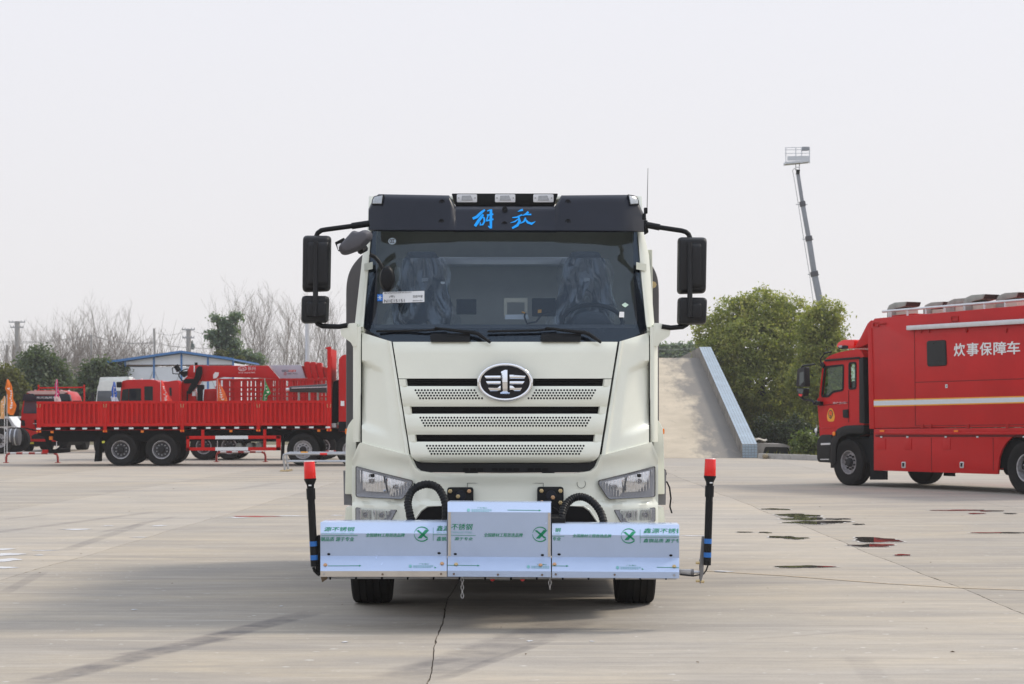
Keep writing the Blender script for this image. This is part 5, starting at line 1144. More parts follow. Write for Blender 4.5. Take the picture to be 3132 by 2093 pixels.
# round-topped golden crest on the door
E0 = lambda x, y, o: FP(2480 + x / 8.71, 1120 + y / 8.71) + FN * (.018 - o)
shape = rpoly([(510, 1115), (560, 1145), (600, 1240), (625, 1330), (605, 1460), (560, 1480), (480, 1480), (435, 1460), (413, 1330), (440, 1220), (475, 1140)], 30, 3)
cr = fpart('crest', MB().ext([E0(x, y, 0) for x, y in shape], -FN * .003), M_YELLOW, smooth=0)
build('crest_shield', MB().ext([E0(x, y, .004) for x, y in rpoly([(512, 1160), (560, 1200), (580, 1280), (550, 1370), (515, 1415), (475, 1370), (445, 1280), (470, 1200)], 18, 3)], -FN * .002), mat('crest_navy', (.03, .03, .05), .5), cr, 0)
build('crest_disc', MB().ext([E0(x, y, .007) for x, y in ell(514, 1255, 45, 62, 18)], -FN * .002), mat('crest_orange', (.75, .12, .03), .5), cr, 0)
for sx in (-1, 1):
    mb = MB(); _ribbon(mb, [(514 + sx * 45, 1240), (514 + sx * 40, 1300), (514 + sx * 18, 1350), (514, 1372)], [8, 12, 12, 8], lambda x, y: E0(x, y, .009)); build('crest_laurel', mb, M_YELLOW, cr, 0, noclean=True)
# roof: light bar, wind fairing
lb = fpart('beacon_bar', MB().ext([FP(x, y, .35) for x, y in rpoly([(2558, 1062), (2562, 1049), (2578, 1040), (2612, 1039), (2612, 1064), (2590, 1068), (2575, 1067)], 4, 2)], FN * 1.8), M_LAMPRED, bevel=.015, smooth=50)
build('beacon_foot', MB().ext([FP(x, y, .33) for x, y in ((2561, 1062), (2583, 1056), (2592, 1058), (2592, 1067), (2566, 1068))], FN * 1.84), M_BLACK, lb, bevel=.01)
build('clear_lamp', MB().ext([FP(x, y, .32) for x, y in ((2564, 1058), (2574, 1056), (2575, 1063), (2566, 1064))], FN * .02), M_LENSR, lb, 0)
mb = MB(); fr_ = [(2600, 1066), (2620, 1030), (2640, 990), (2652, 978), (2660, 984), (2660, 1000), (2655, 1030), (2645, 1050), (2622, 1060)]
mb.ext([FP(x, y) + FN * .12 for x, y in rpoly(fr_, 4, 2)], FN * 2.26); fpart('wind_fairing', mb, M_RED, bevel=.03, smooth=50)
fpart('sun_shield', MB().tube([FP(2512, 1110) - FN * .02, FP(2513, 1096) - FN * .02, FP(2526, 1080) - FN * .02, FP(2540, 1077) + FN * .03], .02, 6), M_BLACK)
# mirrors
arm = fpart('mirror_arm', MB().tube([FP(x, y) - FN * .22 for x, y in ((2516, 1115), (2490, 1118), (2478, 1120), (2472, 1130))], .022, 8), M_BLACK, smooth=60)
build('lower_arm', MB().tube([FP(x, y) - FN * .2 for x, y in ((2466, 1195), (2469, 1214), (2480, 1222), (2505, 1226), (2512, 1235))], .03, 8), M_BLACK, arm, smooth=60)
build('mirror_foot', MB().ext([FP(x, y) - FN * .1 for x, y in ((2503, 1226), (2518, 1229), (2518, 1240), (2502, 1240))], FN * .1), M_BLACK, arm, bevel=.01)
for ol, gq in (([(2470, 1129), (2491, 1122), (2493, 1180), (2489, 1184), (2466, 1183)], [(2477, 1140), (2490, 1138), (2490, 1168), (2476, 1181)]), ([(2466, 1188), (2491, 1188), (2487, 1213), (2474, 1214)], [(2469, 1191), (2489, 1191), (2486, 1205), (2474, 1202)])):
    mo = fpart('door_mirror', MB().ext([FP(x, y) - FN * .30 for x, y in rpoly(ol, 4, 3)], FN * .16), M_MIRROR, bevel=.02, smooth=50)
    build('mirror_glass', MB().ext([FP(x, y) - FN * .303 for x, y in rpoly(gq, 2, 2)], FN * .003), mat('painted_reflection_glass', (.05, .065, .065), .08, var=.2, spec=.7), mo, 0)  # dark greenish reflection put into the glass colour
fpart('mirror_cap', MB().ext([FP(x, y) - FN * .306 for x, y in ((2474, 1205), (2486, 1207), (2484, 1213), (2476, 1212))], FN * .004), M_LAMPRED)
# wheel arch, bumper, step
ol = [(2540, 1420), (2545, 1345), (2562, 1312), (2586, 1302), (2645, 1300), (2645, 1328), (2600, 1326), (2574, 1337), (2560, 1362), (2558, 1420)]
fpart('wheel_arch', fprism(rpoly(ol, 8, 3), -.03, .5), M_BLACK, bevel=.02)
fpart('bumper', fprism(rpoly([(2499, 1348), (2512, 1330), (2545, 1330), (2548, 1416), (2504, 1414), (2499, 1404)], 5, 3), -.01, BWD), M_BLACK, bevel=.03)
fpart('bumper_step', fprism([(2512, 1356), (2541, 1355), (2541, 1361), (2512, 1362)], -.02, .02, 2), M_SILVER, bevel=.004)
fpart('bumper_step', fprism([(2511, 1404), (2537, 1404), (2537, 1407), (2511, 1407)], -.02, .02), M_SILVER)
fpart('towing_block', fprism([(2514, 1418), (2556, 1417), (2556, 1432), (2514, 1432)], .25, .9, 2), M_BLACK, bevel=.02)
fpart('turn_signal', MB().lathe(FP(2556, 1327) - FN * .04, -FN, [(0, .05), (.02, .05), (.03, .03)], 12), M_AMBER)
fpart('mud_flap', fprism([(2655, 1330), (2672, 1330), (2675, 1439), (2706, 1441), (2706, 1468), (2655, 1468)], .05, .09), M_CHASSIS)
fpart('mud_flap', MB().ext([FL(1.05, 1.95, z) + FR * a for a, z in ((0, .22), (.35, .22), (.35, 1.0), (0, 1.0))], FN * .04), M_CHASSIS)
mb = MB(); mb.ext([FL(a, .15, z) for a, z in ((-1.0, .55), (9.2, .5), (9.2, 1.1), (-1.0, 1.1))], FN * .0 + FN * 2.2)
fpart('chassis', mb, M_CHASSIS)
fpart('air_tank', MB().tube([FL(3.2, 1.9, .45), FL(4.4, 1.9, .45)], .16, 12), M_CHASSIS)
axis = FN
def fwheel(s, w_, dual=False, fr=False):
    c = FL(s, w_, .53); f_ = -1 if w_ < 1.2 else 1
    return axle_wheel(c, .53, .33, .27, fire, FN, f_, mat('dusty_rim', (.40, .39, .42), .45, .5, var=.35, scale=12, dirt=(.18, .16, .15)), False, 36, 10)
fwheel(0, .17); fwheel(0, BWD - .17); 
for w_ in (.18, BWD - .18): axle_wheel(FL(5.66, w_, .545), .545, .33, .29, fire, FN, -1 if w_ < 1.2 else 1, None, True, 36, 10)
fpart('rear_panel_lamp', MB().ext([FL(sB + .0, .2, z) for z in (.7, .9)] + [FL(sB + .03, .2, z) for z in (.9, .7)], FN * .3), M_LAMPRED)
# ================================================================ long red drop-side lorry, left
CY_ = 60.9
lorry = thing('cargo_truck', (W(560, 0, CY_).x, CY_ + 1.2, 0), 'long bright red drop-side lorry seen from its side at the left', 'truck')
def lp(name, mb, m, parent=None, **k): return build(name, mb, m, parent or lorry, **k)
def lprism(ol, Y, d): return MB().ext([W(x, y, Y) for x, y in ol], (0, d, 0))
topy = lambda x: 1228.7 - (x - 112) * .0030; boty = lambda x: 1317.5 - (x - 112) * .0052
# far side, floor, tail board
lp('cargo_floor', MB().ext([W(112, 1306, CY_), W(1013, 1301, CY_), W(1013, 1312, CY_), W(112, 1316, CY_)], (0, 2.45, 0)), M_REDD)
lp('side_board', MB().ext([W(112, topy(112), CY_ + 2.42), W(1013, topy(1013), CY_ + 2.42), W(1013, 1306, CY_ + 2.42), W(112, 1310, CY_ + 2.42)], (0, .05, 0)), M_REDC)
lp('tail_board', MB().ext([W(112, topy(112), CY_ + .06), W(112, 1310, CY_ + .06), W(115, 1310, CY_ + .06), W(115, topy(115), CY_ + .06)], (0, 2.34, 0)), M_REDC)
lp('underframe', MB().ext([W(115, 1318, CY_ + .5), W(1070, 1312, CY_ + .5), W(1070, 1345, CY_ + .5), W(180, 1352, CY_ + .5), (W(115, 1330, CY_ + .5))], (0, 1.4, 0)), M_CHASSIS)
regs = [(133, 307), (335, 543), (571, 776), (804, 991)]
for a, c in regs:                                           # pressed side boards with vertical ribs, each hinged on its own
    y0 = topy((a + c) / 2); y1 = 1297.5 - (a - 112) * .004
    fo = lp('side_board', MB().ext([W(a - 8, y0, CY_), W(c + 8, y0, CY_), W(c + 8, y0 + 7, CY_), W(a - 8, y0 + 7, CY_)], (0, .05, 0)).ext([W(a - 8, y1 - 2, CY_), W(c + 8, y1 - 2, CY_), W(c + 8, boty(a) - 1, CY_), W(a - 8, boty(a) - 1, CY_)], (0, .05, 0)).ext([W(a - 8, y0 + 7, CY_), W(a, y0 + 7, CY_), W(a, y1 - 2, CY_), W(a - 8, y1 - 2, CY_)], (0, .05, 0)).ext([W(c, y0 + 7, CY_), W(c + 8, y0 + 7, CY_), W(c + 8, y1 - 2, CY_), W(c, y1 - 2, CY_)], (0, .05, 0)), M_REDC)
    n = round((c - a) / 14.6); mb = MB(); prof = []
    for k in range(n):
        x = a + (c - a) * k / n; d = (c - a) / n
        prof += [(x, .045), (x + d * .30, .045), (x + d * .42, -.012), (x + d * .88, -.012), (x + d, .045)]
    vs = []; 
    for x, d in prof: vs += [W(x, y0 + 6, CY_ + .02 + d), W(x, y1 - 1, CY_ + .02 + d)]
    mb.add(vs, [(2 * i, 2 * i + 2, 2 * i + 3, 2 * i + 1) for i in range(len(prof) - 1)]); build('ribbed_sheet', mb, M_REDC, fo, 0, noclean=True)
for a, c in ((112, 124.5), (315.5, 326.5), (551.5, 562.5), (784.5, 795.5), (999.5, 1013)):
    o = lp('body_post', lprism([(a, topy(a)), (c, topy(c)), (c, boty(a) + 7), (a, boty(a) + 7)], CY_ - .015, .09), M_REDC, bevel=.006)
    for x in (a + 1.5, c - 1.5): build('post_reflector', MB().lathe(W(x, boty(a) + 3, CY_ - .02), (0, -1, 0), [(0, .03), (.012, .025)], 10), M_AMBER, o)
    for x in (a + 1, c - 1): build('latch_handle', MB().bar(W(x, 1236, CY_ - .03), W(x + (1.5 if x < (a + c) / 2 else -1.5), 1247, CY_ - .03), .014, .02), M_ZINC, o)
for x0 in (111, 170, 215, 252, 292, 349, 394, 440, 485, 528, 586, 630, 675, 717, 762, 818, 861, 902, 945, 996):
    y = boty(x0) - 8; lp('reflective_mark', lprism([(x0, y), (x0 + 14, y), (x0 + 14, y + 5), (x0, y + 5)], CY_ - .018, .016), M_WHITE, smooth=0)
for x in (159, 435, 706, 975): lp('side_marker', lprism([(x - 4.5, boty(x) + 1), (x + 4.5, boty(x) + 1), (x + 4.5, boty(x) + 8), (x - 4.5, boty(x) + 8)], CY_ + .03, .04), M_AMBER, bevel=.006)
# head board with its frame
hb = lp('head_board', MB().ext([W(1001, 1061, CY_ - .02), W(1012, 1061, CY_ - .02), W(1013, 1232, CY_ - .02), (W(1001, 1232, CY_ - .02))], (0, .12, 0)), M_REDC, bevel=.006)
mb = MB(); mb.ext([W(1004, 1066, CY_ + .1), W(1009, 1066, CY_ + .1), W(1009, 1300, CY_ + .1), W(1004, 1300, CY_ + .1)], (0, 2.3, 0)); build('board_sheet', mb, M_REDC, hb, 0)
build('far_post', MB().ext([W(1001, 1061, CY_ + 2.35), W(1012, 1061, CY_ + 2.35), W(1013, 1300, CY_ + 2.35), W(1001, 1300, CY_ + 2.35)], (0, .12, 0)), M_REDC, hb)
build('top_hook', lprism([(994, 1066), (1002, 1061), (1002, 1070)], CY_ - .02, .1), M_REDC, hb)
for k in range(6): build('board_rib', MB().ext([W(1012.5, 1090, CY_ + .3 + k * .36), W(1015, 1090, CY_ + .3 + k * .36), W(1015, 1300, CY_ + .3 + k * .36), W(1012.5, 1300, CY_ + .3 + k * .36)], (0, .12, 0)), M_REDC, hb)
# cab
mb = MB(); mb.ext([W(x, y, CY_ + .05) for x, y in rpoly([(1036, 1320), (1036, 1100), (1046, 1086), (1120, 1078), (1150, 1120), (1164, 1230), (1166, 1330)], [0, 4, 8, 14, 20, 10, 4], 3)], (0, 2.4, 0)); cb = lp('cab', mb, M_RED, bevel=.05, smooth=50)
build('door_window', lprism(rpoly([(1075, 1140), (1130, 1138), (1145, 1200), (1075, 1204)], 5, 2), CY_ + .04, .02), M_DARKGL, cb, 0)
build('white_notice', lprism([(1042, 1227), (1053, 1227), (1053, 1242), (1042, 1242)], CY_ + .03, .02), M_WHITE, cb, 0)
build('cab_step', lprism([(1036, 1290), (1060, 1290), (1060, 1320), (1036, 1320)], CY_ + .03, .3), M_CHASSIS, cb, bevel=.02)
lp('air_cleaner', lprism(rpoly([(1019, 1167), (1038, 1160), (1040, 1225), (1034, 1290), (1014, 1300), (1016, 1225)], 4, 2), CY_ + .3, .6), M_CHASSIS, bevel=.03)
lp('grey_tank', lprism(rpoly([(1013, 1295), (1028, 1295), (1028, 1308), (1013, 1308)], 2, 2), CY_ + .2, .3), M_STEEL)
# side guard
g = lp('side_guard', MB().bar(W(570, 1339, CY_), W(858, 1337.5, CY_), .06, .10).bar(W(570, 1374, CY_), W(858, 1373, CY_), .06, .10).bar(W(575, 1334, CY_), W(575, 1379, CY_), .09, .06).bar(W(852, 1333, CY_), W(852, 1378, CY_), .14, .06), M_REDC, bevel=.004)
for x in (620.5, 810): build('guard_post', MB().bar(W(x, 1309, CY_ + .04), W(x, 1376, CY_ + .04), .09, .06), M_REDC, g)
for y in (1338.5, 1373.5): build('white_band', MB().bar(W(659, y, CY_), W(759, y - .5, CY_), .064, .106), M_WHITE, g)
for x, y in ((731, 1337), (731, 1366), (763, 1366), (792, 1364)): lp('air_reservoir', MB().lathe(W(x, y, CY_ + .55), (0, 1, 0), [(-.06, .03), (-.02, .10), (.02, .115), (.9, .115), (.95, .09)], 20), M_VENT)
lp('mud_flap', lprism([(296, 1340), (305, 1340), (302, 1412), (288, 1412)], CY_ + .1, .5), M_CHASSIS); lp('mud_flap', lprism([(862, 1330), (867, 1330), (863, 1408), (858, 1408)], CY_ + .1, .5), M_CHASSIS)
lp('wheel_guard', MB().tube([W(x, y, CY_ + .3) for x, y in ((862, 1355), (895, 1318), (905, 1312), (948, 1312), (958, 1320), (990, 1358))], .035, 6), M_CHASSIS)
lp('rear_underrun', MB().box(W(165, 1381, CY_ + .5) + Vector((0, .8, 0)), (.25, 1.9, .12)), M_CHASSIS); lp('underrun_end', lprism([(129, 1376), (147, 1376), (147, 1386), (129, 1386)], CY_ + .45, .1), M_REDC)
lp('underrun_stay', MB().bar(W(192, 1362, CY_ + .6), W(168, 1382, CY_ + .6), .08, .06), M_CHASSIS); lp('tail_lamp', lprism([(150, 1335), (160, 1335), (160, 1346), (150, 1346)], CY_ + .3, .1), M_AMBER)
lp('underrun_beam', MB().ext([W(130, 1322, CY_ + .6), W(150, 1322, CY_ + .6), W(160, 1376, CY_ + .6), (W(148, 1376, CY_ + .6))], (0, .12, 0)), M_CHASSIS)
lp('reflector_tag', lprism([(312, 1349), (321, 1349), (319, 1356), (312, 1356)], CY_ + .02, .02), mat('yellow_tag', (.6, .6, .08), .5))
for x, dk in ((368, True), (493, True), (926, False), (1076, False)):
    xw = W(x, 0, CY_).x; R0 = .50
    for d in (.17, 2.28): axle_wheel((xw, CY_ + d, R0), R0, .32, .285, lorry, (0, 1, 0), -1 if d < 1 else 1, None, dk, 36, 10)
    if dk:
        for d in (.50, 1.95): build('wheel', MB().lathe((xw, CY_ + d, R0), (0, 1, 0), tyre_prof(R0, .28, .28), 28), M_RUBBER, lorry, smooth=40)
    build('axle', MB().tube([(xw, CY_ + .3, R0), (xw, CY_ + 2.2, R0)], .09, 8), M_CHASSIS, lorry)
# ================================================================ crane lorry behind it
KY = 68.0
crane = thing('crane_truck', (W(640, 0, KY).x, KY + 1.2, 0), 'red truck with a folded loading crane and red stake body behind the drop-side lorry', 'crane truck')
def kp(name, ol, m, d=.3, w0=.5, parent=None, r=0, **k): return build(name, MB().ext([W(x, y, KY) + Vector((0, w0, 0)) for x, y in (rpoly(ol, r, 3) if r else ol)], (0, d, 0)), m, parent or crane, **k)
bo = kp('crane_boom', [(557, 1136), (569, 1115.5), (616, 1115.5), (624, 1117), (811, 1117), (846, 1157), (668, 1152), (652, 1157), (640, 1163), (610, 1166), (588, 1164), (560, 1152)], M_RED, .5, .9, bevel=.02)
build('boom_sleeve', MB().ext([W(x, y, KY) + Vector((0, .93, 0)) for x, y in ((815, 1115.5), (912, 1114.5), (926, 1157), (848, 1157))], (0, .44, 0)), mat('pale_grey_sleeve', (.46, .46, .53), .4, var=.06), bo, bevel=.015)
build('white_stripe', MB().ext([W(x, y, KY) + Vector((0, .915, 0)) for x, y in ((809, 1116.5), (811.5, 1116.5), (848.5, 1157.5), (844, 1157.5))], (0, .02, 0)), M_WHITE, bo, 0)
for k, (x0, y0) in enumerate(((926, 1104), (944, 1105), (963, 1107))):
    build('boom_section_end', MB().ext([W(x, y, KY) + Vector((0, .86 + .02 * k, 0)) for x, y in rpoly([(x0 - 5, y0 + 6), (x0, y0), (x0 + 13, y0 + 1), (x0 + 14, y0 + 14), (x0 + 21, 1152), (x0 + 18, 1158), (x0 + 7, 1158), (x0 + 3, 1150)], 3, 2)], (0, .56, 0)), M_RED, bo, bevel=.02)
build('inner_boom', MB().ext([W(x, y, KY) + Vector((0, 1.02, 0)) for x, y in ((908, 1118), (984, 1120), (990, 1153), (920, 1155))], (0, .3, 0)), M_REDD, bo); build('boom_head', MB().ext([W(x, y, KY) + Vector((0, .95, 0)) for x, y in ((980, 1124), (1002, 1122), (1004, 1150), (988, 1156))], (0, .4, 0)), M_REDD, bo)
mb = MB(); fk = lambda x, y: W(x, y, KY) + Vector((0, .893, 0))
text_into(mb, '长兴', (747, 1119.5, 772, 1131), fk, 0); text_into(mb, 'SQS300', (736, 1136.5, 770, 1141), fk, 0, shear=.2); text_into(mb, '程力威', (718, 1136.5, 733, 1141), fk); text_into(mb, 'LIX', (723, 1123, 738, 1130), fk)
oc = [(730.5 + 12 * math.cos(a), 1126 + 7 * math.sin(a)) for a in [2 * math.pi * k / 24 for k in range(25)]]; _ribbon(mb, oc, 1.5, fk); build('white_lettering', mb, M_WHITE, bo, 0, noclean=True)
for x0, x1, m_ in ((852, 873, mat('slate_label', (.10, .12, .17), .5)), (873.5, 896, mat('red_label', (.55, .06, .05), .5))): build('label_plate', MB().ext([W(x, y, KY) + Vector((0, .922, 0)) for x, y in rrect(x0, 1130, x1, 1136, 2, 2)], (0, .008, 0)), m_, bo, 0)
mb = MB(); fk2 = lambda x, y: W(x, y, KY) + Vector((0, .918, 0)); text_into(mb, '起重臂下 严禁站人', (870, 1139.5, 902, 1144), fk2); build('dark_lettering', mb, M_INK, bo, 0, noclean=True)
mb = MB(); text_into(mb, '动力强劲', (854, 1131, 872, 1135), fk2); text_into(mb, '质量可靠', (875, 1131, 894, 1135), fk2); build('white_lettering', mb, M_WHITE, bo, 0, noclean=True)
build('warning_ring', MB().tube([W(863 + 3.4 * math.cos(a), 1142 + 3.4 * math.sin(a), KY) + Vector((0, .918, 0)) for a in [2 * math.pi * k / 16 for k in range(17)]], .008, 4, False), MATS['red_label'], bo)
build('grey_fairing', MB().ext([W(x, y, KY) + Vector((0, .89, 0)) for x, y in ((640, 1145), (646, 1137), (658, 1138), (656, 1148), (650, 1156), (640, 1157))], (0, .01, 0)), M_WHITE, bo, 0)
kp('crane_column', [(545, 1166), (560, 1150), (600, 1163), (596, 1172), (580, 1190), (592, 1230), (542, 1230)], M_RED, .6, .8, bevel=.02)
kp('lifting_cylinder', rpoly([(598, 1118), (606, 1120), (607, 1140), (601, 1160), (590, 1180), (572, 1205), (563, 1204), (566, 1188), (575, 1172), (586, 1150), (590, 1128)], 2, 2), M_CHASSIS, .25, .7, smooth=40)
kp('valve_block', [(549, 1164), (552, 1172), (580, 1172), (590, 1164), (580, 1158), (556, 1158)], M_CHASSIS, .4, .72)
kp('control_column', rpoly([(592, 1180), (594, 1177), (611, 1176), (612, 1188), (607, 1192), (606, 1230), (594, 1230)], 2, 2), M_CHASSIS, .3, .72)
kp('control_stand', [(542, 1198), (545, 1198), (545, 1230), (541, 1230)], M_CHASSIS, .1, .6); kp('control_stand', [(562, 1195), (565, 1195), (565, 1230), (561, 1230)], M_CHASSIS, .1, .6)
st = build('crane_seat', MB().tube([W(x, y, KY) + Vector((0, .9, 0)) for x, y in ((524, 1117), (528, 1122), (534, 1134))], .09, 8), M_CHASSIS, crane, smooth=60)
build('seat_frame', MB().tube([W(x, y, KY) + Vector((0, .85, 0)) for x, y in ((524, 1123), (514, 1124), (516, 1142), (534, 1143))], .02, 6), M_CHASSIS, st); build('hose_loop', MB().tube([W(x, y, KY) + Vector((0, .85, 0)) for x, y in ((562, 1127), (548, 1131), (537, 1138), (534, 1148), (540, 1158), (549, 1166))], .022, 6), M_CHASSIS, st)
kp('seat_bracket', [(533, 1135), (562, 1134), (560, 1144), (548, 1152), (540, 1144)], M_CHASSIS, .4, .8)
for x in (584, 588): build('boom_lever', MB().tube([W(x, 1116, KY) + Vector((0, 1.0, 0)), W(x - .5, 1107, KY) + Vector((0, 1.0, 0))], .03, 6), M_CHASSIS, crane)
kp('white_plate', [(581.5, 1117), (585, 1117), (585, 1137), (581.5, 1137)], M_WHITE, .02, .76); kp('white_plate', [(577, 1197), (586, 1197), (587, 1211), (576, 1211)], M_WHITE, .02, .78)
kp('oil_tank', [(612, 1190), (650, 1188), (650, 1230), (608, 1230)], M_RED, .8, .9, bevel=.03); kp('oil_tank_front', [(620, 1194), (648, 1194), (648, 1230), (620, 1230)], M_REDD, .1, .84, bevel=.01)
# crew cab
cc = kp('cab', [(366, 1226), (368, 1180), (372, 1166), (388, 1162), (455, 1161), (474, 1163), (486, 1170), (520, 1166), (540, 1163), (547, 1172), (547, 1300), (366, 1300)], M_RED, 2.3, .1, r=4, bevel=.05, smooth=50)
for ol, m_ in (([(369, 1224), (373, 1192), (392, 1189), (391, 1226), (369, 1226)], M_DARKGL), ([(393, 1189), (430, 1188), (430, 1226), (392, 1226)], M_DARKGL), ([(440, 1182), (466, 1182), (466, 1225), (440, 1225)], M_DARKGL), ([(516, 1186), (523, 1185), (524, 1212), (518, 1210)], M_DARKGL)):
    build('cab_window', MB().ext([W(x, y, KY) + Vector((0, .085, 0)) for x, y in rpoly(ol, 2, 2)], (0, .02, 0)), m_, cc, 0)
build('front_mirror', MB().ext([W(x, y, KY) + Vector((0, -.1, 0)) for x, y in rpoly([(357, 1169), (373, 1168), (372, 1186), (358, 1186)], 3, 2)], (0, .15, 0)), M_BLACK, cc, bevel=.02)
for x in (395, 420, 455): build('roof_lamp', MB().lathe(W(x, 1160, KY) + Vector((0, .8, 0)), (0, 0, 1), [(-.02, .05), (.04, .04)], 8), M_WHITE, cc)
# red stake sides: posts and rails, each post a piece, on both sides of the body
kr = random.Random(5)
for w0 in (.3, 2.4):
    fr_ = build('stake_side', MB().bar(W(654, 1161, KY) + Vector((0, w0, 0)), W(1000, 1159, KY) + Vector((0, w0, 0)), .06, .05).bar(W(654, 1184, KY) + Vector((0, w0, 0)), W(1000, 1183, KY) + Vector((0, w0, 0)), .05, .04).bar(W(654, 1198, KY) + Vector((0, w0, 0)), W(1000, 1198, KY) + Vector((0, w0, 0)), .05, .04).bar(W(654, 1212, KY) + Vector((0, w0, 0)), W(1000, 1212, KY) + Vector((0, w0, 0)), .05, .04).ext([W(654, 1225, KY) + Vector((0, w0, 0)), W(1000, 1225, KY) + Vector((0, w0, 0)), W(1000, 1300, KY) + Vector((0, w0, 0)), W(654, 1300, KY) + Vector((0, w0, 0))], (0, .04, 0)), M_RED, crane)
    x = 657
    while x < 998:
        wd = kr.choice([3, 3, 5, 8, 14, 20]) if w0 < 1 else kr.choice([8, 14, 22]); build('stake', MB().ext([W(a, b_, KY) + Vector((0, w0 + .02, 0)) for a, b_ in ((x, 1159), (x + wd, 1159), (x + wd, 1226), (x, 1226))], (0, .05, 0)), M_RED if kr.random() < .75 else M_REDD, fr_, 0); x += wd + kr.choice([3, 4, 6, 8])
kp('underframe', [(360, 1300), (1040, 1300), (1040, 1352), (360, 1352)], M_CHASSIS, 1.5, .5)
for x in (420, 622, 700, 985): 
    xw = W(x, 0, KY).x
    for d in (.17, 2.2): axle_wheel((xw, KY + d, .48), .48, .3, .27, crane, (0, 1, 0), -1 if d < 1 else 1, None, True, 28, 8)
lor2 = build('log_bolster', MB().tube([W(886, 1191, KY - 1.5), W(1000, 1188, KY - 1.5)], [.10, .16], 10), mat('dark_grey_pipe', (.05, .05, .055), .5), lorry, smooth=60)
build('pale_pipe_top', MB().bar(W(892, 1187.5, KY - 1.6), W(1000, 1184, KY - 1.6), .1, .03), M_SILVER, lorry)
build('cab_beacon', MB().lathe(W(880, 1191, KY - 1.5), (1, 0, 0), [(-.06, .04), (0, .05), (.06, .045)], 10), M_LAMPW, lorry)
for x in (914, 946, 972): build('pipe_leg', MB().tube([W(x, 1194, KY - 1.5), W(x, 1225, KY - 1.5)], .035, 6), M_VENT, lorry)
# ================================================================ red tractor unit facing the camera at the far left
VY = 82.5
def simple_cab(name, x0, x1, ytop, ybase, Y, label, paint, visor=True, text=None, group=None):
    K = Y / F; t = thing(name, (W((x0 + x1) / 2, 0, Y).x, Y + 1, 0), label, 'truck', group)
    q = lambda n_, ol, m_, d, w0=0, par=None, r=0, **k: build(n_, MB().ext([W(x0 + (x1 - x0) * a, ytop + (ybase - ytop) * b_, Y) + Vector((0, w0, 0)) for a, b_ in (rpoly(ol, r, 3) if r else ol)], (0, d, 0)), m_, par or t, **k)
    cb = q('cab', [(.03, .83), (.0, .62), (.02, .36), (.07, .14), (.14, .06), (.30, .035), (.70, .035), (.86, .06), (.93, .14), (.98, .36), (1, .62), (.97, .83)], paint, 2.0, .12, None, .03, bevel=.05, smooth=50)
    q('windscreen', [(.05, .40), (.08, .19), (.92, .19), (.95, .40)], mat('blue_grey_windscreen', (.05, .065, .085), .06, var=.2, spec=.8), .03, .10, cb, .02, bevel=.01)
    if visor: 
        v = q('sun_visor', [(.05, .20), (.08, .10), (.25, .09), (.27, .12), (.73, .12), (.75, .09), (.92, .10), (.95, .20)], M_VISOR, .25, -.06, None, .01, bevel=.02)
        if text:
            mb = MB(); X = lambda a: x0 + (x1 - x0) * a; Yp = lambda b_: ytop + (ybase - ytop) * b_; text_into(mb, text, (X(.32), Yp(.135), X(.68), Yp(.17)), lambda x, y: W(x, y, Y) + Vector((0, -.07, 0))); build('visor_lettering', mb, M_WHITE, v, 0, noclean=True)
    q('grille', [(.26, .50), (.74, .50), (.72, .63), (.28, .63)], M_BLACK, .04, .09, cb, .01); q('grille_bar', [(.24, .555), (.76, .555), (.76, .565), (.24, .565)], M_SILVER, .03, .075, cb)
    for f_ in (lambda a: a, lambda a: 1 - a): q('air_duct', [(f_(.02), .50), (f_(.08), .51), (f_(.09), .60), (f_(.02), .59)], M_BLACK, .03, .09, cb)
    q('bonnet_gap', [(.0, .625), (.10, .625), (.28, .655), (.72, .655), (.90, .625), (1, .625), (1, .64), (.9, .64), (.72, .672), (.28, .672), (.1, .64), (0, .64)], M_MATTE, .03, .10, cb, 0)
    bp = q('bumper', [(.0, .66), (.12, .65), (.28, .685), (.72, .685), (.88, .65), (1, .66), (.99, .84), (.01, .84)], paint, .5, .0, None, .01, bevel=.03)
    q('lower_grille', [(.22, .75), (.28, .72), (.78, .72), (.84, .75), (.84, .80), (.22, .80)], M_BLACK, .03, -.012, bp, .01)
    for f_ in (lambda a: a, lambda a: 1 - a): q('headlight', [(f_(.04), .68), (f_(.13), .69), (f_(.15), .77), (f_(.05), .78)], M_REFL, .03, -.014, bp, 0); q('fog_lamp', [(f_(.04), .80), (f_(.13), .80), (f_(.12), .825), (f_(.05), .83)], M_LENSR, .03, -.014, bp, 0)
    q('number_plate', [(.08, .85), (.26, .85), (.26, .88), (.08, .88)], mat('yellow_plate', (.55, .50, .06), .5), .02, .02)
    q('chassis', [(.10, .84), (.90, .84), (.80, .91), (.2, .91)], M_CHASSIS, 4, .2)
    for a in (.16, .84): 
        c = W(x0 + (x1 - x0) * a, 0, Y + .7); Rr = .5; build('wheel', MB().lathe((c.x, Y + .7, Rr), (1, 0, 0), tyre_prof(Rr, .34, .28), 26), M_RUBBER, t, smooth=40); build('wheel', MB().lathe((c.x, Y + 4, Rr), (1, 0, 0), tyre_prof(Rr, .5, .28), 26), M_RUBBER, t, smooth=40)
    for f_ in (lambda a: a, lambda a: 1 - a):
        mi = q('door_mirror', [(f_(-.14), .22), (f_(-.05), .22), (f_(-.05), .44), (f_(-.14), .44)], M_BLACK, .1, .3, None, .01, bevel=.02); q('mirror_arm', [(f_(-.1), .20), (f_(.05), .20), (f_(.05), .215), (f_(-.1), .215)], M_BLACK, .05, .33, mi)
    return t, q
tr, q = simple_cab('tractor_truck', 60, 226, 1187, 1382, VY, 'red truck facing the camera beyond the tail of the drop-side lorry', M_RED, True, '东风商用车')
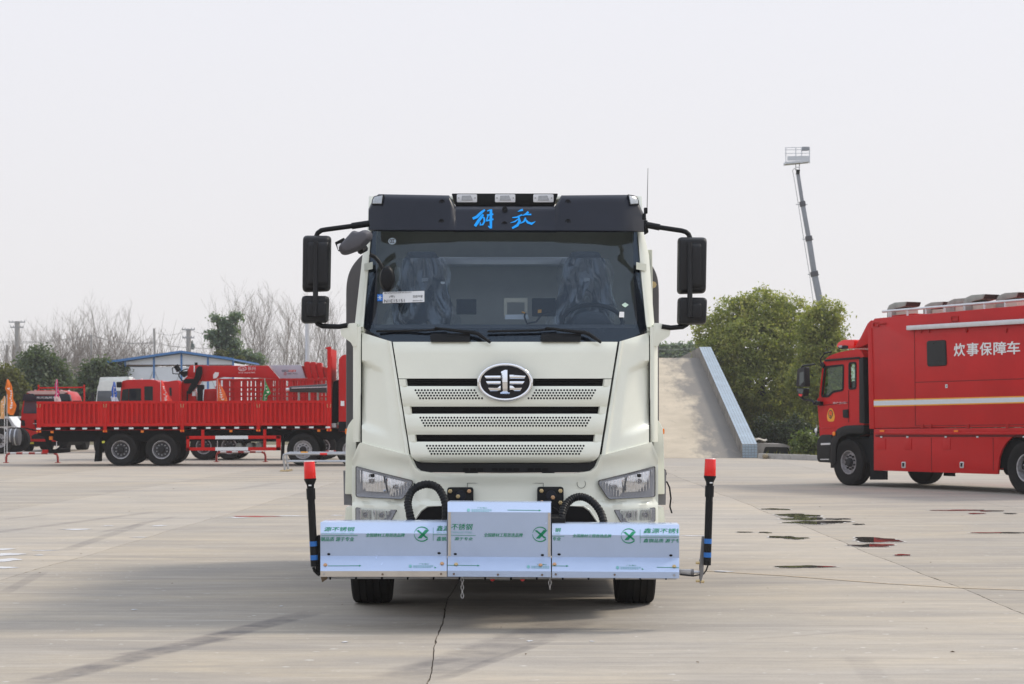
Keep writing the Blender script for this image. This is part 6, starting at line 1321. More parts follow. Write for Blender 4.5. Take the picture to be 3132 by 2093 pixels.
q('white_roof_trim', [(.12, .065), (.22, .10), (.78, .10), (.88, .065), (.8, .045), (.2, .045)], mat('pale_pink_roof_paint', (.62, .42, .38), .4), .1, .02, None, 0)
for a in (.24, .42, .56, .72, .86): q('roof_marker', [(a, .03), (a + .03, .03), (a + .03, .05), (a, .05)], M_LAMPW, .08, .3)
rk = q('cargo_frame', [(.10, -.02), (.98, -.03), (.98, -.01), (.10, .0)], M_REDC, .06, 2.2); q('frame_post', [(.965, -.06), (.99, -.06), (.99, .5), (.965, .5)], M_REDC, .06, 2.2, rk); q('frame_post', [(.10, -.06), (.125, -.06), (.125, .5), (.10, .5)], M_REDC, .06, 2.2, rk)
# white sleeper cab behind the red crew cab
wt, q = simple_cab('white_truck', 288, 400, 1154, 1374, 80.0, 'white high-roofed truck cab partly hidden behind the red crew cab', mat('off_white_truck_paint', (.66, .69, .67), .35, coat=.3), False)
q('roof_fairing', [(.06, .10), (.10, .0), (.9, -.01), (.95, .10)], MATS['off_white_truck_paint'], .9, .4, None, .02, bevel=.04)
# truck chassis cut by the left edge of the picture, and white cars standing behind
lt = thing('chassis_truck', (W(-60, 0, 74).x, 75, 0), 'dark truck chassis with a silver tank cut off by the left edge', 'truck')
for x in (-4, -120):
    xw = W(x, 0, 78).x
    for d in (.2, 2.2): axle_wheel((xw, 78 + d, .52), .52, .32, .28, lt, (0, 1, 0), -1 if d < 1 else 1, None, False, 26, 8)
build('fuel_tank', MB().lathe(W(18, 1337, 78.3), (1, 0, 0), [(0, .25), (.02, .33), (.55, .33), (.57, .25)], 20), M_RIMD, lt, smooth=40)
for k in range(3): build('tank_strap', MB().lathe(W(20 + k * 14, 1337, 78.3), (1, 0, 0), [(0, .335), (.05, .335)], 20), M_STEEL, lt, smooth=40)
build('chassis', MB().ext([W(-300, 1330, 78.6), W(60, 1330, 78.6), W(60, 1350, 78.6), W(-300, 1350, 78.6)], (0, 1.2, 0)), M_CHASSIS, lt)
build('rear_wheel_far', MB().lathe(W(54, 1345, 79.4) , (0, 1, 0), tyre_prof(.5, .32, .28), 26), M_RUBBER, lt, smooth=40)
build('cab', MB().ext([W(x, y, 78) for x, y in rpoly([(-260, 1330), (-260, 1180), (-210, 1160), (-70, 1165), (-60, 1240), (-60, 1300), (-120, 1335)], 8, 3)], (0, 2.4, 0)), M_RED, lt, bevel=.05)
def car(name, x0, x1, Y, label, paint):
    K = Y / F; c = W((x0 + x1) / 2, 0, Y); t = thing(name, (c.x, Y + .9, 0), label, 'car'); L_ = (x1 - x0) * K; P = lambda a, z: Vector((c.x - L_ / 2 + L_ * a, Y, z))
    prof = [(0, .35), (0, .75), (.06, .92), (.22, .98), (.34, 1.38), (.45, 1.46), (.72, 1.45), (.88, 1.05), (.98, .95), (1, .6), (1, .35)]
    sec = lambda y, ins: [Vector((P(a, z).x, Y + y, z)) for a, z in prof]
    b_ = build('body', MB().loft([[p + Vector((0, .12 if p.z > 1 else 0, 0)) for p in sec(0, 0)], sec(.1, 0), sec(1.65, 0), [p - Vector((0, .12 if p.z > 1 else 0, 0)) for p in sec(1.75, 0)]]), paint, t, bevel=.03, smooth=50)
    for w0 in (.02, 1.71): build('side_window', MB().ext([P(a, z) + Vector((0, w0, 0)) for a, z in ((.27, 1.0), (.36, 1.34), (.70, 1.36), (.80, 1.02))], (0, .06, 0)), M_DARKGL, b_)
    build('windscreen', MB().ext([P(a, z) + Vector((.0, .2, 0)) for a, z in ((.235, 1.0), (.335, 1.34), (.345, 1.34), (.25, 1.0))], (0, 1.35, 0)), M_DARKGL, b_)
    for a in (.19, .80):
        for w0 in (.1, 1.65): axle_wheel((P(a, 0).x, Y + w0, .33), .33, .22, .20, t, (0, 1, 0), -1 if w0 < 1 else 1, None, False, 20, 5)
    return t
car('parked_car', -58, 58, 89.0, 'white car parked behind the silver tank at the left edge', mat('white_car_paint', (.74, .75, .77), .3, coat=.5))
car('parked_car', -12, 112, 92.5, 'white car parked further back left of the facing red truck', MATS['white_car_paint'])
# ================================================================ red and white hoop barriers
def hoop(x0, x1, Y, ytop, label, n=7):
    t = thing('hoop_barrier', (W((x0 + x1) / 2, 0, Y).x, Y, 0), label, 'barrier', 'red and white hoop barriers')
    a, c = W(x0, 0, Y).x, W(x1, 0, Y).x; z = EYE + (HY - ytop) * Y / F; r = .036
    for s_, x in ((1, a), (-1, c)):
        o = build('leg', MB().tube([(x, Y, 0), (x, Y, z - .14), (x + s_ * .03, Y, z - .04), (x + s_ * .13, Y, z)], r, 10), M_OLDRED, t, smooth=60); build('foot_plate', MB().box((x, Y, .01), (.16, .16, .02)), M_OLDRED, o)
    for k in range(n): build('rail_band', MB().tube([(a + .13 + (c - a - .26) * k / n, Y, z), (a + .13 + (c - a - .26) * (k + 1) / n, Y, z)], r, 10), M_OLDWHITE if k % 2 == 0 else M_OLDRED, t, smooth=60)
    return t
M_OLDRED = mat('faded_red_tube', (.36, .05, .045), .5, var=.25, scale=8); M_OLDWHITE = mat('faded_white_tube', (.66, .66, .66), .5, var=.15, scale=8)
hoop(19, 177, 64.4, 1387, 'red and white hoop barrier at far left below the orange flag')
hoop(662, 812, 65.6, 1383, 'red and white hoop barrier seen under the drop-side lorry')
hoop(935, 1062, 66.5, 1381, 'red and white hoop barrier behind the front wheel of the drop-side lorry')
# grey tube barrier in front of the lorry's front wheel
gb = thing('tube_barrier', (W(960, 0, 55.6).x, 55.6, 0), 'grey steel tube barrier with orange and red bands beside the cream truck', 'barrier')
for Yb, off in ((55.3, 0), (56.1, 10)):
    xl = W(866 + off, 0, Yb).x; xr = W(1120 + off, 0, Yb).x; z = EYE + (HY - (1389 - off * .4)) * Yb / F
    rail = build('top_rail', MB().tube([(xl + .06, Yb, 0), (xl, Yb, z - .1), (xl + .02, Yb, z - .02), (xl + .1, Yb, z), (xr, Yb, z)], .03, 10), M_STEEL, gb, smooth=60)
    build('far_leg', MB().tube([(xr, Yb, z), (xr, Yb, 0)], .03, 8), M_STEEL, gb); build('low_rail', MB().tube([(xl + .1, Yb, .28), (xr, Yb, .28)], .022, 8), M_STEEL, gb)
    for xb, m_ in (((920 if off else 979), M_YELLOW if off else M_LAMPRED),): build('colour_band', MB().tube([W(xb, 1389 - off * .4, Yb), W(xb + 22, 1389 - off * .4, Yb)], .032, 10), m_, gb)
build('foot', MB().box((W(875, 0, 55.6).x, 55.7, .02), (.25, 1.0, .04)), M_ZINC, gb, bevel=.01)
# ================================================================ feather flags on thin poles
def flag(x, ytop, Y, ol, m_, name, label, prt=None, lower=None):
    t = thing('feather_flag', (W(x, 0, Y).x, Y, 0), label, 'flag', 'coloured feather flags on poles'); b_ = W(x, ytop, Y)
    build('pole', MB().tube([(b_.x, Y, 0), (b_.x, Y, b_.z)], .014, 6), M_SILVER, t)
    yy = sorted(set([y for _, y in ol[0]] + [y for _, y in ol[1]])); nv = 26; y0, y1 = yy[0], yy[-1]
    def fn(u, v):
        y = y0 + (y1 - y0) * v; a = interp(ol[0], y); c = interp(ol[1], y); px = a + (c - a) * u
        return W(px, y, Y) + Vector((0, .10 * math.sin(u * 5 + v * 7 + x) * (.3 + u), 0))
    mb = MB()
    vs = [fn(i / 10, j / nv) for j in range(nv + 1) for i in range(11)]
    for j in range(nv):
        for i in range(10):
            k = j * 11 + i; mb.f.append((k, k + 1, k + 12, k + 11)); mb.m.append(1 if (lower and j / nv > lower[0] + .05 * math.sin(i)) else 0)
    mb.v = vs; c = build('cloth', mb, [m_, lower[1]] if lower else m_, t, smooth=80, noclean=True)
    if prt:
        pm = MB(); r_ = random.Random(int(x))
        for k in range(prt): 
            u0 = .25 + .3 * r_.random(); v0 = .25 + .6 * k / prt; _ribbon(pm, [(u0, v0), (u0 + .15, v0 + .02), (u0 + .3, v0 - .01)], [.03, .06, .025], lambda u, v: fn(min(1, u), min(1, v)) + Vector((0, -.012, 0)))
        build('flag_print', pm, mat('pale_flag_print', (.85, .76, .72), .7), c, 0, noclean=True)
    return t
def cloth(n_, c): 
    m = mat(n_, c, .75, var=.18, scale=7); t = m.node_tree; b_ = t.nodes['Principled BSDF']; tr_ = _n(t, 'ShaderNodeBsdfTranslucent'); x_ = _n(t, 'ShaderNodeMixShader'); x_.inputs[0].default_value = .45
    t.links.new(b_.inputs['Base Color'].links[0].from_socket, tr_.inputs[0]); o_ = [q_ for q_ in t.nodes if q_.type == 'OUTPUT_MATERIAL'][0]; t.links.new(b_.outputs[0], x_.inputs[1]); t.links.new(tr_.outputs[0], x_.inputs[2]); t.links.new(x_.outputs[0], o_.inputs[0]); return m
O1 = cloth('orange_flag_cloth', (.86, .24, .04)); O2 = cloth('pale_orange_flag_cloth', (.82, .50, .24)); PK = cloth('pink_flag_cloth', (.70, .05, .22)); BL = cloth('blue_flag_cloth', (.05, .16, .60)); RD = cloth('red_flag_cloth', (.90, .09, .07)); OR = cloth('orange_red_flag_cloth', (.82, .20, .06)); GR = cloth('green_flag_cloth', (.04, .32, .10)); PW_ = cloth('pinkish_white_cloth', (.76, .56, .58)); WB = cloth('bluish_white_cloth', (.62, .68, .80))
flag(21.6, 1160, 66.5, ([(21, 1161), (16, 1190), (21, 1198), (21, 1260), (30, 1270)], [(23, 1161), (35, 1180), (43, 1205), (43, 1220), (50, 1240), (40, 1268), (38, 1270)]), O1, 'o', 'orange feather flag left of the facing red truck', 9)
flag(14, 1211, 70, ([(13, 1212), (2, 1228), (1, 1275), (0, 1281)], [(14.5, 1212), (15, 1240), (14, 1278), (12, 1279)]), O2, 'p', 'short pale orange feather flag at the left edge', 5)
flag(173, 1160, 66.5, ([(172, 1161), (168, 1178), (170, 1200), (165, 1215), (168, 1240)], [(174, 1161), (179, 1180), (185, 1204), (180, 1208), (184, 1225), (186, 1240)]), PK, 'k', 'pink and white feather flag in front of the facing red truck', 4, (.62, PW_))
flag(348, 1167, 66.5, ([(347, 1168), (341, 1195), (344, 1208), (338, 1215), (344, 1240)], [(349, 1168), (355, 1190), (361, 1205), (358, 1210), (362, 1228), (363, 1240)]), BL, 'b', 'blue and white feather flag beside the white truck', 4, (.60, WB))
flag(492, 1164, 66.5, ([(492, 1164), (493, 1200), (492, 1240)], [(495, 1166), (510, 1196), (526, 1222), (530, 1240)]), RD, 'r', 'red feather flag in front of the red crew cab', 8)
flag(665, 1159, 66.5, ([(665, 1159), (666, 1190), (665, 1240)], [(668, 1162), (680, 1186), (693, 1216), (700, 1240)]), OR, 'q', 'orange feather flag below the crane boom', 7)
flag(810, 1158, 66.5, ([(809, 1159), (808, 1190), (803, 1222), (802, 1240)], [(811, 1159), (820, 1185), (828, 1204), (818, 1212), (817, 1225), (818, 1240)]), GR, 'g', 'green feather flag below the grey boom sleeve', 5)
# ================================================================ prefabricated site building with a blue roof
BY = 112.0
hut = thing('site_building', (W(555, 0, BY).x, BY, 0), 'white prefab site building with blue gable roof behind the crane boom', 'building')
M_PANEL = mat('white_wall_panel', (.76, .80, .86), .5, var=.06, scale=2); M_BLUEP = mat('blue_steel_profile', (.08, .22, .50), .45, var=.12); M_SOFF = mat('brown_rail_trim', (.12, .085, .07), .7)  # plain dark brown of the tie rail below the gable
wl, wr = W(383, 0, BY).x, W(713, 0, BY).x; ze = W(0, 1109, BY).z; zr = W(0, 1077, BY).z; zs_ = W(0, 1118, BY).z; xm = W(555, 0, BY).x
slope = lambda x: zr - (zr - ze) * abs(x - xm) / (xm - W(330, 0, BY).x)
edges = [383, 471, 555, 636, 713]
for a, c in zip(edges, edges[1:]):
    xa, xc = W(a, 0, BY).x + .03, W(c, 0, BY).x - .03
    for k in range(2):
        za, zb_ = -.02 + k * (zs_ - .06) / 2, -.02 + (k + 1) * (zs_ - .06) / 2 - .015
        build('wall_panel', MB().box(((xa + xc) / 2, BY + .05, (za + zb_) / 2), (xc - xa, .07, zb_ - za)), M_PANEL, hut)
    build('gable_panel', MB().ext([(xa, BY + .02, zs_ + .04), (xc, BY + .02, zs_ + .04), (xc, BY + .02, slope(xc) - .10), (xa, BY + .02, slope(xa) - .10)], (0, .07, 0)), M_PANEL, hut)
    build('cross_brace', MB().tube([(xa, BY, .4), (xc, BY, zs_ - .3)], .012, 4).tube([(xc, BY, .4), (xa, BY, zs_ - .3)], .012, 4), M_STEEL, hut)
for a in edges: x = W(a, 0, BY).x; build('steel_column', MB().ext([(x - .05, BY - .03, -.02), (x + .05, BY - .03, -.02), (x + .05, BY - .03, slope(x) - .06), (x - .05, BY - .03, slope(x) - .06)], (0, .10, 0)), M_BLUEP, hut)
build('tie_rail', MB().box(((wl + wr) / 2, BY + .03, zs_), (wr - wl, .10, .07)), M_SOFF, hut)
xl_, xr_ = W(330, 0, BY).x, W(716, 0, BY).x
for a, c in ((xl_, xm), (xm, xr_)):
    za, zc = slope(a), slope(c)
    rf = build('roof_sheet', MB().ext([(a, BY - .25, za), (c, BY - .25, zc), (c, BY - .25, zc - .06), (a, BY - .25, za - .06)], (0, 11.5, 0)), mat('blue_roof_sheet', (.10, .22, .46), .5, var=.12), hut)
    for k in range(18): 
        t = (k + .5) / 18; build('roof_rib', MB().bar((a, BY - .2 + 11.4 * t, za + .02), (c, BY - .2 + 11.4 * t, zc + .02), .05, .05), MATS['blue_roof_sheet'], rf, 0)
    build('verge_trim', MB().bar((a, BY - .27, za + .01), (c, BY - .27, zc + .01), .05, .13), M_BLUEP, rf)
build('side_wall', MB().box((wr - .03, BY + 5.6, (ze) / 2), (.07, 11, ze - .05)), M_PANEL, hut); build('side_wall', MB().box((wl + .03, BY + 5.6, ze / 2), (.07, 11, ze - .05)), M_PANEL, hut)
for k in range(3): build('side_window', MB().box((wr + .01, BY + 2 + 3 * k, ze - .55), (.04, 1.2, .5)), M_DARKGL, hut)
# ================================================================ trees
M_LEAF = None
def leafmat(name, cols, sheen=.35):
    m = bpy.data.materials.new(name); m.use_nodes = True; t = m.node_tree; t.nodes.clear(); L = t.links.new
    o = _n(t, 'ShaderNodeOutputMaterial'); g = _n(t, 'ShaderNodeNewGeometry'); r = _n(t, 'ShaderNodeValToRGB'); e = r.color_ramp.elements
    while len(e) < len(cols): e.new(.5)
    for k, c in enumerate(cols): e[k].position = k / (len(cols) - 1); e[k].color = (*c, 1)
    n = _n(t, 'ShaderNodeTexNoise'); n.inputs['Scale'].default_value = .9; n.inputs['Detail'].default_value = 3; L(g.outputs['Position'], n.inputs['Vector'])
    mr_ = _n(t, 'ShaderNodeMath', operation='MULTIPLY_ADD'); L(g.outputs['Random Per Island'], mr_.inputs[0]); mr_.inputs[1].default_value = .55
    m2 = _n(t, 'ShaderNodeMath', operation='MULTIPLY_ADD'); L(n.outputs[0], m2.inputs[0]); m2.inputs[1].default_value = 1.1; m2.inputs[2].default_value = -.32; L(m2.outputs[0], mr_.inputs[2]); L(mr_.outputs[0], r.inputs[0])
    b_ = _n(t, 'ShaderNodeBsdfPrincipled'); L(r.outputs[0], b_.inputs['Base Color']); b_.inputs['Roughness'].default_value = .5; b_.inputs['Specular IOR Level'].default_value = sheen
    tl_ = _n(t, 'ShaderNodeBsdfTranslucent'); mc = _n(t, 'ShaderNodeMix', data_type='RGBA', blend_type='MULTIPLY'); mc.inputs[0].default_value = 1; L(r.outputs[0], mc.inputs[6]); mc.inputs[7].default_value = (1.5, 1.6, .7, 1); L(mc.outputs[2], tl_.inputs[0])
    x = _n(t, 'ShaderNodeMixShader'); x.inputs[0].default_value = .45; L(b_.outputs[0], x.inputs[1]); L(tl_.outputs[0], x.inputs[2]); L(x.outputs[0], o.inputs[0]); MATS[name] = m; return m
L_CAM = leafmat('camphor_leaves', [(.12, .15, .035), (.20, .235, .06), (.32, .325, .095), (.44, .40, .14)])
L_DARK = leafmat('dark_evergreen_leaves', [(.06, .085, .055), (.09, .122, .072), (.125, .16, .088)])
L_OLIVE = leafmat('olive_leaves', [(.06, .07, .022), (.10, .105, .035), (.14, .14, .05)])
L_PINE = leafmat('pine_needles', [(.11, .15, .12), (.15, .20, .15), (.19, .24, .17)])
L_SHRUB = leafmat('dark_shrub_leaves', [(.018, .028, .014), (.03, .045, .02), (.05, .07, .03)])
def leaves(lobes, n_cl, per, leaf, seed, shell=.55, droop=.35, clump=.30, holes=0.0):
    """leaf quads gathered in clumps through a set of ellipsoid lobes (cx,cy,cz,rx,ry,rz)"""
    r = np.random.default_rng(seed); lob = np.array(lobes, float); vol = lob[:, 3] * lob[:, 4] * lob[:, 5]; vol = vol ** .75
    which = r.choice(len(lob), n_cl, p=vol / vol.sum()); d = r.normal(size=(n_cl, 3)); d /= np.linalg.norm(d, axis=1)[:, None]
    rad = shell + (1 - shell) * r.random(n_cl) ** .6; rad *= 1 + .10 * r.normal(size=n_cl)
    c = lob[which, :3] + d * lob[which, 3:] * rad[:, None]
    N = n_cl * per; cc = np.repeat(c, per, 0); dd = np.repeat(d, per, 0)
    cs = np.repeat(clump * (0.6 + .8 * r.random(n_cl)), per)
    p = cc + r.normal(size=(N, 3)) * cs[:, None] * np.array([.5, .5, .38])
    nrm = dd * .8 + r.normal(size=(N, 3)) * .75 + np.array([0, 0, .45]); nrm /= np.linalg.norm(nrm, axis=1)[:, None]
    a = np.cross(nrm, r.normal(size=(N, 3))); a /= np.linalg.norm(a, axis=1)[:, None]; a[:, 2] -= droop * r.random(N); a /= np.linalg.norm(a, axis=1)[:, None]
    b_ = np.cross(nrm, a); s = leaf * (.6 + .8 * r.random(N))
    v = np.empty((N, 4, 3)); v[:, 0] = p - a * s[:, None] * .5; v[:, 1] = p + b_ * s[:, None] * .27; v[:, 2] = p + a * s[:, None] * .5; v[:, 3] = p - b_ * s[:, None] * .27
    return v.reshape(-1, 3), N
def leafmesh(name, args, m):
    v, N = leaves(**args); me = bpy.data.meshes.new(name); me.vertices.add(N * 4); me.vertices.foreach_set('co', v.ravel()); me.loops.add(N * 4); me.loops.foreach_set('vertex_index', np.arange(N * 4, dtype=np.int32)); me.polygons.add(N); me.polygons.foreach_set('loop_start', np.arange(0, N * 4, 4, dtype=np.int32)); me.polygons.foreach_set('loop_total', np.full(N, 4, dtype=np.int32)); me.update(); me.validate(); me.materials.append(m); return me
def limb_tree(mb, lobes, h0, r0, seed, base=(0, 0)):
    q = random.Random(seed); z1 = max(l[2] for l in lobes); p = [Vector((base[0], base[1], -.05))]
    for k in range(1, 5): p.append(Vector((base[0] + q.uniform(-.12, .12) * k, base[1] + q.uniform(-.12, .12) * k, (h0 + (z1 - h0) * .55) * k / 4)))
    mb.tube(p, [r0, r0 * .85, r0 * .7, r0 * .5, r0 * .3], 8)
    for l in lobes:
        s_ = p[2].lerp(p[3], q.random()); e = Vector(l[:3]); m_ = s_.lerp(e, .5) + Vector((0, 0, -.2)); mb.tube([s_, m_, e, e + (e - m_) * .1], [r0 * .42, r0 * .3, r0 * .16, r0 * .05], 6)
        for _ in range(4):
            a_ = m_.lerp(e, q.random()); b_ = e + Vector((q.uniform(-1, 1) * l[3], q.uniform(-1, 1) * l[4], q.uniform(-.2, 1) * l[5])) * .8; mb.tube([a_, a_.lerp(b_, .5) + Vector((0, 0, .1)), b_], [r0 * .12, r0 * .09, r0 * .03], 4)
def leafy_tree(name, px, Y, lobes_px, label, cat, m, bark, n_cl, per, leaf, seed, group=None, depth=.8, r0=.16, h0=1.0, clump=.3, shell=.5, **kw):
    """lobes_px: (px, py, rx_px, ry_px, dy) measured in the photo at distance Y"""
    K = Y / F; bx = (px - CX) * K; t = thing(name, (bx, Y, 0), label, cat, group); lob = []
    for (x, y, rx_, ry_, dy) in lobes_px: lob.append(((x - px) * K, dy, EYE + (HY - y) * K, rx_ * K, max(rx_, ry_) * K * depth, ry_ * K))
    mb = MB(); limb_tree(mb, lob, h0, r0, seed); mb.v = [tuple(Vector(v) + Vector((bx, Y, 0))) for v in mb.v]; build('trunk', mb, bark, t, smooth=50, noclean=True)
    me = leafmesh('crown', dict(lobes=lob, n_cl=n_cl, per=per, leaf=leaf, seed=seed, clump=clump, shell=shell, **kw), m); o = bpy.data.objects.new('crown', me); COL.objects.link(o); o.parent = t; INV[o.name] = INV[t.name]; return t
# the large camphor trees right of the ramp
leafy_tree('camphor_tree', 2340, 97, [(2330, 960, 85, 68, 0), (2250, 985, 75, 70, .3), (2405, 975, 75, 70, .4), (2190, 1020, 60, 62, .8), (2300, 1060, 120, 85, -.5), (2200, 1110, 75, 90, .2), (2420, 1080, 95, 90, -.3), (2330, 1180, 135, 95, -.6), (2460, 1190, 75, 90, 0), (2230, 1205, 75, 70, .6), (2380, 1270, 120, 60, -.2)], 'broad green camphor tree beside the ramp behind the red fire truck cab', 'tree', L_CAM, M_BARKD, 3400, 22, .155, 21, r0=.22, clump=.30, shell=.78)
leafy_tree('camphor_tree', 2520, 92, [(2530, 960, 48, 42, 0), (2490, 1000, 55, 52, 0), (2552, 1012, 32, 45, .2), (2520, 1070, 75, 60, .2), (2562, 1110, 40, 50, 0), (2500, 1160, 90, 80, .3), (2550, 1240, 60, 80, 0)], 'thinner camphor tree at right with yellow green twigs above the fire truck cab', 'tree', L_CAM, M_BARKD, 1250, 20, .15, 34, r0=.18, clump=.30, shell=.65)
leafy_tree('shrub', 2390, 75.5, [(2390, 1325, 50, 40, 0), (2350, 1315, 40, 45, .3), (2440, 1320, 45, 45, .3), (2318, 1335, 26, 26, .6)], 'dark bush under the big camphor tree above the grey vehicle shell', 'shrub', L_SHRUB, M_BARKD, 330, 14, .12, 41, r0=.06, h0=.3, clump=.16)
leafy_tree('shrub', 2462, 73.5, [(2462, 1350, 36, 32, 0), (2440, 1370, 22, 22, -.2), (2490, 1365, 24, 26, 0)], 'bright green young bush behind the kerb beside the fire truck bumper', 'shrub', leafmat('bright_shrub_leaves', [(.06, .09, .02), (.11, .15, .035), (.19, .22, .06)]), M_BARKD, 190, 12, .13, 42, r0=.04, h0=.2, clump=.15)
# evergreens behind the parked trucks at the left
GRP = 'evergreen trees behind the parked trucks'
leafy_tree('evergreen_tree', 120, 108, [(122, 1085, 26, 28, 0), (120, 1120, 62, 45, 0), (75, 1165, 50, 55, .5), (165, 1165, 45, 55, .4), (120, 1200, 95, 60, 0), (120, 1270, 100, 60, 0)], 'dark rounded evergreen tree with a knobby top at far left', 'tree', L_DARK, M_BARKD, 1500, 13, .22, 51, r0=.2, clump=.36, shell=.7, group=GRP)
leafy_tree('evergreen_tree', 312, 112, [(312, 1130, 40, 30, 0), (290, 1165, 52, 50, 0), (350, 1160, 45, 45, 0), (312, 1220, 90, 65, 0), (250, 1230, 40, 60, 0)], 'dark evergreen tree left of the white prefab building', 'tree', L_DARK, M_BARKD, 1150, 13, .22, 52, r0=.2, clump=.36, shell=.7, group=GRP)
leafy_tree('evergreen_tree', 10, 96, [(10, 1160, 50, 40, 0), (40, 1200, 42, 50, 0), (-30, 1200, 60, 55, 0), (10, 1260, 75, 55, 0)], 'olive green evergreen tree at the left edge behind the flags', 'tree', L_OLIVE, M_BARKD, 900, 13, .19, 53, r0=.18, clump=.30, shell=.7, group=GRP)
leafy_tree('evergreen_tree', 205, 118, [(205, 1200, 40, 40, 0), (180, 1240, 60, 50, 0), (240, 1245, 50, 50, 0)], 'low brownish evergreen between the two dark trees', 'tree', L_OLIVE, M_BARKD, 450, 13, .22, 54, r0=.15, clump=.36, shell=.7, group=GRP)
leafy_tree('pine_tree', 690, 128, [(660, 975, 14, 9, 0), (722, 972, 16, 14, 0), (690, 990, 22, 14, 0), (700, 1010, 26, 14, 0), (650, 1025, 24, 14, 0), (680, 1035, 26, 14, 0), (665, 1050, 22, 10, 0), (712, 1050, 26, 14, 0), (700, 1078, 34, 16, 0), (745, 1090, 34, 18, .2), (790, 1100, 20, 16, 0)], 'loose dark pine tree above the prefab building roof', 'tree', L_PINE, M_BARKD, 520, 12, .22, 55, r0=.2, h0=3, clump=.30, shell=.25)
leafy_tree('shrub', 672, 126, [(672, 1088, 16, 14, 0), (730, 1103, 14, 10, 0)], 'small yellow green shrub over the right end of the blue roof', 'shrub', L_OLIVE, M_BARKD, 90, 12, .18, 56, r0=.06, clump=.25)
for k, (x, rr, hh) in enumerate(((2035, 34, 22), (2075, 38, 26), (2118, 30, 24))):
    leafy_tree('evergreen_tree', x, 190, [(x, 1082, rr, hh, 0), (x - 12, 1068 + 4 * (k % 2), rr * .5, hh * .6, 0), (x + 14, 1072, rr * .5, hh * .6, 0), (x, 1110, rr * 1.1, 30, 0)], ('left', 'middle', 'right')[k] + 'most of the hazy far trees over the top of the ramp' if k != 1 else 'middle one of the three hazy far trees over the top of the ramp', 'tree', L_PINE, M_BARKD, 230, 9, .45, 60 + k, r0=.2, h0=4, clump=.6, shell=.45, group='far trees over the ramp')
# bare winter trees: one skeleton per kind, copied along the skyline
def bare(seed, H, spread, lean, nb, r0):
    q = random.Random(seed); mb = MB()
    def grow(p, d, L_, r, lev):
        n = 4 if lev == 0 else 3; pts = [p]; dd = d.copy()
        for k in range(n):
            dd = (dd + Vector((q.uniform(-1, 1), q.uniform(-1, 1), q.uniform(-.2, .8))) * (.10 if lev == 0 else .20)).normalized(); pts.append(pts[-1] + dd * L_ / n)
        r *= .86
        mb.tube(pts, [r * (1 - .8 * i / n) + .005 for i in range(n + 1)], 5 if lev == 0 else 3, False)
        if lev >= 3: return
        cnt = nb if lev == 0 else (5 if lev == 1 else 4)
        for k in range(cnt):
            t = (.22 if lev == 0 else .15) + (.76 if lev == 0 else .85) * (k + q.random()) / cnt; i = min(n - 1, int(t * n)); s_ = pts[i].lerp(pts[i + 1], t * n - i)
            az = q.uniform(0, 6.283); el = spread * (.7 + .6 * q.random()); side = Vector((math.cos(az), math.sin(az), 0)); nd = (dd * math.cos(el) + side * math.sin(el)).normalized() if lev else (Vector((0, 0, 1)) * math.cos(el) + side * math.sin(el)).normalized()
            grow(s_, nd, L_ * ((.42 - .22 * t) if lev == 0 else .48) * (.7 + .6 * q.random()), r * (.42 if lev == 0 else .5) * (1 - .35 * t), lev + 1)
    grow(Vector((0, 0, -.1)), Vector((lean, 0, 1)).normalized(), H, r0, 0)
    return mb
M_BARE2 = mat('pale_winter_twigs', (.30, .27, .245), .9, var=.25, scale=4)
protos = []
def bare_tree(k, x, Y, top, label, first):
    Hh = EYE + (HY - top) * Y / F; loc = ((x - CX) * Y / F, Y, 0); kind = protos[k]
    if kind[0] is None:
        t = thing('bare_tree', loc, label, 'tree', 'bare winter trees on the skyline'); me = kind[2]; INV[t.name] = Matrix.Identity(4)
        for nm, me_ in me: o = bpy.data.objects.new(nm, me_); COL.objects.link(o); o.parent = t
        kind[0] = t; t.scale = (Hh / kind[1],) * 3; t.rotation_euler = (0, 0, random.uniform(0, 6)); return
    sc = Hh / kind[1]; copy_thing(kind[0], loc, label, random.uniform(0, 6.28), (sc * random.uniform(.8, 1.1), sc * random.uniform(.8, 1.1), sc))
specs = [(1, 15, .42, .02, 15, .13), (2, 14, .48, -.04, 16, .12), (3, 13, .34, .05, 14, .10), (4, 7, .62, 0, 13, .10), (5, 6, .70, .06, 14, .09)]
for sd_, H_, sp_, ln_, nb_, r_ in specs:
    mb = bare(sd_, H_, sp_, ln_, nb_, r_); nT = 5 * 5; tm = MB(); cm = MB()
    tv = mb.v[:25]; tm.v = tv; tm.f = [f for f in mb.f if max(f) < 25]; tm.m = [0] * len(tm.f)
    cm.v = mb.v[25:]; cm.f = [tuple(i - 25 for i in f) for f in mb.f if min(f) >= 25]; cm.m = [0] * len(cm.f)
    ms = []
    for nm, b_ in (('trunk', tm), ('branches', cm)):
        me = bpy.data.meshes.new(nm); me.from_pydata(b_.v, [], b_.f); me.materials.append(M_BARE2); me.shade_smooth(); ms.append((nm, me))
    zmax = max(v[2] for v in mb.v); protos.append([None, zmax, ms])
tall = [(30, 1010, 0), (62, 985, 1), (95, 975, 2), (140, 965, 0), (160, 970, 2), (188, 930, 1), (232, 905, 0), (248, 935, 2), (266, 925, 1), (322, 884, 0), (350, 905, 1), (368, 910, 2), (508, 1000, 2),
        (672, 880, 1), (694, 828, 0), (715, 905, 2), (745, 862, 1), (772, 880, 0), (790, 855, 2), (806, 862, 0), (822, 905, 1), (860, 900, 2), (872, 862, 0), (902, 862, 1), (925, 905, 2), (948, 880, 0), (968, 910, 1), (1000, 930, 2), (1022, 890, 1), (1040, 870, 0), (600, 1040, 2), (630, 1010, 2)]
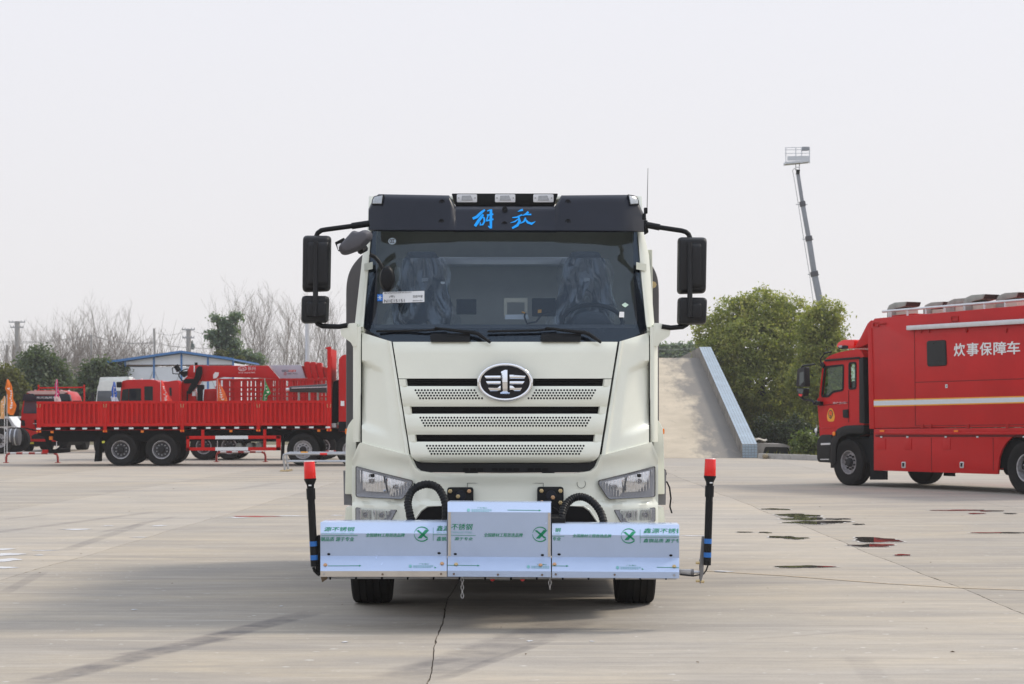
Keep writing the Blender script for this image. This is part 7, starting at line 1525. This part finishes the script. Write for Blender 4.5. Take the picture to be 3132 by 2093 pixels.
names = ['at the left edge', 'left of the concrete pole', 'right of the crossarm pole', 'over the dark evergreen', 'over the dark evergreen right side', 'left of the thin grey pole', 'reaching high left of the prefab building', 'behind the tangled brushwood', 'beside the thin grey pole', 'tallest above the left brushwood', 'forked, over the left brushwood', 'thin, right of the tallest left tree', 'very faint, over the blue roof ridge',
         'left of the loose pine', 'highest of all behind the pine', 'behind the pine crown', 'forked, right of the pine', 'with many upright limbs right of the pine', 'slender, midway to the mirrors', 'with paired stems midway to the mirrors', 'short, midway to the mirrors', 'bent, over the grey boom sleeve', 'tall, left of the lower mirror', 'behind the left mirror pair', 'under the left mirror', 'beside the light grey mast', 'right of the light grey mast', 'over the crane fingers', 'behind the red head board', 'beside the grey tank', 'over the transformer pole', 'right of the transformer pole']
for i, ((x, top, k), nm) in enumerate(zip(tall, names)): bare_tree(k, x, 138 + (i * 7) % 22, top, 'bare winter tree ' + nm, i < 3)
br = random.Random(9)
WH = ['leftmost', 'second from left', 'third from left', 'fourth from left', 'fifth from left', 'sixth from left', 'seventh from left', 'eighth from left', 'ninth from left', 'tenth from left', 'eleventh from left', 'twelfth from left', 'rightmost']
xs_ = [170, 198, 214, 236, 252, 276, 292, 316, 334, 358, 388, 420, 448]
for i, x in enumerate(xs_): bare_tree(3 + i % 2, x, 128 + (i * 5) % 14, 1000 + br.uniform(-12, 30), 'bushy bare tree in the brushwood left of the blue roof, ' + WH[i], False)
def brush(x0, x1, Y0, Y1, n, z0, z1, seed, name):
    q = random.Random(seed); mb = MB()
    for _ in range(n):
        Y = q.uniform(Y0, Y1); px = q.uniform(x0, x1); x = (px - CX) * Y / F; h = q.uniform(z0, z1); p = [Vector((x, Y, 0))]; d = Vector((q.uniform(-.25, .25), q.uniform(-.2, .2), 1))
        for k in range(4): d += Vector((q.uniform(-.2, .2), q.uniform(-.2, .2), 0)); p.append(p[-1] + d * h / 4)
        mb.tube(p, [.035, .028, .02, .012, .005], 3, False)
        for k in range(5):
            s_ = p[1 + k % 3].lerp(p[2 + k % 3], q.random()); e = s_ + Vector((q.uniform(-.6, .6), q.uniform(-.5, .5), q.uniform(.5, 1.3))) * h * .22; mb.tube([s_, s_.lerp(e, .5) + Vector((0, 0, .05)), e], [.014, .01, .004], 3, False)
    build(name, mb, M_BARE2, None, 0, noclean=True, kind='stuff')
brush(-40, 480, 126, 150, 620, 3.0, 7.0, 1, 'brushwood'); brush(560, 1060, 135, 165, 420, 3.0, 6.5, 2, 'brushwood'); brush(1100, 2000, 135, 165, 120, 3, 6, 3, 'brushwood'); brush(2560, 3200, 120, 150, 150, 2, 4, 4, 'brushwood')
# hedge-like undergrowth closing the far edge of the yard
def hedge(x0, x1, Y, h, seed, m):
    K = Y / F; lob = []; q = random.Random(seed); x = x0
    while x < x1: lob.append(((x - CX) * K, Y + q.uniform(-2, 2), h * .4, 2.4, 1.6, h * q.uniform(.4, .65))); x += 1.6 / K
    me = leafmesh('undergrowth', dict(lobes=lob, n_cl=len(lob) * 42, per=8, leaf=.34, seed=seed, clump=.5, shell=.6), m); o = bpy.data.objects.new('undergrowth', me); COL.objects.link(o); o['kind'] = 'stuff'
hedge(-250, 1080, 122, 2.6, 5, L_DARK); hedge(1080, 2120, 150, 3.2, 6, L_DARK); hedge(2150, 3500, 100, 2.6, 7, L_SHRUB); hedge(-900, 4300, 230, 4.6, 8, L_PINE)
# grass verge between the kerb and the trees (uncountable)
q = np.random.default_rng(77); mb = MB(); n_ = 0
while n_ < 5200:
    y = q.uniform(45, 98); x = q.uniform(8.9, 34)
    if x < 9.1 + max(0, (70.6 - y) * .504) + .3: continue
    h = q.uniform(.08, .30); a = q.uniform(0, 3.14); c, s_ = math.cos(a) * .035, math.sin(a) * .035; lx, ly = q.uniform(-.1, .1, 2); mb.add([(x - c, y - s_, .02), (x + c, y + s_, .02), (x + lx, y + ly, h)], [(0, 1, 2)]); n_ += 1
build('grass', mb, leafmat('dry_grass', [(.10, .10, .03), (.16, .15, .05), (.24, .21, .09)]), None, 0, noclean=True, kind='stuff')
# ================================================================ poles and wires
M_POLE = mat('concrete_pole', (.42, .41, .40), .85, var=.15)
def pole(x, top, Y, r, label, arms=(), name='utility_pole', cat='pole', m=M_POLE, lean=0):
    p = W(x, top, Y); t = thing(name, (p.x - lean, Y, 0), label, cat); build('mast', MB().tube([(p.x - lean, Y, -.1), (p.x - lean * .5, Y, p.z * .5), (p.x, Y, p.z)], [r * 1.25, r * 1.1, r], 8), m, t, smooth=60)
    for z_, w_ in arms:
        z0 = EYE + (HY - z_) * Y / F; o = build('crossarm', MB().bar((p.x - w_, Y - .12, z0), (p.x + w_, Y - .12, z0), .09, .09), M_STEEL, t)
        for k in (-1, -.55, .55, 1): build('insulator', MB().lathe((p.x + k * w_ * .95, Y - .12, z0 + .03), (0, 0, 1), [(0, .03), (.08, .04), (.12, .02)], 8), M_STEEL, o)
    return t
pole(53, 983, 150, .20, 'thick grey concrete utility pole with two crossarms at far left', ((986, .62), (1002, .5)))
t2 = pole(577, 1006, 140, .17, 'concrete utility pole carrying a transformer behind the blue roof', ((1009, .45), (1034, .42)))
build('transformer', MB().ext([W(x, y, 140) for x, y in rpoly([(583, 1052), (591, 1050), (594, 1060), (590, 1070), (582, 1068)], 2, 2)], (0, .4, 0)).lathe(W(585, 1051, 140.2), (0, 0, 1), [(0, .05), (.2, .03)], 6).lathe(W(589, 1050, 140.2), (0, 0, 1), [(0, .05), (.2, .03)], 6), mat('grey_green_transformer', (.16, .19, .18), .6), t2)
pole(471, 1005, 132, .07, 'thin slightly leaning dark pole behind the left half of the blue roof', (), lean=-.25)
pole(280, 1025, 130, .08, 'thin light grey pole in front of the brushwood', ())
pole(940, 985, 120, .13, 'light grey mast below the left truck mirror', (), m=M_SILVER)
for x, top in ((22, 1055), (42, 1055), (62, 1060)):
    pole(x, top, 146, .10, {22: 'left', 42: 'middle', 62: 'right'}[x] + ' one of three bent grey posts at the far left edge', (), name='bent_post', cat='post', lean=.28)
def wire(pts, label, sag=.25):
    mb = MB()
    for (a, b_) in zip(pts, pts[1:]):
        A, B = W(*a), W(*b_); mb.tube([A.lerp(B, k / 8) + Vector((0, 0, -sag * 4 * (k / 8) * (1 - k / 8))) for k in range(9)], (.012 if abs(sag - .25) > .01 else .016), 4, False)
    return tag(build('overhead_wire', mb, M_POLE, None, 0, noclean=True), label, 'wire', 'overhead wires on the left skyline')
wire([(-40, 1041, 131), (280, 1024.5, 130), (471, 1047, 132), (700, 1060, 134)], 'upper dark wire running over the thin grey pole')
wire([(-40, 1046, 131), (280, 1026, 130), (471, 1049, 132)], 'second dark wire just below the upper one')
wire([(-40, 1071, 131), (280, 1055, 130), (530, 1080, 132)], 'middle dark wire crossing the brushwood', .2)
wire([(140, 1092, 131), (280, 1085, 130), (470, 1098, 132)], 'lowest dark wire in front of the brushwood', .1)
wire([(471, 1016, 140), (577, 1008, 140), (700, 1014, 150), (1060, 1030, 160)], 'thin wire meeting the transformer pole top', .3)
wire([(471, 1050, 140), (577, 1062, 140), (760, 1066, 150), (1060, 1068, 160)], 'thin wire below the transformer', .1)
wire([(760, 1093, 140), (1060, 1094, 140)], 'low wire behind the crane boom fingers', .02)
wire([(2000, 1066, 180), (2160, 1053, 180), (2500, 1040, 180)], 'faint wire above the ramp top', .3)
# ================================================================ aerial work platform high above the trees
AY = 122.0
ap = thing('boom_lift', (W(2520, 0, AY).x, AY, 0), 'white work platform on a long grey telescopic boom above the trees', 'boom lift')
M_BOOMG = mat('grey_blue_boom_paint', (.30, .32, .36), .45, var=.1); M_PLAT = mat('white_platform_paint', (.66, .69, .74), .5, var=.05)
bp_ = [(2514, 955, 5.9), (2491, 840, 5.2), (2474, 732, 4.4), (2455, 626, 3.8), (2440, 530, 3.4)]
base = W(2560, 1230, AY); prev = base
secs = [(2560, 1230)] + [(x, y) for x, y, _ in bp_]
wd = [.40, .36, .31, .26, .21]
for k in range(5):
    a, b_ = W(*secs[k], AY), W(*secs[k + 1], AY); o = build('boom_section', MB().bar(a, b_, wd[k], wd[k], up=(0, 1, 0)), M_BOOMG, ap, bevel=.02)
    if k < 4: d = (b_ - a).normalized(); build('section_collar', MB().bar(b_ - d * .12, b_ + d * .2, wd[k] + .08, wd[k] + .08, up=(0, 1, 0)), mat('dark_boom_collar', (.10, .10, .115), .6), o, bevel=.02); build('cable_guide', MB().bar(b_ - Vector((.42, 0, 0)), b_ + Vector((.30, 0, 0)), .035, .035), M_BOOMG, o)
build('hydraulic_cable', MB().tube([W(x, y, AY - .2) for x, y in ((2490, 940), (2476, 840), (2459, 735), (2443, 632), (2428, 540), (2424, 522), (2430, 516), (2438, 520))], .022, 5), M_STEEL, ap)
build('head_link', MB().bar(W(2440, 534, AY), W(2441, 520, AY), .2, .3), M_CHASSIS, ap); build('riser', MB().bar(W(2434, 522, AY), W(2434, 500, AY), .05, .05).bar(W(2445, 522, AY), W(2445, 500, AY), .05, .05).bar(W(2434, 512, AY), W(2445, 512, AY), .04, .04), M_STEEL, ap)
pf = build('platform_floor', MB().ext([W(x, y, AY - .4) for x, y in ((2402, 502), (2477, 495), (2477, 489), (2402, 495))], (0, .85, 0)), M_PLAT, ap)
for yb in (AY - .38, AY + .42):
    f = lambda x, y: W(x, y, yb)
    for x in (2403.5, 2434, 2452, 2476): build('rail_post', MB().bar(f(x, 500), f(x, 452), .05, .05), M_PLAT, pf)
    for y in (452, 459, 470): build('guard_rail', MB().bar(f(2401, y), f(2477, y - 1), .035, .035), M_PLAT, pf)
    build('kick_panel', MB().ext([f(2408, 478), f(2476, 477), f(2476, 490), f(2408, 492)], (0, .02, 0)), M_PLAT, pf)
for x in (2402, 2477): 
    for y in (452, 470): build('end_rail', MB().bar(W(x, y, AY - .38), W(x, y, AY + .42), .035, .035), M_PLAT, pf)
build('control_box', MB().ext([W(x, y, AY - .45) for x, y in ((2454, 449), (2475, 449), (2475, 460), (2452, 461))], (0, .25, 0)), MATS['grey_blue_boom_paint'], pf, bevel=.01); build('tool_box', MB().ext([W(x, y, AY - .2) for x, y in ((2421, 480), (2434, 478), (2434, 488), (2420, 488))], (0, .3, 0)), M_BOOMG, pf)
mb = MB(); bx_ = base.x; mb.box((bx_ + .6, AY, 1.0), (6, 2.3, .8)); mb.box((bx_ + .2, AY, 2.6), (1.2, 1.4, 2.6)); build('carrier', mb, M_PLAT, ap, bevel=.05); build('boom_knuckle', MB().box((bx_ , AY, 2.9), (.7, .8, .9)), M_BOOMG, ap, bevel=.04)
for a in (-1.6, 2.6):
    for d in (-.9, .9): axle_wheel((bx_ + a, AY + d, .45), .45, .3, .25, ap, (0, 1, 0), -1 if d < 0 else 1, None, False, 20, 6)
# ================================================================ derelict vehicle shell behind the kerb, stone, sheet, scraps
SY_ = 73.5
sh_ = thing('vehicle_shell', (W(2372, 0, SY_).x, SY_, 0), 'dull grey derelict vehicle cab shell with a dark window behind the kerb', 'vehicle shell')
M_DULL = mat('dusty_grey_shell', (.34, .315, .295), .8, var=.3, scale=3)
outer = rpoly([(2312, 1408), (2314, 1362), (2324, 1357), (2400, 1358), (2418, 1366), (2432, 1408)], [0, 6, 6, 10, 14, 0], 3); inn = rpoly([(2329, 1404), (2340, 1367), (2412, 1368), (2421, 1404)], [0, 5, 6, 0], 3)
bm = bmesh.new(); es = []
for ring in (outer, inn):
    vs_ = [bm.verts.new(W(x, y, SY_)) for x, y in ring]; es += [bm.edges.new((vs_[i], vs_[(i + 1) % len(vs_)])) for i in range(len(vs_))]
bmesh.ops.triangle_fill(bm, use_beauty=True, use_dissolve=False, edges=es); bm.verts.index_update(); mb = MB(); mb.add([v.co.copy() for v in bm.verts], [tuple(v.index for v in f_.verts) for f_ in bm.faces]); bm.free()
build('shell_front', mb, M_DULL, sh_, 0, solid=.06)
o3 = [W(x, y, SY_) for x, y in outer]; mb = MB()
for a, b_ in zip(o3, o3[1:]): mb.add([a, b_, b_ + Vector((0, 1.6, 0)), a + Vector((0, 1.6, 0))], [(0, 1, 2, 3)])
mb.add([p + Vector((0, 1.6, 0)) for p in o3], [tuple(range(len(o3)))]); build('shell_body', mb, M_DULL, sh_, 30)
build('dark_window', MB().add([W(x, y, SY_ + .08) for x, y in inn], [tuple(range(len(inn)))]), M_DARKGL, sh_, 0, noclean=True)
mb = MB(); mb.grid(lambda u, v: W(2304 + 42 * u, 1355 - 14 * u - 6 * math.sin(5 * u), SY_ + .2) + Vector((0, .7 * v, .05 * math.sin(7 * v))), 8, 4); tag(build('canvas_sheet', mb, mat('pale_canvas', (.50, .46, .40), .8, var=.2), None, 40, solid=.02), 'crumpled pale canvas sheet lying on the grey vehicle shell', 'sheet')
mb = MB(); bm = bmesh.new(); bmesh.ops.create_icosphere(bm, subdivisions=2, radius=.11); q = random.Random(4)
for v in bm.verts: v.co *= 1 + q.uniform(-.15, .15)
bm.verts.index_update(); c = Vector((9.02, 69.9, .08)); mb.add([v.co + c for v in bm.verts], [tuple(v.index for v in f_.verts) for f_ in bm.faces]); bm.free(); tag(build('stone', mb, mat('brownish_stone', (.30, .25, .17), .9, var=.3, scale=12), None, 60), 'brown fist shaped stone lying against the kerb beside the ramp', 'stone')
for x, y in ((2478, 1330), (2484, 1355), (2446, 1362), (2495, 1318)):
    K = W(x, y, 75.2); tag(build('plastic_scrap', MB().puff([K + Vector((.05 * math.cos(a) * (1 + .3 * math.sin(3 * a)), 0, .10 * math.sin(a))) for a in [2 * math.pi * k / 10 for k in range(10)]], (0, -.04, 0), .4, 2), M_WHITE, None, 60), {2478: 'white plastic scrap hanging high in the young bush', 2484: 'white plastic scrap low in the young bush', 2446: 'small white plastic scrap left in the young bush', 2495: 'white plastic scrap next to the red cab door'}[x], 'scrap')
# ================================================================ winter haze in the air
mb = MB(); mb.box((0, 150, 10.5), (1500, 1800, 23.2))
hz = build('haze', mb, M_WHITE, None, 0, kind='stuff'); hz.data.materials.clear()
m = bpy.data.materials.new('winter_haze'); m.use_nodes = True; t = m.node_tree; t.nodes.clear(); o = _n(t, 'ShaderNodeOutputMaterial'); v = _n(t, 'ShaderNodeVolumePrincipled')
v.inputs['Color'].default_value = (.92, .93, .96, 1); v.inputs['Density'].default_value = .0004; v.inputs['Anisotropy'].default_value = .35; t.links.new(v.outputs[0], o.inputs['Volume']); hz.data.materials.append(m)
